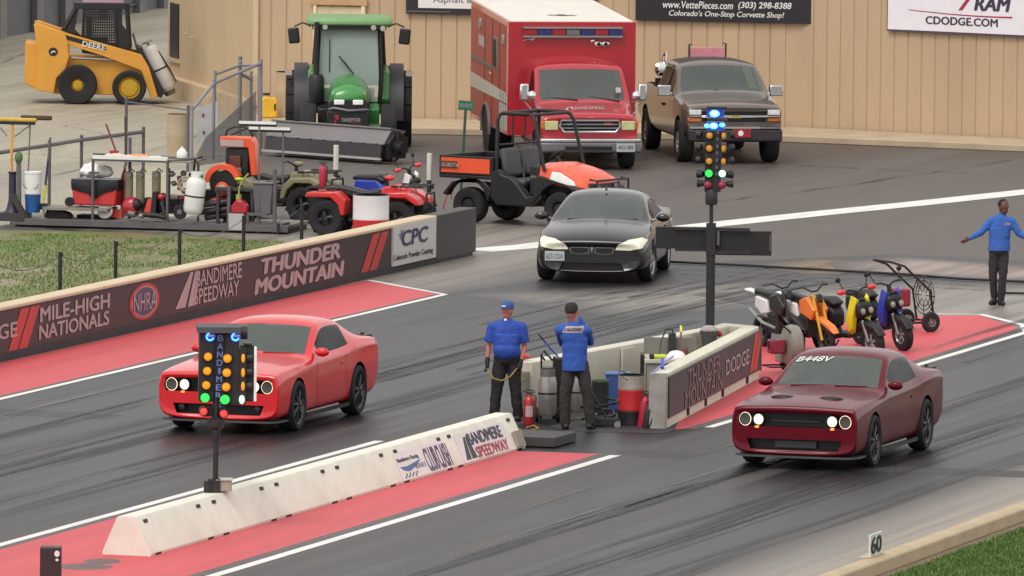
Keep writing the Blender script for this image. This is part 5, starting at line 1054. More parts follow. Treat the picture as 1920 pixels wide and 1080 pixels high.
# ---- wall signs on the tan building
def wallsign(label, px0, py0, px1, py1, P, Q, mat, frame=None):
    a, b = onwall(px0, py1[0], P, Q), onwall(px1, py1[1], P, Q); u = b-a; zb = min(a.z, b.z); u.z = 0; Lw = u.length; t = thing('wall_sign', label, 'sign', (a.x, a.y, zb), math.atan2(u.y, u.x), 'signs on the tan building')
    zt = 6.0-zb; MB().b2((0, -.10, 0), (Lw, -.05, zt)).build('panel', mat, t); 
    if frame: MB().b2((-.03, -.09, -.04), (Lw+.03, -.04, 0)).b2((-.03, -.09, 0), (0, -.04, zt)).b2((Lw, -.09, 0), (Lw+.03, -.04, zt)).build('frame', frame, t)
    return t, Lw
m_sblk = M('sign_black', S(48, 44, 50), .5)
t1, L1_ = wallsign('dark wall sign with white web address and phone number above the ambulance', 1193, 0, 1535, (34, 45), W0, W1, m_sblk)
decal('sign_lettering', 'www.VettePieces.com', (L1_*.15, -.10, .29), (L1_*.385, 0, 0), (0, 0, .16), m_white, t1, bold=.02, shear=.15, off=.005); decal('sign_lettering', '(303) 298-8388', (L1_*.565, -.10, .28), (L1_*.29, 0, 0), (0, 0, .18), m_white, t1, bold=.02, shear=.15, off=.005)
decal('sign_lettering', "Colorado's One-Stop Corvette Shop!", (L1_*.185, -.10, .085), (L1_*.63, 0, 0), (0, 0, .16), m_white, t1, bold=.015, shear=.2, off=.005)
MB().b2((L1_*.6, -.108, .52), (L1_*.84, -.102, .8)).build('sign_logo', m_navy, t1)
t2, L2_ = wallsign('white wall sign with navy web address at the top right', 1669, 0, 2060, (52, 72), W1, W3, M('sign_white', S(250, 244, 250, .85), .5, noise=.03), M('purple_grey_trim', S(110, 90, 120), .5))
decal('sign_lettering', 'CDODGE.COM', (L2_*.185, -.10, .155), (L2_*.345, 0, 0), (0, 0, .17), M('sign_purple', S(80, 66, 96), .5), t2, bold=.04, off=.005)
cu = MB(); cu.loft([[(L2_*(.10+.5*k/12), -.104, .44-.06*math.sin(k/12*2.2)-0.00*k+.012*(1-k/12)), (L2_*(.10+.5*k/12), -.104, .435-.06*math.sin(k/12*2.2)-.03*(k/12))] for k in range(13)], closed=False, caps=False); cu.build('sign_swoosh', M('sign_crimson', S(206, 62, 82), .5), t2)
decal('sign_lettering', 'RAM', (L2_*.42, -.10, .50), (L2_*.17, 0, 0), (0, 0, .3), M('sign_purple', S(80, 66, 96)), t2, bold=.06, shear=.2, off=.005); shape('sign_stripe', [(0, 0), (.3, 0), (1, 1), (.7, 1)], (L2_*.34, -.10, .48), (.35, 0, 0), (0, 0, .3), MATS['sign_crimson'], t2)
t3, L3_ = wallsign('white and dark wall sign partly hidden behind the ambulance roof', 763, 0, 1120, (25, 33), W0, W1, m_sblk)
MB().b2((.28, -.108, .14), (L3_-.1, -.102, 3)).build('sign_field', m_poster, t3); decal('sign_lettering', 'Asphalt & Paving', (.62, -.108, .22), (1.55, 0, 0), (0, 0, .20), M('grey_text', S(110, 108, 120)), t3, off=.005)
MB().b2((.02, -.108, .05), (1.0, -.102, .07)).build('sign_line', m_galv, t3)
# ---- lights of the near and the far starting tree
m_amb = M('amber_bulb', (.75, .33, .03, 1), .9, noise=.05, spec=.05, emit=(1, .38, .03, 1), estr=.30); m_grn = M('lit_green_bulb', (.02, .5, .05, 1), .9, spec=.05, noise=0, emit=(.05, 1, .12, 1), estr=1.0)
m_grw = M('lit_pale_green_bulb', (.6, 1, .8, 1), .3, noise=0, emit=(.45, 1, .72, 1), estr=1.3); m_rb = M('red_bulb', (.8, .09, .08, 1), .9, noise=.05, spec=.05, emit=(1, .07, .05, 1), estr=.38)
m_blu = M('lit_blue_bulb', (.1, .4, 1, 1), .3, noise=0, emit=(.08, .42, 1, 1), estr=2.0); m_blw = M('lit_blue_core', (.6, .9, 1, 1), .3, noise=0, emit=(.5, .85, 1, 1), estr=2.2)
m_rdim = M('unlit_red_lens', S(160, 50, 66, .8), .4, noise=.1); m_adim = M('faint_glow_amber_lens', S(196, 138, 56, .85), .4, noise=.1, emit=(1, .45, .05, 1), estr=.16)  # amber lens is given a faint glow of its own
m_tree = M('tree_black', S(48, 46, 48), .55, noise=.12)
q = planept(404, 915, 'y', -.90); t = thing('starting_lights', 'near starting light tower on the white barrier, lit green, partly hiding the red car', 'starting lights', (q.x, -.90, BH), R(180-90+17+4))
# local frame: x to image right, -y towards the camera
t.rotation_euler = (0, 0, YAW-math.pi/2+R(4))
z0 = 0.0; LS = R(2)
MB().box((-.02, -.04, .10), (.16, .16, .18)).tube([(.0, 0, 0), (.0, 0, .95), (.0, 0, 1.3)], .038, 10).lathe([(.055, .72), (.065, .76), (.065, .86), (.12, .90), (.12, 1.0), (.05, 1.03)], (0, 0, 0), (0, 0, 1), 14).build('pole', m_tree, t)
MB().b2((-.16, -.12, .0), (-.02, .02, .17)).b2((-.12, -.10, 0), (.02, .10, .05)).build('base_clamp', m_dark, t, bevel=.01)
MB().b2((.02, -.10, .02), (.22, .14, .17)).build('junction_box', M('beige_junction_box', S(196, 184, 170), .6), t, bevel=.01); MB().b2((.0, -.12, .17), (.24, .16, .185)).build('box_lid', M('lid_cream', S(230, 224, 210), .6), t)
ZT = 2.16; SC = 139.0
def tz(py): return (915-py)/SC
def txp(px): return (px-404)/SC*1.0
MB().b2((txp(371), -.05, tz(742)), (txp(399), .28, tz(606))).b2((txp(420), -.06, tz(748)), (txp(446), .28, tz(608))).build('lamp_housing', m_tree, t, bevel=.012)
MB().b2((txp(398), .0, tz(765)), (txp(421), .22, tz(606))).build('name_board', M('blue_black_board', S(34, 34, 62), .5), t)
MB().loft([[(x, y, z) for y, z in ((-.16, tz(611)), (-.10, tz(601)), (.30, tz(598)), (.30, tz(604)), (-.08, tz(607)))] for x in (txp(366), txp(449))]).cyl((txp(449), .02, tz(612)), (txp(462), .02, tz(612)), .09).build('hood', m_dark, t)
def bulb(x, y, z, r, mat, prt=t, ring_=True, sq=1.0):
    b = MB(); b.sph((x, y, z), (r*sq, .03, r), 16, 8); b.build('bulb', mat, prt)
    if ring_: MB().lathe([(r*1.12, 0), (r*1.22, .05), (r*1.12, .06)], (x, y+.03, z), (0, -1, 0), 18, caps=False).build('lens_ring', m_tree, prt)
for k, py in enumerate((657, 684, 711)):
    bulb(txp(387.5-k*1.5), -.07, tz(py), .060, m_amb); bulb(txp(424-k*1), -.08, tz(py+3), .062, m_amb)
bulb(txp(382.5), -.07, tz(735), .062, m_grn); bulb(txp(420), -.08, tz(738), .064, m_grn)
for px, py in ((380, 761), (418, 765)): bulb(txp(px), -.05, tz(py), .055, m_rb); MB().cyl((txp(px), .0, tz(py)), (txp(px), .12, tz(py)), .06).build('lamp_can', m_tree, t)
MB().b2((txp(380), .03, tz(772)), (txp(420), .07, tz(754))).build('cross_arm', m_tree, t)
for px in (391, 439):
    MB().tube(circ((txp(px), -.085, tz(620)), .052, 14, 'y', 150, 390)[::-1] if 0 else [(txp(px)+.048*math.cos(R(a)), -.085, tz(619)+.048*math.sin(R(a))) for a in range(100, 345, 20)], .011, 6).build('blue_lamp', m_blu, t)
    MB().box((txp(px)+.015, -.085, tz(617)), (.085, .012, .018)).build('lamp_bar', m_white, t); MB().cyl((txp(px), -.074, tz(619)), (txp(px), -.03, tz(619)), .075).build('blue_lens', M('deep_blue_lens', (.01, .05, .35, 1), .3, noise=.1, emit=(.01, .06, .5, 1), estr=.35), t)
for k, ch in enumerate('BANDIMERE'): decal('name_lettering', ch, (txp(406-k*.4)+(.028 if ch == 'I' else 0), -.003, tz(628+k*15.6)), (.02 if ch == 'I' else .075, 0, 0), (0, 0, .082), M('pale_blue_letter', S(128, 146, 210, .9), .5), t, bold=.03)
# second head seen edge-on, with its white edge board
h2 = thing('side_head', None, None, (0, 0, 0)); bpy.data.objects.remove(h2)
MB().box((txp(463), .16, tz(690)), (.18, .26, tz(636)-tz(742))).build('side_housing', m_tree, t, bevel=.01); MB().box((txp(477.5), .10, tz(691)), (.035, .20, tz(640)-tz(742))).build('edge_board', M('edge_white', S(250, 246, 244, .95), .5), t)
for py in (660, 687, 713): bulb(txp(454), -.06, tz(py), .062, m_amb, sq=.42, ring_=False); MB().cyl((txp(461), .02, tz(py)), (txp(472), .02, tz(py)), .062, n=12).build('lamp_can', m_dark, t)
bulb(txp(452), -.08, tz(738), .06, m_grw, sq=.62, ring_=False); MB().b2((txp(446), -.05, tz(748)), (txp(460), .25, tz(640))).build('side_panel', m_tree, t)
MB().b2((txp(456), -.0, tz(636)), (txp(471), .25, tz(632))).build('side_hood', m_dark, t)
# ---- far tree with the back of its two score boards
q = planept(1331, 640, 'x', 8.6); t = thing('starting_lights', 'tall far starting light tower with two black boards, rising from the pit enclosure', 'starting lights', (8.6, q.y, 0)); t.rotation_euler = (R(.6), 0, YAW-math.pi/2-R(4))
SC2 = 117.6; PY0 = 612+.85*SC2
def uz(py): return (PY0-py)/SC2
def ux(px, py=600): return (px-(1331+(612-py)*.024))/SC2
MB().tube([(0, 0, 0), (0, 0, uz(452))], .072, 12).box((0, 0, uz(440)), (.15, .15, .50)).build('post', m_tree, t)
MB().tube([(0, 0, uz(452)), (0, 0, uz(372))], .032, 10).lathe([(.09, 0), (.10, .05), (.10, .20), (.06, .25)], (0, 0, uz(376)), (0, 0, 1), 14).build('mast', m_tree, t)
MB().b2((ux(1231, 440), .03, uz(460)), (ux(1334, 440), .12, uz(419))).build('score_board', m_blackp, t, bevel=.01); MB().b2((ux(1344, 440), .05, uz(471)), (ux(1448, 440), .14, uz(425))).build('score_board', m_blackp, t, bevel=.01)
MB().b2((ux(1268, 440), -.03, uz(464)), (ux(1345, 440), .03, uz(459))).b2((ux(1265, 440), -.03, uz(424)), (ux(1408, 440), .03, uz(419))).b2((ux(1330, 440), -.03, uz(468)), (ux(1410, 440), .03, uz(462))).build('cross_bar', m_dark, t)
MB().b2((ux(1346, 440), -.02, uz(452)), (ux(1351, 440), .05, uz(424))).build('bracket', m_galv, t)
for k in range(8): MB().b2((ux(1444, 440), .02, uz(434+k*4)), (ux(1447.5, 440), .05, uz(432+k*4))).build('vent_slot', m_galv, t)
MB().b2((ux(1326, 270), -.03, uz(352)), (ux(1356, 270), .10, uz(238))).build('spine', m_tree, t)
for k, py in enumerate((245, 269, 293)):
    for px in (1335, 1362): bulb(ux(px-k*.7, py), -.05, uz(py+1), .056, m_adim, t, sq=1.0 if px < 1350 else .72)
    for px, s in ((1320, -1), (1372, 1)): MB().cyl((ux(px-k*.7, py), .02, uz(py)), (ux(px+s*8-k*.7, py), .05, uz(py)), .05, .065, n=12).build('lamp_can', m_tree, t)
bulb(ux(1333, 317), -.06, uz(317), .060, m_grn, t); bulb(ux(1358, 317), -.06, uz(317), .058, m_grw, t)
for px, s in ((1322, -1), (1366, 1)): MB().cyl((ux(px, 320), .0, uz(319)), (ux(px+s*10, 320), .04, uz(319)), .05, .07, n=12).build('lamp_can', m_tree, t)
for px, s in ((1331, -1), (1357, 1)): MB().sph((ux(px, 340), -.05, uz(339)), (.065, .05, .065)).build('bulb', m_rdim, t); MB().cyl((ux(px+s*4, 340), .02, uz(337)), (ux(px+s*20, 340), .05, uz(337)), .03, .065, n=12).build('lamp_can', m_tree, t)
for px, py, r, mt in ((1345, 205, .075, m_blu), (1345, 204, .045, m_blw), (1343, 228, .065, m_blu), (1343, 227, .04, m_blw), (1331, 228, .045, m_blu), (1359, 226, .045, m_blu)): MB().sph((ux(px, py), -.05-(.02 if mt is m_blw else 0), uz(py)), (r*1.1, .03, r*.8)).build('blue_lamp', mt, t)
for py in (205, 229): MB().b2((ux(1330, py), -.02, uz(py+7)), (ux(1362, py), .10, uz(py-8))).build('blue_lens', MATS['deep_blue_lens'], t)
MB().b2((ux(1331, 196), -.08, uz(197)), (ux(1368, 196), .10, uz(192))).b2((ux(1331, 217), -.08, uz(219)), (ux(1368, 217), .10, uz(215))).build('hood', m_tree, t)
for k in range(7): MB().box((ux(1350.5-k*.3, 250), -.035, uz(240+k*13)), (.03, .012, .05)).build('name_lettering', m_galv, t)
# ================================================================== PEOPLE
def remesh(mb, name, mat, parent, vox=.010, smooth=2, disp=0.0, dscale=.12, mats=None):
    """fuse overlapping volumes into one continuous skin"""
    me = mb.mesh(name, [mat], 180); o = bpy.data.objects.new('tmp', me); sc.collection.objects.link(o)
    r = o.modifiers.new('r', 'REMESH'); r.mode = 'VOXEL'; r.voxel_size = vox
    s_ = o.modifiers.new('s', 'SMOOTH'); s_.factor = .5; s_.iterations = smooth
    if disp:
        tx = bpy.data.textures.get('folds') or bpy.data.textures.new('folds', 'CLOUDS'); tx.noise_scale = dscale; tx.noise_depth = 2
        d = o.modifiers.new('d', 'DISPLACE'); d.texture = tx; d.strength = disp; d.mid_level = .5; d.texture_coords = 'LOCAL'
    dg = bpy.context.evaluated_depsgraph_get(); m2 = bpy.data.meshes.new_from_object(o.evaluated_get(dg)); bpy.data.objects.remove(o)
    m2.materials.clear(); m2.materials.append(mat); m2.polygons.foreach_set('material_index', [0]*len(m2.polygons)); m2.shade_smooth()
    q = bpy.data.objects.new(name, m2); sc.collection.objects.link(q); q.parent = parent; return q
def caps(mb, a, b, ra, rb, n=12):
    mb.cyl(a, b, ra, rb, n=n); mb.sph(a, ra, n, 7); mb.sph(b, rb, n, 7); return mb
def hand(mb, w, tip, side, r=1.0, curl=.3, back=None):
    """palm, four fingers of unequal length and a thumb; w wrist, tip direction of the fingers, side towards the thumb"""
    w, d, s_ = Vector(w), Vector(tip).normalized(), Vector(side).normalized(); n = d.cross(s_).normalized(); m = Matrix((s_, n, d)).transposed()
    mb.sph(w+d*.045, (.042*r, .020*r, .055*r), 10, 7, rot=m)
    for k, (o_, L) in enumerate(((.030, .070), (.010, .082), (-.011, .076), (-.030, .058))):
        b0 = w+d*.085+s_*o_; b1 = b0+d*L*.55+n*curl*.02; b2 = b1+(d*(1-curl)+n*curl).normalized()*L*.45; caps(mb, b0, b1, .0105*r, .0095*r, 8); caps(mb, b1, b2, .0095*r, .0085*r, 8)
    t0 = w+d*.03+s_*.035; t1 = t0+(s_*.6+d*.8)*.04; caps(mb, t0, t1, .013*r, .011*r, 8); caps(mb, t1, t1+(d*.9+s_*.1)*.03, .011*r, .009*r, 8)
def person(label, loc, rz, P, skin, shirt, trousers, opts):
    """P: joints in metres, local x image-right, -y towards the camera"""
    t = thing('person', label, 'person', loc, rz); o = opts; fd = Vector(o.get('face', (0, -1, 0))).normalized(); V = Vector
    hx = V(P['head']); sk = M('skin_'+o['tone'], o['skin'], .55, noise=.06, scale=14)
    b = MB()
    # head, neck
    HS = 1.13; hx.z -= .018
    rt_ = fd.cross(V((0, 0, 1))).normalized(); hm = Matrix((rt_, fd, V((0, 0, 1)))).transposed()*1.0; hm = hm*HS
    b.sph(hx+V((0, 0, .015)), (.076, .095, .108), 16, 12, rot=hm); b.sph(hx+fd*.035+V((0, 0, -.065)), (.052, .055, .058), 12, 8, rot=hm)
    b.sph(hx+fd*.098+V((0, 0, -.012)), (.013, .018, .026), 8, 6, rot=hm); b.sph(hx+fd*.088+V((0, 0, -.055)), (.026, .012, .010), 8, 6, rot=hm)
    for s in (1, -1): b.sph(hx+rt_*s*.078+V((0, 0, -.008)), (.012, .022, .032), 8, 6, rot=hm); b.sph(hx+rt_*s*.034+fd*.082+V((0, 0, .022)), (.022, .012, .008), 8, 6, rot=hm)
    nk = V(P['neck']); caps(b, nk, hx+V((0, 0, -.06))-fd*.02, .062, .056)
    ch, wa, pe = V(P['chest']), V(P['waist']), V(P['pelvis']); yo = V((0, .0, 0))
    b.sph(ch, (.165, .105, .19), 16, 10); caps(b, ch, wa, .10, .12); b.sph(pe, (.15, .10, .12), 14, 8); caps(b, ch+V((0, 0, .12)), nk, .09, .06)
    for s, k in ((-1, 'l'), (1, 'r')):
        sh, el, wr = V(P['sh'+k]), V(P['el'+k]), V(P['wr'+k]); caps(b, sh, el, .052, .040); caps(b, el, wr, .040, .027); caps(b, ch+V((0, 0, .13)), sh, .07, .055)
        hp, kn, an = V(P['hip'+k]), V(P['kn'+k]), V(P['an'+k]); caps(b, hp, kn, .075, .052); caps(b, kn, an, .050, .036)
        d = V(P.get('hd'+k, wr-el)); hand(b, wr+(wr-el).normalized()*.01, d, V(P.get('th'+k, (-s*.2, -1, 0))), .95)
        toe = V(P.get('toe'+k, (0, -1, 0))).normalized(); caps(b, an+V((0, 0, -.03)), an+toe*.12+V((0, 0, -.05)), .036, .028)
    remesh(b, 'body', sk, t, .0085, 2)
    # eyes and mouth
    e = MB()
    for s in (1, -1): e.sph(hx+rt_*s*.031+fd*.0915+V((0, 0, .006)), (.011, .006, .006), 8, 6, rot=hm)
    e.build('eyes', m_dark, t)
    # shirt
    c = MB(); f = o.get('fat', 1.0); bel = o.get('belly', 0)
    c.sph(ch+V((0, 0, .03)), (.20*f, .135*f, .19), 16, 10); c.sph((ch+wa)/2+V((0, -bel*.5, 0)), (.185*f, .135*f+bel*.4, .20), 16, 10); c.sph(wa+V((0, -bel, 0)), (.185*f, .13*f+bel*.5, .16), 16, 10)
    hem = o['hem']; c.loft([[(wa.x+math.cos(a)*rx, wa.y-bel*.4+math.sin(a)*ry, z) for a in [2*math.pi*k/18 for k in range(18)]] for z, rx, ry in ((hem, .185*f, .135*f+bel*.3), (hem+.08, .187*f, .137*f+bel*.4), (wa.z+.06, .18*f, .13*f+bel*.5), (ch.z, .19*f, .13*f))])
    caps(c, ch+V((0, 0, .14)), nk+V((0, 0, -.02)), .12, .075)
    for s, k in ((-1, 'l'), (1, 'r')):
        sh, el, wr = V(P['sh'+k]), V(P['el'+k]), V(P['wr'+k]); caps(c, ch+V((0, 0, .12)), sh, .10, .082)
        if o['sleeve'] == 'long': caps(c, sh, el, .080, .060); caps(c, el, wr-(wr-el)*.04, .060, .042)
        else:
            e2 = sh+(el-sh)*.78; c.cyl(sh, e2, .082, .088, n=14); c.sph(sh, .084)
    remesh(c, 'shirt', shirt, t, .011, 3, disp=.022, dscale=.13)
    # trousers
    g = MB(); g.sph(pe+V((0, -bel*.2, .02)), (.185*f, .135*f, .13), 16, 10); g.loft([[(pe.x+math.cos(a)*.175*f, pe.y-bel*.2+math.sin(a)*.130*f, z) for a in [2*math.pi*k/18 for k in range(18)]] for z in (pe.z, P['waistband'])])
    for s, k in ((-1, 'l'), (1, 'r')):
        hp, kn, an = V(P['hip'+k]), V(P['kn'+k]), V(P['an'+k]); w_ = o.get('leg', 1.0); caps(g, hp, kn, .105*w_, .080*w_); caps(g, kn, an+V((0, 0, .02)), .080*w_, .072*w_)
    remesh(g, 'trousers', trousers, t, .012, 3, disp=.026, dscale=.11)
    for s, k in ((-1, 'l'), (1, 'r')):
        an = V(P['an'+k]); toe = V(P.get('toe'+k, (0, -1, 0))).normalized(); h = MB(); an.z = max(an.z, .09)
        caps(h, V((an.x, an.y, .055))-toe*.06, V((an.x, an.y, .045))+toe*.15, .050, .042); caps(h, an, V((an.x, an.y, .06)), .052, .05); h.b2((an.x-.05, an.y-.06, .002), (an.x+.05, an.y+.06, .04)) 
        remesh(h, 'shoe', M('black_shoe', S(40, 38, 42), .5), t, .012, 2)
    bt = MB(); bt.loft([[(pe.x+math.cos(a)*rx*f, pe.y-bel*.2+math.sin(a)*ry*f, z) for a in [2*math.pi*k/20 for k in range(20)]] for z, rx, ry in ((P['waistband']-.045, .181, .137), (P['waistband'], .181, .137))]); bt.build('belt', m_blackp, t)
    if o.get('cap'):
        cp = MB(); cz = hx+V((0, 0, .045)); rings = []
        for r, z in ((.094, -.01), (.096, .02), (.088, .06), (.06, .088), (.02, .098)): rings.append([cz+hm@V((r*.92*math.cos(a), r*1.08*math.sin(a), z)) for a in [2*math.pi*k/16 for k in range(16)]])
        cp.loft(rings); bd = fd*o.get('brim', 1)
        for sx in (1,): cp.loft([[cz+rt_*(x*.075)+bd*(.075+.085*math.sqrt(max(0, 1-x*x)))+V((0, 0, z-.02*(1-x*x)*0)) for x in (-1, -.7, -.3, 0, .3, .7, 1)]+[cz+rt_*(x*.075)+bd*.05+V((0, 0, z)) for x in (1, -1)] for z in (-.008, .006)])
        cp.build('cap', o['cap'], t, bevel=.004)
        if o.get('cap_text'): decal('cap_lettering', o['cap_text'], cz+fd*.105+rt_*(-.05)*(-1 if False else 1)+V((0, 0, .018)), rt_*.10, (fd*-.012+V((0, 0, .03))), m_white, t, off=.006)
    if o.get('hair'):
        h = MB(); h.sph(hx+V((0, 0, .038))-fd*.012, (.081, .095, .092), 16, 10, rot=hm); me = h.mesh('hair', [o['hair']]); bm = bmesh.new(); bm.from_mesh(me)
        cut = o.get('haircut', .03); dl = [v for v in bm.verts if (v.co-hx).dot(fd) > .045 and v.co.z < hx.z+.075 or v.co.z < hx.z-.045]; bmesh.ops.delete(bm, geom=dl, context='VERTS'); bm.to_mesh(me); bm.free()
        q = bpy.data.objects.new('hair', me); sc.collection.objects.link(q); q.parent = t
    if o.get('gloves'):
        for s, k in ((-1, 'l'), (1, 'r')):
            el, wr = V(P['el'+k]), V(P['wr'+k]); h = MB(); u = (wr-el).normalized(); hand(h, wr+u*.01, V(P.get('hd'+k, wr-el)), V(P.get('th'+k, (-s*.2, -1, 0))), 1.6, curl=.5); caps(h, wr-u*.03, wr+u*.03, .038, .036); remesh(h, 'glove', M('black_glove', S(34, 33, 36), .7), t, .008, 1)
    return t
m_blue = M('royal_blue_cloth', S(50, 92, 184, .8), .8, noise=.10, scale=6, bump=.2); m_blue2 = M('royal_blue_polo', S(48, 82, 180, .8), .8, noise=.10, scale=6, bump=.2)
m_trs = M('black_trousers', S(48, 42, 46), .8, noise=.15, scale=8, bump=.2)
g1 = G(948, 789)
p1 = person('older man in blue short-sleeved polo and blue cap holding a yellow cord with black gloves', (g1.x, g1.y, 0), YAW-math.pi/2+R(-4),
    dict(head=(.01, -.01, 1.705), neck=(.01, .01, 1.53), chest=(.01, .01, 1.33), waist=(.01, 0, 1.08), pelvis=(.01, .02, .93), waistband=1.00,
         shl=(-.215, .02, 1.43), ell=(-.275, .03, 1.14), wrl=(-.285, -.03, .92), shr=(.235, .02, 1.43), elr=(.28, .05, 1.14), wrr=(.225, -.06, .90), hdl=(0, -.15, -1), hdr=(-.1, -.2, -1), thl=(.3, -1, 0), thr=(-.4, -1, 0),
         hipl=(-.09, .02, .88), knl=(-.14, 0, .48), anl=(-.175, .03, .09), hipr=(.11, .02, .88), knr=(.15, 0, .48), anr=(.185, .04, .09)), None, m_blue2, m_trs,
    dict(tone='ruddy', skin=S(205, 128, 112, .75), face=(-.35, -1, 0), sleeve='short', hem=1.0, fat=1.12, belly=.05, leg=1.12, cap=M('navy_cap', S(62, 92, 156, .8), .8, noise=.1), cap_text='CREW' if 0 else None, hair=M('grey_hair', S(160, 150, 140), .8), gloves=True))
c_ = MB(); c_.sph((-.012, -.075, 1.548), (.024, .03, .026)); c_.build('undershirt', m_white, p1)
q = MB(); q.loft([[(-.055, -.155, 1.752), (.012, -.165, 1.752), (.012, -.158, 1.778), (-.055, -.148, 1.778)]]*1+[[(-.055, -.150, 1.752), (.012, -.160, 1.752), (.012, -.153, 1.778), (-.055, -.143, 1.778)]]); 
shape('cap_patch', [(0, 0), (1, .1), (1, .8), (0, .7)], (-.070, -.105, 1.752), (.06, -.012, 0), (.0, .010, .020), m_white, p1, off=.012)
T1 = Matrix.LocRotScale(p1.location, p1.rotation_euler, Vector((1, 1, 1)))
cord = MB(); cord.tube([T1@Vector(v) for v in ((-.29, -.06, .86), (-.26, -.12, .76), (-.18, -.17, .66), (-.05, -.20, .63), (.08, -.18, .70), (.16, -.12, .80), (.22, -.08, .84))], .012, 6); cord.tube([T1@Vector(v) for v in ((.22, -.08, .84), (.26, -.10, .74), (.27, -.1, .66), (.25, -.1, .62), (.30, -.1, .66))], .010, 6)
o = cord.build('cord', M('yellow_cord', S(196, 160, 70), .6)); tag(o, 'yellow cord drooping between the gloved hands of the older man', 'cord')
g2_ = G(1080, 806)
p2 = person('man seen from behind in a blue long T-shirt and dark cap, arms folded up front', (g2_.x, g2_.y, 0), YAW-math.pi/2,
    dict(head=(-.09, -.02, 1.80), neck=(-.075, .01, 1.63), chest=(-.055, .0, 1.40), waist=(-.03, 0, 1.12), pelvis=(-.01, .02, .98), waistband=1.04,
         shl=(-.255, -.0, 1.515), ell=(-.23, .26, 1.30), wrl=(-.06, .34, 1.45), shr=(.145, .0, 1.505), elr=(.205, .20, 1.32), wrr=(.05, .30, 1.66), hdl=(.5, 0, .6), hdr=(-.2, -.1, 1), thl=(0, 0, 1), thr=(0, 1, 0),
         hipl=(-.11, .02, .94), knl=(-.17, .0, .50), anl=(-.16, .04, .09), hipr=(.08, .02, .94), knr=(.17, .02, .52), anr=(.22, .05, .09), toel=(-.2, 1, 0), toer=(.4, 1, 0)), None, m_blue, M('charcoal_trousers', S(66, 60, 60), .85, noise=.15, scale=8, bump=.2),
    dict(tone='tan', skin=S(200, 134, 116, .75), face=(.35, 1, -.0), sleeve='long', hem=.90, fat=1.03, belly=-.0, leg=1.08, cap=M('black_cap', S(52, 44, 46), .8, noise=.1), brim=1, hair=M('dark_hair', S(60, 48, 44), .8)))
shape('back_print', [(0, .1), (.2, 1), (1, 1), (.94, .12)], (-.235, -.20, 1.47), (.34, .0, 0), (0, 0.0, .11), m_letter, p2, off=.0); bk = [ch for ch in p2.children if ch.name.startswith('shirt')][0]
l = [ch for ch in p2.children if ch.name.startswith('back_print')][0]; bm = bmesh.new(); bm.from_mesh(l.data); bmesh.ops.triangulate(bm, faces=bm.faces[:]); bmesh.ops.subdivide_edges(bm, edges=bm.edges[:], cuts=5, use_grid_fill=True); bm.to_mesh(l.data); bm.free(); wrap(l, [bk], (0, 1, 0), .006)
l = decal('back_lettering', 'A BANDIMERE', (-.195, -.22, 1.505), (.28, 0, 0), (0, 0, .05), M('print_navy', S(60, 66, 110), .6), p2, bold=.02); wrap(l, [bk], (0, 1, 0), .010)
g3 = G(1870, 572)
p3 = person('man in blue long-sleeved shirt with both arms stretched out at the right edge', (g3.x, g3.y, 0), YAW-math.pi/2,
    dict(head=(.085, -.0, 1.745), neck=(.07, .01, 1.57), chest=(.04, .01, 1.36), waist=(.02, 0, 1.10), pelvis=(.01, .02, .95), waistband=1.01,
         shl=(-.125, .01, 1.475), ell=(-.31, -.02, 1.27), wrl=(-.50, -.10, 1.17), shr=(.235, .01, 1.465), elr=(.37, -.02, 1.25), wrr=(.62, -.08, 1.15), hdl=(-1, -.2, -.45), hdr=(1, -.2, -.2), thl=(0, -.3, 1), thr=(0, -.3, 1),
         hipl=(-.07, .02, .90), knl=(-.085, .0, .50), anl=(-.055, .06, .13), hipr=(.10, .02, .90), knr=(.09, -.05, .49), anr=(.06, -.03, .09), toel=(-.5, -1, 0), toer=(.25, -1, 0)), None, M('bright_blue_shirt', S(58, 106, 192, .8), .8, noise=.08, scale=6, bump=.2), M('brown_black_trousers', S(60, 50, 56), .85, noise=.12, scale=8, bump=.2),
    dict(tone='brown', skin=S(112, 70, 62, .8), face=(.6, -1, 0), sleeve='long', hem=.955, fat=1.02, belly=.0, leg=.92, hair=M('black_hair', S(34, 28, 30), .9)))
bk = [ch for ch in p3.children if ch.name.startswith('shirt')][0]
l = decal('chest_lettering', 'CREW', (.085, -.22, 1.475), (.13, 0, 0), (0, 0, .035), m_white, p3, shear=.2, bold=.05) if 0 else shape('chest_print', [(0, 0), (.9, .15), (1, .8), (.3, 1)], (.085, -.5, 1.41), (.13, 0, 0), (0, 0, .045), m_letter, p3); wrap(l, [bk], (0, 1, 0), .006)
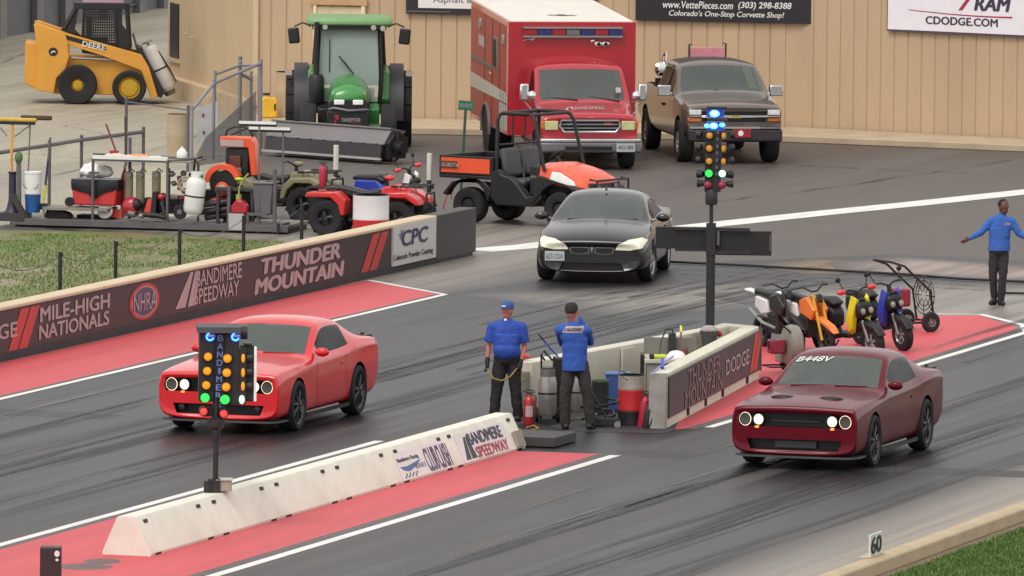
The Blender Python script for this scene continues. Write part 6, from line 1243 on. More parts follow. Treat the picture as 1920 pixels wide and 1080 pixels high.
# ================================================================== QUAD BIKES, SCOOTERS, BLOWERS
m_scr = M('bright_red_plastic', S(226, 50, 50, .8), .35, noise=.05, coat=.4)
def quad(label, loc, rz, col, grp=None):
    t = thing('quad_bike', label, 'quad bike', loc, rz, grp)
    for x in (-.64, .64):
        for s in (1, -1):
            w1 = wheel('wheel', t, (x, s*.44, .31), .31, .24, .15, m_dark, 4, out=s, hub=.04)
            tr = MB()
            for k in range(22): a = 2*math.pi*k/22; tr.box((.308*math.cos(a), (.06 if k % 2 else -.06), .308*math.sin(a)), (.025, .11, .04), ry=-a)
            tr.build('tread', m_rubber, w1)
    MB().b2((-.75, -.16, .28), (.80, .16, .52)).b2((-.2, -.22, .3), (.25, .22, .58)).build('chassis', m_blackp, t, bevel=.03)
    for s in (1, -1): MB().b2((-.25, s*.46, .26), (.26, s*.2, .31)).build('footrest', m_blackp, t, bevel=.01)
    for s in (1, -1):
        MB().prism([(-1.02, .66), (-.98, .74), (-.45, .76), (-.28, .62), (-.30, .36), (-.37, .36), (-.42, .54), (-.56, .66)], s*.14, s*.56).build('rear_fender', col, t, bevel=.02)
        MB().prism([(.22, .40), (.26, .62), (.42, .76), (.80, .78), (1.02, .66), (1.06, .56), (.98, .56), (.80, .68), (.50, .68), (.36, .56), (.30, .40)], s*.14, s*.56).build('front_fender', col, t, bevel=.02)
        MB().sph((.98, s*.30, .62), (.06, .08, .05)).build('headlight', m_lamp, t)
    MB().prism([(.20, .60), (.30, .84), (.52, .88), (.84, .80), (.90, .60)], -.17, .17).build('nose', col, t, bevel=.04)
    MB().prism([(-.72, .68), (-.74, .80), (-.40, .84), (-.05, .76), (.22, .80), (.28, .74), (.22, .60)], -.15, .15).build('seat', m_blackp, t, bevel=.05)
    for x0, x1, z in ((-1.02, -.50, .80), (.52, 1.04, .86)):
        rk = MB()
        rk.tube([(x0, -.42, z), (x1, -.42, z), (x1, .42, z), (x0, .42, z)], .018, 6, closed=True)
        for k in range(1, 5): rk.tube([(x0+(x1-x0)*k/5, -.42, z), (x0+(x1-x0)*k/5, .42, z)], .012, 6)
        rk.tube([(x0+.1, 0, z-.15), (x0+.1, 0, z)], .02, 6)
        rk.build('rack', m_blackp, t)
    MB().tube([(.24, -.40, 1.02), (.26, -.26, 1.04), (.34, -.1, .96), (.34, .1, .96), (.26, .26, 1.04), (.24, .40, 1.02)], .016, 6).tube([(.34, 0, .84), (.33, 0, .97)], .035, 6).build('handlebar', m_blackp, t)
    MB().sph((.38, 0, .98), (.09, .08, .05)).build('lamp_pod', col, t)
    MB().tube([(.95, -.28, .40), (1.14, -.28, .50), (1.12, -.28, .74), (1.12, .28, .74), (1.14, .28, .50), (.95, .28, .40)], .02, 6).build('front_guard', m_blackp, t)
    t.scale = (1.08, 1.08, 1.12); return t
rq = quad('red quad bike with black racks standing behind the red and white drum', (*G2(690, 441), 0), R(274), m_scr, 'quad bikes beside the gear trailer')
quad('olive green quad bike behind the rear of the red one', (*G2(522, 412), 0), R(268), M('olive_plastic', S(142, 136, 104, .8), .45, noise=.08), 'quad bikes beside the gear trailer')
def scooter(label, loc, rz, col, acc, seatc=None, guards=None, name='scooter', lean=7):
    t = thing(name, label, 'scooter', loc, rz, 'scooters and small motorcycles parked in a row'); L = R(lean)
    for x in (-.62, .64): wheel('wheel', t, (x, 0, .255), .255, .13, .14, m_silver, 5, out=-1, hub=.03)
    MB().prism([(-.85, .62), (-.80, .80), (-.30, .82), (-.16, .66), (-.20, .42), (-.55, .40), (-.80, .50)], -.14, .14).build('rear_body', acc, t, bevel=.05)
    MB().prism([(-.88, .78), (-.84, .86), (-.30, .88), (-.12, .80), (-.22, .74)], -.13, .13).build('seat', m_blackp, t, bevel=.04)
    MB().prism([(-.25, .30), (-.25, .36), (.22, .38), (.24, .30)], -.17, .17).build('footboard', m_blackp, t, bevel=.02)
    MB().prism([(-.72, .22), (-.66, .40), (-.25, .42), (-.22, .24)], -.12, .12).build('engine', m_dark, t, bevel=.03)
    sh = MB()
    for s in (1, -1): sh.loft([[(x, s*y, z) for x, y, z in ((.22, .10, .34), (.26, .20, .40), (.28, .25, .60), (.34, .22, .80), (.38, .17, .98), (.40, .10, .92))], [(x+.09, s*y, z) for x, y, z in ((.24, .09, .38), (.28, .17, .46), (.32, .21, .62), (.36, .18, .78), (.38, .14, .93), (.40, .09, .90))]])
    sh.build('front_shield', col, t, bevel=.012); MB().prism([(.22, .36), (.30, .36), (.44, .90), (.36, .92)], -.10, .10).build('leg_shield', m_blackp, t, bevel=.02)
    MB().box((.46, 0, .74), (.14, .30, .24)).build('lamp_surround', m_blackp, t, bevel=.05)
    for s in (1, -1):
        h = MB(); h.lathe([(.062, 0), (.068, .05), (.058, .065)], (.50, s*.085, .72), (1, 0, .12), 16); h.cur = 1; h.sph((.565, s*.085, .727), (.015, .048, .048)); h.build('headlight', [m_blackp, m_lamp], t)
        MB().tube([(.50, s*.07, .58), (.63, s*.085, .26)], .026, 8).build('fork', m_silver, t)
    MB().prism([(.36, .52), (.44, .60), (.80, .50), (.92, .36), (.86, .36), (.74, .44), (.42, .46)], -.085, .085).build('front_fender', m_blackp, t, bevel=.03)
    MB().tube([(.26, -.36, 1.04), (.33, -.14, 1.05), (.36, 0, 1.0), (.33, .14, 1.05), (.26, .36, 1.04)], .017, 6).tube([(.38, 0, .84), (.36, 0, 1.0)], .04, 8).build('handlebar', m_blackp, t)
    for s in (1, -1):
        if guards: MB().sph((.34, s*.33, 1.04), (.055, .095, .042)).build('hand_guard', guards, t)
        MB().tube([(.30, s*.24, 1.06), (.26, s*.30, 1.20)], .010, 5).build('mirror_stalk', m_blackp, t); MB().sph((.25, s*.31, 1.22), (.02, .055, .04)).build('mirror', m_blackp, t)
    MB().tube([(-.1, -.1, .25), (-.15, -.28, .02)], .014, 5).build('kickstand', m_dark, t)
    t.rotation_euler = (L, 0, rz); t.scale = (1.08, .95, 1.08); return t
def bike(label, loc, rz, col, panel, forkc, lean=6):
    t = thing('motorcycle', label, 'motorcycle', loc, rz, 'scooters and small motorcycles parked in a row')
    for x in (-.56, .62): wheel('wheel', t, (x, 0, .25), .25, .10, .17, m_dark, 5, out=-1, hub=.03)
    for s in (1, -1):
        MB().tube([(.40, s*.075, .96), (.62, s*.085, .26)], .028, 8).build('fork', forkc, t)
        MB().prism([(.02, .66), (.05, .86), (.30, .92), (.52, .72), (.40, .56), (.26, .60)], s*.07, s*.16).build('shroud', col, t, bevel=.02)
        MB().prism([(-.56, .66), (-.50, .82), (-.14, .78), (-.10, .58), (-.34, .54)], s*.06, s*.12).build('side_panel', panel, t, bevel=.02)
    MB().prism([(.34, .56), (.46, .62), (.86, .50), (1.0, .38), (.90, .40), (.62, .50)], -.07, .07).build('front_fender', col, t, bevel=.02)
    MB().prism([(-.98, .86), (-.96, .90), (-.5, .87), (-.1, .84), (-.1, .80), (-.5, .83)], -.07, .07).build('rear_fender', col if panel is not m_white else m_white, t, bevel=.02)
    MB().prism([(-.62, .84), (-.60, .93), (-.1, .90), (.12, .88), (.16, .80), (-.1, .78)], -.08, .08).build('seat', m_blackp, t, bevel=.03)
    MB().box((0, 0, .42), (.36, .20, .32)).tube([(-.56, 0, .26), (-.1, 0, .42), (.30, 0, .86)], .04, 8).build('engine', m_dark, t, bevel=.02)
    MB().tube([(.20, -.36, 1.06), (.28, -.20, 1.08), (.34, -.06, 1.0), (.34, .06, 1.0), (.28, .20, 1.08), (.20, .36, 1.06)], .016, 6).build('handlebar', m_blackp, t)
    MB().box((.50, 0, .90), (.05, .12, .14), ry=R(-18)).build('number_panel', m_blackp, t, bevel=.03)
    MB().tube([(.1, -.1, .35), (-.3, -.14, .42), (-.7, -.14, .60)], .03, 8).build('exhaust', m_silver, t)
    t.rotation_euler = (R(lean), 0, rz); t.scale = (1.08, .9, 1.06); return t
m_sy = M('yellow_plastic_gloss', S(236, 222, 40, .85), .35, noise=.05, coat=.4); m_sb = M('blue_plastic_gloss', S(60, 78, 190, .8), .35, noise=.05, coat=.4); m_so = M('orange_plastic_gloss', S(250, 134, 50, .85), .35, noise=.05, coat=.4); m_gold = M('gold_fork', S(222, 180, 50, .8), .35, noise=.05)
scooter('blue scooter with twin round headlamps, the last of the parked row', (*G2(1655, 652), 0), R(226), m_sb, m_blackp)
scooter('yellow scooter with red hand guards parked beside the blue one', (*G2(1592, 666), 0), R(232), m_sy, m_blackp, guards=m_scr)
bike('orange small motorcycle with gold forks parked left of the yellow scooter', (*G2(1518, 662), 0), R(222), m_so, m_white, m_gold)
bike('white and black dirt bike half hidden behind the pit wall and blower', (*G2(1462, 655), 0), R(222), M('black_white_plastic', S(60, 58, 62), .4), m_white, m_dark)
scooter('blue, red and white scooter with twin round headlamps behind the red quad bike', (*G2(744, 420), 0), R(250), m_white, m_sb, guards=m_scr)
m_fan = M('tan_fan_housing', S(150, 146, 134, .8), .5, noise=.12, scale=8)
def blower(label, loc, rz, sc_=1.0, cage=False):
    t = thing('wheeled_blower', label, 'blower', loc, rz)
    h = MB()
    if cage:                                         # open wire-caged fan: thin hoop, rings and a hub
        h.lathe([(.36, -.05), (.38, 0), (.36, .05)], (0, 0, .52), (1, 0, 0), 30, caps=False); h.cyl((-.1, 0, .52), (.08, 0, .52), .09)
        for r in (.12, .20, .28): h.tube(circ((-.10, 0, .52), r, 24, 'x'), .008, 5)
        for k in range(4): a = k*math.pi/2+.4; h.loft([[(x, r*math.cos(a+d), .52+r*math.sin(a+d)) for r, d in ((.08, 0), (.33, -.2), (.33, .25))] for x in (-.01, .01)])
    else: h.lathe([(.06, -.13), (.30, -.13), (.36, -.10), (.38, 0), (.36, .10), (.30, .13), (.14, .13)], (0, 0, .52), (1, 0, 0), 30); h.build('housing', m_fan, t)
    h = MB(); 
    for r in (.16, .22, .28): h.tube(circ((.145, 0, .52), r, 24, 'x'), .008, 5)
    for k in range(8): a = k*math.pi/4; h.tube([(.145, .06*math.cos(a), .52+.06*math.sin(a)), (.145, .30*math.cos(a), .52+.30*math.sin(a))], .008, 5)
    h.build('guard', m_dark, t)
    if not cage: MB().b2((-.15, .1, .18), (.15, .52, .42)).build('outlet', m_fan, t, bevel=.02)
    MB().box((-.30, 0, .50), (.28, .26, .26)).cyl((-.44, 0, .52), (-.30, 0, .52), .12).build('engine', M('dark_red_engine', S(150, 40, 60, .8), .4), t, bevel=.03)
    MB().tube([(-.5, -.24, .14), (.22, -.24, .14), (.22, .24, .14), (-.5, .24, .14)], .018, 6, closed=True).tube([(.18, -.24, .14), (.10, -.24, .60), (-.36, -.24, .98), (-.60, -.22, 1.05), (-.60, .22, 1.05), (-.36, .24, .98), (.10, .24, .60), (.18, .24, .14)], .018, 6).build('frame', m_blackp, t)
    for s in (1, -1): wheel('wheel', t, (.05, s*.34, .15), .15, .08, .07, m_fan, 4, out=s, hub=.02)
    t.scale = (sc_,)*3; return t
blower('wheeled blower with a round tan fan housing in front of the white dirt bike', (*G2(1484, 700), 0), R(305), .88)
blower('wheeled fan in an open wire cage behind the blue scooter', (*G2(1716, 620), 0), R(318), 1.15, True)
# ---- things beside the quads
def drum(label, loc, r, h, bands, name='drum', cat='drum', lid=None, rz=0):
    t = thing(name, label, cat, loc, rz); z = 0
    for i, (f, mt) in enumerate(bands):
        z1 = z+h*f; MB().lathe([(r, z+.001), (r+.004, z+.02), (r, z+.05), (r, z1-.03), (r+.004, z1-.012), (r, z1)], (0, 0, 0), (0, 0, 1), 28).build('shell', mt, t); z = z1
    MB().lathe([(r*1.02, z), (r*1.02, z+.015), (r*.94, z+.015), (r*.94, z-.01), (.01, z-.012)], (0, 0, 0), (0, 0, 1), 28).build('rim' if not lid else 'lid', lid or m_dark, t); return t
m_wd = M('white_drum', S(244, 236, 236, .85), .5, noise=.05); m_rd = M('red_drum', S(220, 48, 54, .8), .45, noise=.05)
drum('steel drum painted white above red standing behind the barrier wall', (*G2(695, 457), 0), .34, .92, [(.50, m_rd), (.50, m_wd)])
def wpost(label, px, pyb, pyt, pym, scl):
    g_ = G(px, pyb); t = thing('marker_pole', label, 'pole', (g_.x, g_.y, 0), 0); h = (pyb-pyt)/scl; m_ = (pyb-pym)/scl
    MB().cyl((0, 0, 0), (0, 0, m_), .045, n=12).box((.03, -.04, m_-.12), (.08, .08, .10)).build('post', m_dark, t); MB().cyl((0, 0, m_), (.01, 0, h), .052, n=14).build('sleeve', M('cream_sleeve', S(222, 214, 202, .85), .5), t)
wpost('dark pole with a cream sleeve standing behind the red quad bike seat', 629, 392, 272, 322, 95); wpost('dark pole with a cream sleeve at the front of the red quad bike', 804, 415, 288, 338, 96)
# street name sign
g_ = G(862, 398); t = thing('street_sign', 'green street name sign on a thin green pole beside the utility vehicle', 'sign', (g_.x, g_.y, 0), YAW-math.pi/2)
MB().tube([(0, 0, 0), (.095, 0, 2.02)], .028, 8).build('pole', M('green_grey_pole', S(58, 84, 70, .8), .5, noise=.1), t)
MB().box((.10, 0, 2.10), (.30, .02, .19), ry=R(4)).build('plate', M('street_green', S(40, 120, 90, .8), .5), t, bevel=.004); decal('sign_lettering', 'DENVER ST', (-.03, -.012, 2.07), (.25, 0, -.015), (0, 0, .075), m_letter, t)
t = thing('red_stand', 'thin bent red rod stand on the concrete beside the utility vehicle rear wheel', 'stand', (*G2(838, 392), 0), YAW-math.pi/2); MB().tube([(-.08, 0, 0), (.0, 0, .28), (.08, 0, .30), (.10, 0, .18)], .014, 6).build('rod', m_redp, t)
def extinguisher(label, loc, r, h, col=m_redp, lab=True, rz=YAW-math.pi/2, tilt=0):
    t = thing('fire_extinguisher', label, 'fire extinguisher', loc, rz); t.rotation_euler = (0, tilt, rz)
    MB().lathe([(r*.9, 0), (r, .02), (r, h*.72), (r*.8, h*.82), (r*.35, h*.88), (r*.3, h*.93)], (0, 0, 0), (0, 0, 1), 20).build('cylinder', col, t)
    MB().box((0, 0, h*.96), (r*.6, r*.6, h*.06)).tube([(-r*1.1, 0, h*1.02), (0, 0, h*.97), (r*1.0, 0, h*.99)], .010, 5).tube([(-r*.6, 0, h*1.07), (r*.9, 0, h*1.03)], .009, 5).build('valve', m_dark, t)
    MB().tube([(r*.2, 0, h*.95), (r*1.2, -.03, h*.85), (r*1.15, -.05, h*.3), (r*.7, -r*.9, h*.05)], .012, 6).build('hose', m_blackp, t)
    if lab: MB().loft([[(r*1.02*math.sin(a), -r*1.02*math.cos(a), z) for z in (h*.25, h*.58)] for a in [R(k) for k in range(-40, 50, 10)]], closed=False, caps=False).build('label_plate', m_letter, t)
    return t
e_ = Matrix.LocRotScale(rq.location, rq.rotation_euler, rq.scale)@Vector((-.80, -.12, .82)); extinguisher('red extinguisher with a pale base standing on the red quad bike rear rack', tuple(e_), .07, .44, M('crimson_bottle', S(196, 40, 70, .8), .4), False)
# ================================================================== INSIDE THE PIT BOX
def at(px, py, z=0.0): return G(px, py, z)
a0 = YAW-math.pi/2
g_ = at(992, 796); extinguisher('bright red fire extinguisher with a paper tag at the older man\'s feet', (g_.x, g_.y, 0), .085, .50)
g_ = at(1026, 792)
def keg(label, loc, r, h, cart=True):
    t = thing('gas_cylinder', label, 'gas cylinder', loc, a0)
    MB().lathe([(r*.8, .10), (r, .15), (r, h-.10), (r*.85, h-.02), (r*.5, h)], (0, 0, 0), (0, 0, 1), 24).build('tank', M('brushed_cylinder', S(172, 166, 160, .85), .35, .5, noise=.25, scale=4), t)
    MB().lathe([(r*.8, h-.02), (r*.82, h+.10), (r*.78, h+.10)], (0, 0, 0), (0, 0, 1), 20, caps=False).tube(circ((0, 0, h+.12), r*.5, 12, 'z'), .012, 5, closed=False).build('collar', m_galv, t)
    MB().lathe([(r*1.02, h*.60), (r*1.02, h*.64)], (0, 0, 0), (0, 0, 1), 24, caps=False).build('strap', m_blackp, t)
    if cart:
        MB().b2((-r, -r*.8, .0), (r, r, .05)).tube([(-r*.7, r*1.15, .05), (-r*.7, r*1.15, h+.28), (r*.7, r*1.15, h+.28), (r*.7, r*1.15, .05)], .018, 6).build('trolley', m_blackp, t)
        for s in (1, -1): MB().cyl((s*r*1.1-.03, r*.9, .11), (s*r*1.1+.03, r*.9, .11), .11).build('wheel', m_rubber, t)
    return t
keg('brushed steel gas cylinder on a trolley between the two crew members', (g_.x, g_.y, 0), .14, .72)
g_ = at(1078, 785); keg('steel gas cylinder seen between the legs of the crew member facing away', (g_.x, g_.y, 0), .13, .66, False)
g_ = at(1183, 797); t = drum('small drum painted black, red and silver at the mouth of the pit enclosure', (g_.x, g_.y, 0), .20, .76, [(.30, M('black_drum', S(48, 46, 52), .5)), (.42, m_rd), (.28, M('silver_drum', S(176, 168, 160, .85), .45, .2, noise=.25, scale=6))])
MB().tube([(.20*math.cos(R(k)), .20*math.sin(R(k)), .70+.12*math.sin(R(k))) for k in range(0, 181, 20)], .008, 5).build('handle', m_dark, t)
g_ = at(1203, 801); extinguisher('crimson fire extinguisher leaning against the grey end of the right pit wall', (g_.x, g_.y, 0), .07, .52, M('crimson_bottle', S(196, 40, 70)), False, tilt=R(8))
g_ = at(1211, 804); extinguisher('small black and crimson extinguisher leaning beside the silver-topped drum', (g_.x, g_.y, 0), .055, .40, m_dark, False, tilt=R(9))
g_ = at(1158, 768); t = thing('bin', 'blue plastic bin standing behind the silver-topped drum', 'bin', (g_.x, g_.y, 0), a0)
MB().box((0, 0, .27), (.34, .34, .54), top=(1.1, 1.1)).build('bin_body', M('blue_bin', S(62, 92, 156, .8), .5, noise=.08), t, bevel=.02); MB().b2((-.20, -.20, .54), (.20, .20, .58)).build('lid', M('blue_bin_lid', S(78, 108, 170, .8), .5), t, bevel=.01)
g_ = at(1125, 775); t = drum('black bucket with a green rim beside the blue bin', (g_.x, g_.y, 0), .13, .50, [(1, M('black_bucket', S(52, 52, 52), .5))], 'bucket', 'bucket', M('green_rim', S(70, 130, 70, .8), .5))
# workbench against the left wall with small things on it
g_ = at(1215, 765); wb = thing('workbench', 'grey workbench with a pale top inside the pit enclosure', 'workbench', (g_.x+1.0, g_.y-.05, 0), a0)
MB().b2((-.40, -.55, .66), (.42, .55, .72)).build('top', M('bench_top', S(208, 198, 182, .8), .6, noise=.1), wb, bevel=.008); MB().b2((-.36, -.52, .0), (.38, .50, .66)).build('cabinet', M('bench_grey', S(150, 142, 138, .8), .6, noise=.1), wb, bevel=.01)
MB().b2((-.40, .50, .60), (.42, .56, .98)).build('back_board', M('bench_back', S(130, 126, 118, .8), .6), wb); MB().b2((-.46, -.4, .42), (-.40, .1, .78)).build('side_panel', m_blackp, wb)
W_ = Matrix.LocRotScale(wb.location, wb.rotation_euler, Vector((1, 1, 1)))
t = thing('torch', 'lime green hand torch lying on the workbench', 'torch', W_@Vector((-.16, -.42, .76)), a0+.2); MB().cyl((-.10, 0, 0), (.08, 0, 0), .035).build('body', M('lime_plastic', S(200, 226, 60, .85), .4), t); MB().cyl((-.16, 0, 0), (-.10, 0, 0), .045).build('head', m_blackp, t)
t = thing('bowl', 'white upturned bowl on the workbench beside the lime torch', 'bowl', W_@Vector((.10, -.1, .72)), 0); MB().lathe([(.16, 0), (.15, .03), (.10, .09), (.03, .11)], (0, 0, 0), (0, 0, 1), 20).build('bowl', m_white, t)
t = thing('spray_can', 'small dark red can on the workbench behind the white bowl', 'can', W_@Vector((.24, -.05, .72)), 0); MB().lathe([(.05, 0), (.05, .12), (.03, .16), (.02, .18)], (0, 0, 0), (0, 0, 1), 14).build('can', M('maroon_can', S(120, 60, 60), .4), t)
t = thing('desk_lamp', 'bent black gooseneck lamp clamped to the workbench', 'lamp', W_@Vector((.0, .35, .72)), a0); MB().tube([(-.16, -.3, .02), (-.14, -.2, .22), (-.06, 0, .40), (.04, .05, .40), (.08, .05, .25), (.06, .05, .02)], .013, 6).build('gooseneck', m_blackp, t); MB().b2((-.02, .02, 0), (.10, .12, .34)).build('holder', m_dark, t, bevel=.01)
for nm, lb, ct, x0, x1, m1, m2 in (('broom', 'broom with a yellow-tipped brown handle leaning in the pit enclosure', 'broom', (1268, 692, .62), (1277, 611, 1.12), M('brown_wood', S(120, 84, 56), .6), m_sy), ('squeegee', 'squeegee with a blue handle lying over the corner of the right pit wall', 'squeegee', (1222, 700, .88), (1262, 668, .95), m_sb, m_sb)):
    A_ = planept(x0[0], x0[1], 'y', -1.2 if nm == 'broom' else -2.05); B_ = planept(x1[0], x1[1], 'y', -1.1 if nm == 'broom' else -1.95); t = thing(nm, lb, ct, tuple(A_), 0); d = B_-A_
    if nm == 'broom': A0 = A_.copy(); t.location = (A_.x-.1, A_.y-.1, 0); d2 = B_-Vector(t.location); MB().tube([(0, 0, .1), tuple(d2*.92)], .014, 6).build('handle', m1, t); MB().tube([tuple(d2*.92), tuple(d2)], .020, 6).build('grip', m2, t); MB().box((0, 0, .08), (.10, .30, .14)).build('brush', m_dark, t)
    else: MB().tube([(0, 0, 0), tuple(d)], .016, 6).build('handle', m1, t); MB().box(tuple(d*.5+Vector((0, 0, .02))), (.3, .05, .04), rz=.3, ry=-.4).build('blade', m_sb, t)
g_ = at(1330, 640, .85); t = thing('bucket', 'grey steel bucket hung beside the far light pole inside the pit enclosure', 'bucket', (8.25, -.72, .62), 0); MB().lathe([(.10, 0), (.15, .24), (.16, .25), (.13, .25), (.09, .02)], (0, 0, 0), (0, 0, 1), 18).build('pail', m_galv, t); MB().sph((0, 0, .26), (.14, .14, .08)).build('rags', M('grey_rags', S(176, 168, 168, .8), .8, noise=.2, scale=20), t); MB().sph((.1, -.14, .2), (.06, .05, .05)).build('red_cap', m_redp, t)
# trolley jack / cable heap
g_ = at(1145, 800); t = thing('floor_jack', 'dark trolley jack with a long handle leaning up behind the crew member facing away', 'jack', (g_.x, g_.y, 0), a0)
MB().b2((-.35, -.14, .03), (.12, -.08, .14)).b2((-.35, .08, .03), (.12, .14, .14)).b2((-.3, -.08, .06), (-.1, .08, .10)).build('frame', m_dark, t, bevel=.01); MB().tube([(-.05, 0, .12), (-.30, .1, .52), (-.38, .12, .66)], .018, 6).build('handle', m_blackp, t); MB().cyl((-.25, 0, .1), (-.25, 0, .2), .05).build('saddle', m_silver, t)
for s in (1, -1): MB().cyl((.1, s*.16, .05), (.1, s*.20, .05), .05).build('wheel', m_silver, t); MB().cyl((-.34, s*.16, .04), (-.34, s*.20, .04), .04).build('wheel', m_silver, t)
rn = random.Random(5); cb = MB(); cb.tube([(g_.x+.2+.28*math.cos(k*.5)+rn.uniform(-.05, .05), g_.y+.25+.24*math.sin(k*.5)+rn.uniform(-.05, .05), .03+.014*k+rn.uniform(0, .03)) for k in range(26)], .018, 6); o = cb.build('coiled_hose', m_blackp); tag(o, 'heap of coiled black hose on the ground beside the trolley jack', 'hose')
t = thing('power_washer', 'black backpack frame with a hose standing left of the crew member facing away', 'sprayer', (*G2(1045, 786), 0), a0)
MB().b2((-.08, -.08, .0), (.10, .08, .95)).build('frame', m_blackp, t, bevel=.02); MB().tube([(-.08, 0, .9), (-.22, 0, 1.05), (-.26, 0, .98), (-.2, 0, .90)], .018, 6).tube([(-.02, 0, .98), (-.30, 0, 1.30)], .014, 6).build('handle', m_blackp, t); MB().tube([(-.20, 0, 1.18), (0, 0, .96)], .017, 6).build('grip', m_sb, t)
t = thing('ear_defenders', 'small red object resting on the near end of the left pit wall', 'ear defenders', (1.95, .42, .86), a0); MB().sph((0, 0, .045), (.10, .07, .045)).build('body', m_scr, t)
o = MB().tube([(*G2(988, 804), .02), (*G2(1000, 800), .02), (*G2(1010, 806), .02), (*G2(985, 812), .02), (*G2(970, 806), .02)], .014, 6).build('yellow_hose', M('yellow_cord', S(196, 160, 70))); tag(o, 'loop of yellow hose on the ground below the older man', 'hose')
o = MB().b2((-.55, .2, .004), (.25, .95, .012)).build('floor_mat', M('brown_mat', S(92, 76, 66), .9, noise=.2)); tag(o, 'small brown mat under the older man', 'mat')
# ================================================================== GEAR TRAILER AND ITS LOAD
A_, B_ = G(20, 425), G(535, 440); TL = (B_-A_).length; TRZ = math.atan2((B_-A_).y, (B_-A_).x); TS = 94.3; ZS = 98.0
def yb(px): return 425+(px-20)*15/515
def tp(px, py, d=0.0):
    """trailer coordinates: along, depth, height"""
    return ((px-20)/TS, d, (yb(px)-6.3*d-py)/ZS)
TM = Matrix.LocRotScale(Vector((A_.x, A_.y, 0)), Euler((0, 0, TRZ)), Vector((1, 1, 1)))
def tw(px, py, d=0.0): return TM@Vector(tp(px, py, d))
def tthing(name, label, cat, px, py, d, group=None, rz=0.0): return thing(name, label, cat, tw(px, py, d), TRZ+rz, group)
m_tg = M('trailer_grey', S(104, 98, 100, .8), .55, noise=.12, scale=5); m_tl = M('trailer_deck', S(150, 142, 134, .8), .7, noise=.15, scale=4)
t = thing('gear_trailer', 'low grey equipment trailer with upright frames, standing behind the lawn', 'trailer', TM.translation, TRZ)
MB().b2((.0, .05, .10), (TL, 1.7, .16)).build('deck', m_tl, t); MB().b2((-.02, 0, .04), (TL+.05, .06, .17)).build('front_beam', m_tg, t, bevel=.008); MB().b2((0, .3, 0), (TL, 1.5, .10)).build('under_shade', m_grille, t)  # last block is black fill standing for the shade below the deck
fr = MB(); Z = tp(172, 296)[2]; XL, XR = tp(172, 0)[0], tp(312, 0)[0]
for x in (XL, XR): fr.b2((x-.022, .05, .16), (x+.022, .10, Z))
fr.b2((XL-.02, .04, Z-.06), (XR+.03, .11, Z-.02)); x2 = tp(355, 0)[0]; fr.tube([(XR, .075, Z-.03), (x2-.06, .5, Z+.0), (x2, .6, Z-.10), (x2, .6, .16)], .025, 6)
fr.tube([(XL-.25, .9, Z+.02), (x2+.05, .9, Z-.02)], .022, 6).b2((tp(215, 0)[0], .9, .16), (tp(220, 0)[0], .94, Z+.35)); fr.build('frame', m_tg, t)
MB().b2((XL, .03, Z-.02), (XR, .12, Z+.045)).build('white_rail', m_white, t)
MB().b2((XL, .10, Z-.06), (x2, .92, Z-.03)).build('shelf', m_tl, t)
st = MB(); X0, X1 = tp(78, 0)[0], tp(172, 0)[0]; zt = tp(78, 388, .1)[2]; st.b2((X0, .05, zt-.05), (X1+.3, .75, zt))
for x in (X0, X1-.02): st.b2((x, .06, .16), (x+.035, .10, zt-.05)).b2((x, .66, .16), (x+.035, .70, zt-.05))
st.build('step', m_tl, t)
er = MB(); X3 = tp(500, 0)[0]
for px in (427, 482, 512): x = tp(px, 0)[0]; er.b2((x-.03, .05, .02), (x+.03, .12, tp(px, {427: 350, 482: 345, 512: 318}[px])[2]))
er.b2((tp(462, 0)[0], .02, .16), (tp(530, 0)[0], .5, .21)).b2((tp(462, 0)[0], .0, .16), (tp(466, 0)[0], .06, tp(462, 402)[2])).b2((tp(462, 0)[0], .0, tp(462, 404)[2]), (tp(500, 0)[0], .06, tp(462, 399)[2])); er.tube([(tp(482, 0)[0], .08, tp(482, 345)[2]), (tp(512, 0)[0], .08, tp(512, 338)[2])], .02, 6)
er.build('end_frame', m_tg, t); MB().tube([(tp(524, 0)[0], -.1, .0), (tp(524, 0)[0], -.1, .22)], .03, 8).build('jack_leg', m_dark, t)
# red cart with a bin liner, white sack
t = tthing('cart', 'red wheeled cart lined with a black bin bag on the trailer', 'cart', 170, 384, .45)
x0, z0, z1 = tp(130, 0)[0]-tp(170, 0)[0], .02, .47; MB().prism([(x0, 0), (-x0, 0), (-x0+.03, z1), (x0-.03, z1)], -.22, .26).build('tub', M('cart_red', S(216, 58, 62, .8), .45, noise=.06), t, bevel=.03)
lb = MB(); rnd = random.Random(3)
rg = []
for z, gx, gy in ((z1+.02, 1.0, 1.0), (z1+.03, 1.08, 1.15), (z1-.05, 1.10, 1.2), (z1-.16, 1.08, 1.15), (z1-.20, 1.06, 1.1)):
    ring = []
    for k in range(28):
        a = 2*math.pi*k/28; c, s_ = math.cos(a), math.sin(a); ex = abs(x0)*gx*max(-1, min(1, c*1.3)); ey = .24*gy*max(-1, min(1, s_*1.3)); dz = 0 if z > z1 else -.16*max(0, 1-abs(ex-.02)/.2)*(1 if s_ < 0 else 0)+rnd.uniform(-.02, .02); ring.append((ex, ey+.02, z+dz))
    rg.append(ring)
lb.loft(rg); lb.build('liner', M('black_bin_bag', S(50, 48, 54), .3, noise=.3, scale=20, bump=.5), t); 
for s in (1, -1): MB().cyl((x0-.06, s*.2, .06), (x0-.06, s*.26, .06), .09).build('wheel', m_rubber, t)
t = tthing('sack', 'white plastic sack on top of the black-lined red cart', 'bag', 168, 330, .45)
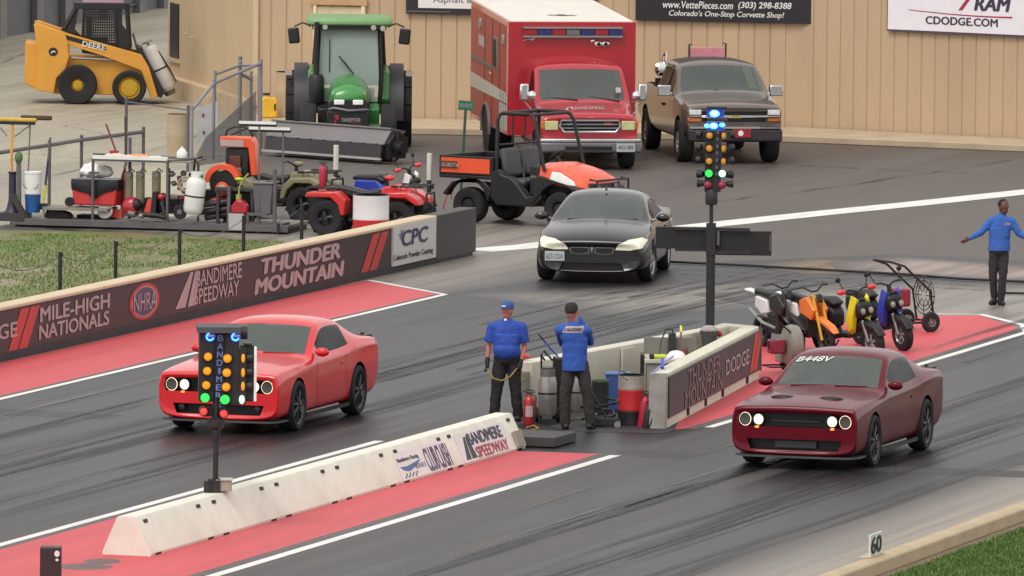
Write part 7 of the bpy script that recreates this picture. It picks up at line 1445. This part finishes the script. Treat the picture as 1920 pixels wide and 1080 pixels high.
b = MB(); b.sph((0, 0, .08), (.34, .2, .12)).sph((-.1, 0, .16), (.18, .14, .09)).sph((.14, .02, .12), (.17, .14, .09)); remesh(b, 'bag', M('white_plastic_bag', S(244, 240, 238, .85), .35, noise=.06, scale=10), t, .02, 2, disp=.06, dscale=.10); shape('print', [(0, .3), (.3, .8), (.6, .5), (1, .7), (.8, .1), (.3, 0)], (-.12, -.195, .06), (.26, 0, 0), (0, 0, .05), m_dark, t, off=.01)
t = tthing('hubcap', 'white wheel hubcap propped under the step of the trailer', 'hubcap', 189, 410, .3); MB().lathe([(.15, 0), (.14, .03), (.05, .04), (.04, .02)], (0, 0, .14), (.1, -1, .35), 20).build('disc', m_white, t)
# tan tubes, bright purple and silver bottles behind the frame
for i, (px, lb_) in enumerate(((226, 'left tan cylinder of the three hanging behind the trailer frame'), (248, 'middle tan cylinder of the three hanging behind the trailer frame'), (278, 'right tan cylinder of the three hanging behind the trailer frame'))):
    t = tthing('tan_cylinder', lb_, 'cylinder', px, 382, .55, 'tan cylinders on the trailer'); MB().lathe([(.07, 0), (.085, .02), (.085, .58), (.075, .62)], (0, 0, 0), (0, 0, 1), 18).build('tube', M('tan_tube', S(176, 164, 138, .85), .5, noise=.08), t); MB().cyl((.02, -.05, .55), (.02, -.12, .55), .05).tube([(0, 0, .62), (.06, -.05, .68), (.14, -.06, .62)], .014, 5).build('fitting', m_silver, t)
def clutter(name, label, cat, px, py, d, parts):
    t = tthing(name, label, cat, px, py, d)
    for nm, fn, mt in parts: o = MB(); fn(o); o.build(nm, mt, t, bevel=.006)
    return t
m_pur = M('magenta_plastic', S(160, 60, 120, .8), .4)
clutter('valve_rack', 'rack of silver valves and a magenta hose at the right of the trailer frame', 'valve rack', 318, 385, .6, [('stand', lambda o: o.b2((-.22, 0, 0), (-.17, .04, .70)).b2((.20, 0, 0), (.24, .04, .62)), m_dark),
    ('valve', lambda o: o.sph((-.12, -.03, .60), .06).cyl((-.2, -.03, .60), (-.05, -.03, .60), .02), m_silver), ('valve', lambda o: o.sph((-.08, -.03, .42), .055).cyl((-.16, -.03, .44), (0, -.03, .40), .02), m_silver), ('gauge', lambda o: o.cyl((.12, -.05, .62), (.12, -.09, .62), .06), m_galv), ('gauge', lambda o: o.cyl((.14, -.05, .28), (.14, -.09, .28), .06), m_galv),
    ('hose', lambda o: o.tube([(.02, -.04, .56), (.04, -.05, .50), (.05, -.05, .38), (.03, -.04, .30)], .05, 8), m_pur), ('funnel', lambda o: o.prism([(.06, .50), (.26, .58), (.12, .44)], -.06, 0), m_white)])
m_shop = M('blower_red', S(190, 40, 56, .8), .35, noise=.06, coat=.4)
clutter('shop_vacuum', 'red engine unit lying on the trailer below the left tan cylinder', 'engine', 243, 407, .15, [('housing', lambda o: o.sph((0, 0, .20), (.20, .15, .19)), m_shop), ('cover', lambda o: o.sph((.12, -.04, .24), (.10, .12, .12)), m_blackp), ('muffler', lambda o: o.cyl((-.02, -.14, .08), (.12, -.16, .06), .06), m_galv)])
clutter('leaf_blower', 'orange-red backpack blower on the trailer right of the red engine unit', 'leaf blower', 273, 408, .1, [('body', lambda o: o.prism([(-.06, .04), (.10, .04), (.14, .38), (.04, .36)], -.08, .06), M('blower_orange', S(232, 80, 60, .8), .4)), ('backplate', lambda o: o.prism([(.08, .0), (.20, .0), (.22, .50), (.14, .50)], -.1, .1), m_blackp), ('tube', lambda o: o.tube([(-.12, -.08, .1), (-.02, -.12, .06), (.2, -.12, .06), (.4, -.1, .02)], .05, 8), m_blackp), ('cap', lambda o: o.cyl((-.10, -.15, .04), (-.02, -.17, .04), .05), m_silver)])
clutter('leaf_blower', 'black backpack blower beside the front post of the trailer frame', 'leaf blower', 300, 408, .2, [('body', lambda o: o.sph((0, 0, .26), (.12, .12, .22)), m_blackp), ('motor', lambda o: o.sph((-.02, -.08, .40), (.10, .08, .07)), m_shop), ('tube', lambda o: o.tube([(0, -.1, .3), (.08, -.14, .1), (-.1, -.16, .03)], .045, 8), m_dark)])
clutter('pressure_washer', 'black and red pressure washer behind the small grey wheel on the trailer', 'pressure washer', 338, 408, .5, [('frame', lambda o: o.tube([(-.2, 0, .05), (-.18, 0, .4), (.18, 0, .45), (.2, 0, .05)], .02, 6), m_blackp), ('engine', lambda o: o.b2((-.12, -.1, .15), (.12, .1, .36)), m_blackp), ('cap', lambda o: o.sph((0, -.06, .38), (.12, .08, .05)), m_shop), ('wheel', lambda o: o.lathe([(.05, -.04), (.13, -.04), (.14, 0), (.13, .04), (.05, .04)], (0, -.5, .14), (0, 1, 0), 18), m_rubber), ('hub', lambda o: o.cyl((0, -.55, .14), (0, -.5, .14), .05), m_galv)])
# white propane tank with a black strap
t = tthing('gas_tank', 'white gas tank with a black strap leaning on the trailer beside the orange reel', 'gas tank', 361, 404, .0); t.rotation_euler = (0, R(7), TRZ)
MB().lathe([(.10, .02), (.17, .06), (.19, .14), (.19, .62), (.16, .70), (.10, .74)], (0, 0, 0), (0, 0, 1), 24).build('tank', M('white_tank', S(240, 238, 234, .85), .4, noise=.05), t, angle=60); MB().lathe([(.12, .72), (.13, .84), (.12, .84)], (0, 0, 0), (0, 0, 1), 18, caps=False).build('collar', m_white, t)
MB().lathe([(.194, .36), (.194, .39)], (0, 0, 0), (0, 0, 1), 24, caps=False).build('strap', m_blackp, t); MB().cyl((0, -.04, .74), (0, -.04, .82), .03).sph((.12, -.1, .78), .03).build('valve', M('green_valve', S(60, 130, 80), .5), t); MB().lathe([(.12, 0), (.13, .05)], (0, 0, 0), (0, 0, 1), 18, caps=False).build('foot_ring', m_white, t)
MB().tube([(-.12, .2, 0), (-.14, .2, 1.05), (.0, .2, 1.12)], .025, 6).build('trolley', m_blackp, t)
# orange reel and orange framed power unit
t = tthing('hose_reel', 'orange reel guard with a black hose drum on the trailer', 'hose reel', 404, 352, .55)
o = MB(); ro, ri = .36, .25; arc = [(ro*math.cos(R(a)), ro*math.sin(R(a))) for a in range(20, 181, 10)]+[(ri*math.cos(R(a)), ri*math.sin(R(a))) for a in range(180, 19, -10)]; o.prism([(x, z+.1) for x, z in arc], -.12, .12); o.build('guard', m_orange, t, bevel=.01)
MB().cyl((0, -.10, .08), (0, .10, .08), .25, n=26).build('drum', m_grille, t); MB().lathe([(.14, 0), (.13, .02), (.05, .03)], (0, -.11, -.02), (0, -1, 0), 20).build('hub', m_orange, t); MB().lathe([(.09, 0), (.03, .02)], (0, -.14, -.02), (0, -1, 0), 16).build('hub_cap', m_letter, t)
MB().b2((-.4, .0, -.28), (.5, .5, -.05)).build('stand', m_grille, t)
t = tthing('generator', 'orange-framed generator with a white label strip behind the orange reel', 'generator', 424, 352, .95)
MB().prism([(-.36, .84), (-.36, .98), (.24, .98), (.33, .84), (.38, .25), (.26, .25), (.20, .78), (-.32, .78)], -.18, .18).build('cowl', m_orange, t, bevel=.02); MB().b2((-.34, -.20, .80), (.12, -.18, .92)).build('label_strip', m_letter, t); MB().b2((-.26, -.14, .2), (.20, .14, .76)).build('engine', m_blackp, t, bevel=.03)
MB().tube([(-.30, 0, .98), (-.26, 0, 1.10), (-.1, 0, 1.17), (.08, 0, 1.17), (.2, 0, 1.10), (.25, 0, .98)], .022, 6).tube([(-.2, 0, 1.0), (.14, 0, 1.14)], .015, 5).build('handle', m_blackp, t); MB().b2((-.16, -.2, .40), (.06, -.15, .62)).build('air_filter', M('brown_filter', S(120, 60, 50), .5), t, bevel=.01); MB().b2((-.14, -.22, .26), (.08, -.16, .40)).build('fuel_pot', m_galv, t, bevel=.02)
clutter('bench', 'dark table on the trailer in front of the generator', 'table', 440, 352, .35, [('top', lambda o: o.b2((-.45, -.2, -.06), (.35, .3, .0)), m_gdark), ('leg', lambda o: o.b2((-.42, -.18, -.75), (-.36, -.12, -.06)), m_gdark), ('leg', lambda o: o.b2((.26, -.18, -.75), (.32, -.12, -.06)), m_gdark), ('panel', lambda o: o.b2((-.36, .1, -.72), (.26, .14, -.10)), m_grille)])
t = thing('rag', 'lime green cloth on the dark table beside the generator', 'cloth', tw(438, 338, .35), TRZ); MB().sph((0, 0, .02), (.09, .06, .035)).build('cloth', M('lime_plastic', S(200, 226, 60, .85)), t)
for i, (px, py, L) in enumerate(((378, 382, .6), (380, 394, .7), (395, 404, .5))):
    t = tthing('pipe', ['upper', 'middle', 'lower'][i]+' dark pipe of the stack lying right of the white gas tank', 'pipe', px, py, .2+.05*i, 'dark pipes on the trailer'); MB().cyl((-.2, 0, -.05), (L-.1, .1, .06), .06, n=14).build('pipe', M('dark_maroon_pipe', S(74, 58, 62), .5, noise=.15), t)
t = thing('tool_bag', 'orange bag behind the dark pipes on the trailer', 'bag', tw(402, 378, .4), TRZ); MB().sph((0, 0, 0), (.22, .12, .08)).build('bag', m_orange, t)
# grey bin, fuel can, storage box, squeegees
t = tthing('bin', 'dark grey plastic bin between the squeegee poles and the end frame', 'bin', 490, 400, .25)
MB().box((0, 0, .28), (.34, .36, .60), top=(1.15, 1.15)).build('bin_body', M('bin_grey', S(108, 106, 110, .8), .5, noise=.05), t, bevel=.03); MB().b2((-.22, -.23, .57), (.22, .23, .61)).build('rim', m_gbox, t, bevel=.01)
t = tthing('storage_box', 'pale grey box at the trailer edge below the red fuel can', 'box', 443, 432, .0); MB().b2((-.15, -.02, .0), (.15, .25, .32)).build('box', M('pale_box', S(186, 186, 180, .85), .6, noise=.05), t, bevel=.01)
t = tthing('fuel_can', 'red fuel can with a yellow spout on the pale grey box', 'fuel can', 448, 400, .08)
MB().prism([(-.16, 0), (.16, 0), (.16, .14), (.06, .26), (-.06, .26), (-.16, .14)], -.10, .12).build('can', m_shop, t, bevel=.03); MB().cyl((-.03, 0, .26), (-.03, 0, .36), .055).build('cap', M('yellow_green_cap', S(200, 196, 90), .5), t); MB().tube([(-.03, 0, .34), (-.02, 0, .5), (.06, 0, .66), (.16, 0, .76)], .016, 6).build('spout', M('yellow_spout', S(216, 206, 110), .5), t)
for i, (px, y0, y1, xx0, xx1, lab) in enumerate(((482, 372, 238, 445, 514, 'wide squeegee standing head up with its white blade at the top, left one'), (513, 350, 249, 450, 527, 'wide squeegee standing head up with its white blade slightly lower, right one'))):
    t = tthing('squeegee', lab, 'squeegee', px, y0, .1+.5*i, 'squeegees on the trailer'); h = (y0-y1)/ZS; MB().tube([(0, 0, 0), (.0, 0, h)], .018, 8).build('handle', m_galv, t); MB().b2(((xx0-px)/TS, -.03, h), ((xx1-px)/TS, .03, h+.07)).build('head', m_blackp, t); MB().b2(((xx0-px)/TS, -.045, h+.045), ((xx1-px)/TS, -.03, h+.10)).build('blade', m_white, t)
# on the top shelf
t = thing('jug', 'white plastic jug on the trailer shelf', 'jug', tw(327, 296, .5), TRZ); MB().lathe([(.10, 0), (.105, .02), (.105, .10), (.05, .17), (.03, .18), (.03, .21)], (0, 0, 0), (0, 0, 1), 18).build('jug', m_white, t)
t = thing('cloths', 'pile of white and orange cloths along the trailer shelf', 'cloths', tw(235, 298, .5), TRZ)
b = MB(); b.sph((-.35, 0, .04), (.25, .15, .06)).sph((0, 0, .03), (.25, .15, .05)).sph((.4, 0, .03), (.25, .15, .04)); remesh(b, 'white_cloth', M('cloth_white', S(226, 214, 200, .85), .8), t, .02, 1, disp=.05, dscale=.08); MB().sph((.14, -.05, .06), (.22, .10, .045)).build('orange_cloth', M('cloth_orange', S(230, 160, 96, .85), .8), t)
for i, (xa, ya, xb, yb_, mt, lab) in enumerate(((181, 232, 203, 292, M('reddish_stick', S(150, 84, 84), .6), 'reddish leaning stick with a small red tag above the trailer'), (217, 219, 219, 300, M('brown_stick', S(92, 70, 66), .6), 'upright brown stick above the trailer shelf'))):
    a, b_ = tw(xa, ya, .6), tw(xb, yb_, .6); t = thing('stick', lab, 'stick', b_, 0); MB().tube([(0, 0, 0), tuple(a-b_)], .02, 6).build('stick', mt, t)
    if i == 0: MB().b2((.0, -.02, -.0), (.02, .16, .10)).build('tag', m_redp, t)
# left end: brooms, tube stand, buckets, dark board
t = thing('buckets', 'white bucket stacked on a blue one at the left end of the trailer', 'bucket', tw(54, 398, .25), TRZ)
MB().lathe([(.14, 0), (.155, .34)], (0, 0, 0), (0, 0, 1), 22).build('blue_bucket', M('blue_bucket', S(34, 92, 160, .8), .45), t); MB().lathe([(.145, .34), (.165, .36), (.168, .74), (.175, .745), (.175, .78), (.15, .785), (.01, .77)], (0, 0, 0), (0, 0, 1), 24).build('white_bucket', m_white, t)
MB().tube([(.15*math.cos(R(a)), -.12-.03*math.sin(R(-a)), .55+.10*math.sin(R(a))) for a in range(180, 361, 20)], .006, 5).build('handle', m_dark, t)
t = thing('tube_stand', 'dark flared tube stand at the far left holding broom handles', 'stand', tw(17, 398, .2), TRZ); MB().lathe([(.16, 0), (.12, .06), (.10, .12), (.075, .25), (.07, .74), (.09, .76), (.09, .78)], (0, 0, 0), (0, 0, 1), 18).build('tube', M('dark_purple_plastic', S(66, 58, 84), .5), t); MB().b2((-.25, -.2, -.16), (.3, .3, .0)).build('base', m_gdark, t)
def pole_(name, lab, cat, xa, ya, xb, yb_, d, mts, r=.018):
    a, b_ = tw(xb, yb_, d), tw(xa, ya, d); t = thing(name, lab, cat, a, 0); v = b_-a; n = len(mts)
    for k, mt in enumerate(mts): MB().tube([tuple(v*k/n), tuple(v*(k+1)/n)], r, 8).build('handle', mt, t)
    return t, v
t, v = pole_('push_broom', 'push broom standing head up with a wide yellow head at the far left', 'broom', 16, 226, 14, 345, .2, [m_orange and M('orange_handle', S(240, 176, 96, .85), .5)], .03)
HR = TRZ; c_, s_ = math.cos(TRZ), math.sin(TRZ)
h = MB(); h.box(tuple(v+Vector((.05*c_, .05*s_, .02))), (.88, .10, .08), rz=TRZ); h.build('head', M('broom_yellow', S(214, 176, 80, .85), .6, noise=.15, scale=12), t, bevel=.03); h = MB(); h.box(tuple(v+Vector((.05*c_, .05*s_, -.04))), (.80, .08, .06), rz=TRZ); h.build('bristles', m_blackp, t)
MB().tube([tuple(v+Vector((-.1*c_, -.1*s_, -.30))), tuple(v+Vector((-.3*c_, -.3*s_, -.08)))], .012, 5).tube([tuple(v+Vector((.05*c_, .05*s_, -.30))), tuple(v+Vector((.35*c_, .35*s_, -.08)))], .012, 5).build('brace', m_galv, t)
t, v = pole_('push_broom', 'push broom standing head up with a dark bristle head beside the yellow one', 'broom', 47, 222, 42, 385, .3, [m_galv], .014); MB().box(tuple(v+Vector((.12*c_, .12*s_, .02))), (.62, .11, .09), rz=TRZ).build('head', M('broom_dark', S(96, 82, 60), .8, noise=.2, scale=14), t, bevel=.03)
t, v = pole_('broom', 'pole with grey upper half and yellow lower half leaning right of the stacked buckets', 'broom', 85, 257, 72, 392, .3, [m_sy, M('navy_grip', S(60, 56, 100), .5), m_galv], .022); MB().box((0, 0, .05), (.16, .10, .12), rz=TRZ).build('brush', m_blackp, t)
t, v = pole_('mop', 'green-topped grey mop standing between the tube stand and the buckets', 'mop', 30, 292, 31, 392, .15, [m_galv], .05); MB().sph(tuple(v*.97), (.10, .08, .12)).build('mop_head', M('mop_green', S(96, 126, 84, .8), .9, noise=.3, scale=20), t)
t = thing('board', 'dark weathered board leaning on the left end of the trailer', 'board', tw(36, 408, .05), TRZ); MB().prism([(-.20, .42), (-.12, .45), (.16, .0), (.02, .0)], -.04, .10).build('board', M('weathered_board', S(84, 76, 70), .8, noise=.2), t, bevel=.01)
t = thing('toolbag', 'dark open tool bag on the deck beside the step', 'bag', tw(100, 408, .3), TRZ); MB().prism([(-.25, 0), (.30, 0), (.24, .10), (-.18, .22)], -.12, .14).build('bag', M('dark_bag', S(60, 50, 48), .8, noise=.2), t, bevel=.03)
# ================================================================== FENCES
def chain(mb, a, b, h0a, h1a, h0b, h1b, step=.085, wd=.006):
    """woven wire between two posts as real crossing wires"""
    a, b = Vector(a), Vector(b); L = (b-a).length; u = (b-a)/L; n = Vector((-u.y, u.x, 0)); 
    def P(s_, z): f = s_/L; lo = h0a+(h0b-h0a)*f; hi = h1a+(h1b-h1a)*f; return lo, hi
    H = max(h1a-h0a, h1b-h0b)
    k = -int(H/step)-1
    while k*step < L:
        for sg in (1, -1):
            pts = []; N = 8
            for i in range(N+1):
                z = H*i/N; s_ = k*step+(z if sg > 0 else H-z)
                if 0 <= s_ <= L:
                    lo, hi = P(s_, z)
                    if lo+z <= hi+.01: pts.append(a+u*s_+Vector((0, 0, lo+z)))
            if len(pts) >= 2:
                p, q = pts[0], pts[-1]; w_ = (q-p).normalized().cross(n).normalized()*wd/2; o_ = n*(.003*sg); mb.add([p-w_+o_, p+w_+o_, q+w_+o_, q-w_+o_], [(0, 1, 2, 3)])
        k += 1
m_wire = M('fence_wire', S(150, 146, 146, .8), .5, .2)
def fpt(px, py, z=0): g_ = G(px, py, z); return Vector((g_.x, g_.y, 0))
def fence(label, bases, tops, rail=.03, mesh=True, low=.04, mt=None):
    """bases: ground pixels of the posts; tops: heights in metres"""
    P = [fpt(*b) for b in bases]; t = thing('chain_link_fence', label, 'fence', P[0], 0, 'chain-link fences around the yard'); o = P[0]; mt = mt or m_tg
    for p, h in zip(P, tops): MB().cyl(tuple(p-o), tuple(p-o+Vector((0, 0, h+.06))), .035, n=10).sph(tuple(p-o+Vector((0, 0, h+.07))), .04, 8, 5).build('post', mt, t)
    for (p, h), (q, k) in zip(list(zip(P, tops)), list(zip(P, tops))[1:]):
        MB().cyl(tuple(p-o+Vector((0, 0, h))), tuple(q-o+Vector((0, 0, k))), rail, n=8).build('rail', mt, t)
        if mesh: mb = MB(); chain(mb, p-o, q-o, low, h-.03, low, k-.03); mb.build('mesh', m_wire, t)
    return t
fence('chain-link fence with a thick top rail behind the left half of the gear trailer', [(-120, 430), (92, 405), (152, 392), (268, 375)], [1.28, 1.38, 1.36, 1.36], rail=.04)
fence('thin low chain-link fence running from a lone post towards the gate', [(236, 310), (352, 322)], [1.33, 1.28], rail=.015)
# gate: near tall post, swinging panel and far posts
m_gate = M('gate_grey', S(150, 148, 156, .8), .5, .2, noise=.08)
t = fence('tall chain-link gate panel with a sloping top rail in front of the tan building', [(359, 330), (400, 300), (488, 290)], [1.36, 1.62, 1.95], rail=.035, mt=m_gate)
t2_ = fence('far chain-link gate frame beside the building corner', [(402, 270), (449, 262), (486, 262)], [1.50, 1.62, 1.62], rail=.03, mt=m_gate)
a, b = fpt(449, 258), fpt(470, 256); t = thing('gate_post', 'pair of tall grey gate posts joined by a short hinge bar', 'post', a, 0); MB().cyl((0, 0, 0), (0, 0, 1.72), .045).sph((0, 0, 1.76), .05).build('post', m_gate, t); MB().cyl(tuple(b-a), tuple(b-a+Vector((0, 0, 1.42))), .035).build('post', m_gate, t); MB().tube([(0, 0, 1.40), tuple(b-a+Vector((0, 0, 1.25)))], .04, 6).build('hinge', m_gate, t)
# translucent grey sheet and white board on the gate
a, b = fpt(366, 316), fpt(478, 300)
t = thing('wind_screen', 'dark grey mesh screen hung low on the chain-link gate', 'screen', a, math.atan2((b-a).y, (b-a).x)); L_ = (b-a).length
MB().prism([(.1, .05), (L_, .05), (L_, 1.45), (.55, .62), (.1, .3)], -.012, .012).build('screen', M('screen_grey', S(120, 120, 124, .8), .8, noise=.12, scale=3), t)
see_through(MATS['screen_grey'], .5, (1, 1, 1, 1))
t = thing('notice_board', 'white board with red and black marks behind the gate post', 'sign', fpt(388, 296), YAW-math.pi/2); MB().prism([(-.22, .35), (-.22, 1.05), (.22, 1.2), (.22, .25), (.0, .1)], -.01, .01).build('board', M('board_pale', S(206, 204, 206, .8), .6), t); MB().b2((-.11, -.02, .86), (-.06, -.012, .94)).build('red_mark', m_redp, t); MB().b2((-.09, -.02, .50), (-.05, -.012, .57)).build('black_mark', m_dark, t)
# tan drum, yellow jug, tan stack by the tractor
m_td = M('tan_drum', S(196, 172, 140, .85), .55, noise=.06); drum('tan drum standing alone behind the trailer', (*G2(333, 296), 0), .235, .92, [(.5, m_td), (.5, m_td)], lid=M('tan_drum_lid', S(176, 150, 120), .6))
g_ = G(504, 221, .15); t = thing('fuel_can', 'big yellow plastic fuel can on the sidewalk left of the tractor', 'fuel can', (g_.x, g_.y, .15), YAW-math.pi/2)
MB().prism([(-.18, .0), (.20, 0), (.20, .38), (.14, .46), (.02, .46), (-.04, .50), (-.12, .46), (-.18, .42)], -.12, .12).build('can', M('yellow_can', S(236, 186, 50, .9), .45), t, bevel=.04); MB().b2((.12, -.14, .18), (.16, -.11, .32)).build('handle_hole', m_dark, t); MB().b2((-.14, -.05, .50), (.02, .05, .56)).build('cap', m_dark, t, bevel=.02)
g_ = G(536, 219, .15); drum('stack of two tan drums beside the left rear tyre of the tractor', (g_.x, g_.y, .15), .22, 1.0, [(.55, m_td), (.45, m_td)])
# bollards with a drooping chain on the lawn
posts = []
for i, (px, yt, yy) in enumerate(((-8, 488, 13.3), (113, 472, 13.4), (217, 452, 13.5), (337, 428, 13.6), (457, 404, 13.7), (566, 383, 13.8))):
    q = planept(px, yt, 'y', yy); posts.append((q, yt)); lab = ['black lawn post at the left edge', 'first full black lawn post from the left', 'black lawn post second from the left', 'black lawn post in the middle of the row', 'black lawn post in front of the grey storage box', 'black lawn post in front of the red quad rear wheel'][i]
    t = thing('lawn_post', lab, 'post', (q.x, q.y, 0), 0, 'black lawn posts joined by a chain'); MB().cyl((0, 0, 0), (0, 0, max(.5, q.z)), .035, n=10).build('post', m_dark, t); MB().tube(circ((0, -.02, q.z-.05), .03, 8, 'x'), .01, 4).build('ring', m_dark, t)
for i in range(5):
    a, b = posts[i][0], posts[i+1][0]; mb = MB(); mb.tube([(a.x+(b.x-a.x)*k/10, a.y+(b.y-a.y)*k/10, a.z-.06+(b.z-a.z)*k/10-.30*4*(k/10)*(1-k/10)*.6) for k in range(11)], .007, 5); o = mb.build('chain', m_dark)
    tag(o, ['chain drooping between the left edge post and the first full lawn post', 'chain drooping between the first and second lawn posts', 'chain drooping between the second and middle lawn posts', 'chain drooping in front of the right half of the trailer', 'chain drooping in front of the red quad rear wheel'][i], 'chain', 'chains between the lawn posts')

# more of the load
clutter('chain_saw', 'orange chain saw lying on the deck right of the grey step', 'chain saw', 208, 408, .5, [('body', lambda o: o.b2((-.12, -.08, 0), (.10, .08, .16)), M('blower_orange', S(232, 80, 60))), ('bar', lambda o: o.b2((.10, -.01, .03), (.42, .01, .11)), m_galv), ('handle', lambda o: o.tube([(-.1, 0, .15), (-.04, 0, .26), (.08, 0, .24), (.10, 0, .14)], .014, 5), m_blackp)])
clutter('gas_bottle', 'slim crimson gas bottle standing right of the red cart', 'gas bottle', 214, 400, .7, [('bottle', lambda o: o.lathe([(.06, 0), (.075, .04), (.075, .70), (.04, .80), (.02, .84)], (0, 0, 0), (0, 0, 1), 16), M('crimson_bottle', S(196, 40, 70))), ('valve', lambda o: o.b2((-.02, -.02, .84), (.03, .02, .92)), m_silver)])
clutter('extension_reel', 'round black cable reel at the foot of the tan cylinders', 'cable reel', 262, 404, .6, [('reel', lambda o: o.lathe([(.17, -.05), (.17, -.04), (.11, -.03), (.11, .03), (.17, .04), (.17, .05)], (0, 0, .18), (0, 1, 0), 20), m_blackp), ('stand', lambda o: o.tube([(-.16, 0, 0), (0, 0, .18), (.16, 0, 0)], .014, 5), m_dark)])
clutter('hose_pile', 'pale hose coil hanging from the right end of the trailer shelf', 'hose', 340, 350, .3, [('coil', lambda o: (o.tube(circ((0, -.02, .05), .14, 20, 'y'), .018, 5), o.tube(circ((.02, -.05, .03), .11, 20, 'y'), .018, 5)), M('pale_hose', S(206, 190, 160, .8), .6))])
clutter('crate', 'dark crate with white rags pushed behind the red engine unit', 'crate', 300, 400, .9, [('crate', lambda o: o.b2((-.3, -.15, 0), (.3, .15, .28)), m_gdark), ('rags', lambda o: o.sph((0, 0, .30), (.24, .13, .07)), M('cloth_white', S(226, 214, 200)))])
clutter('tarpaulin', 'folded dark tarpaulin lying by the white hubcap', 'tarpaulin', 160, 412, .8, [('sheet', lambda o: o.b2((-.35, -.2, 0), (.4, .2, .10)), M('tarp_dark', S(70, 58, 56), .8, noise=.2))])
clutter('toolbox', 'grey steel toolbox under the dark table on the trailer', 'toolbox', 418, 410, .6, [('box', lambda o: o.b2((-.28, -.14, 0), (.28, .14, .26)), m_gbox), ('handle', lambda o: o.tube([(-.1, 0, .26), (-.08, 0, .32), (.08, 0, .32), (.1, 0, .26)], .012, 5), m_dark)])
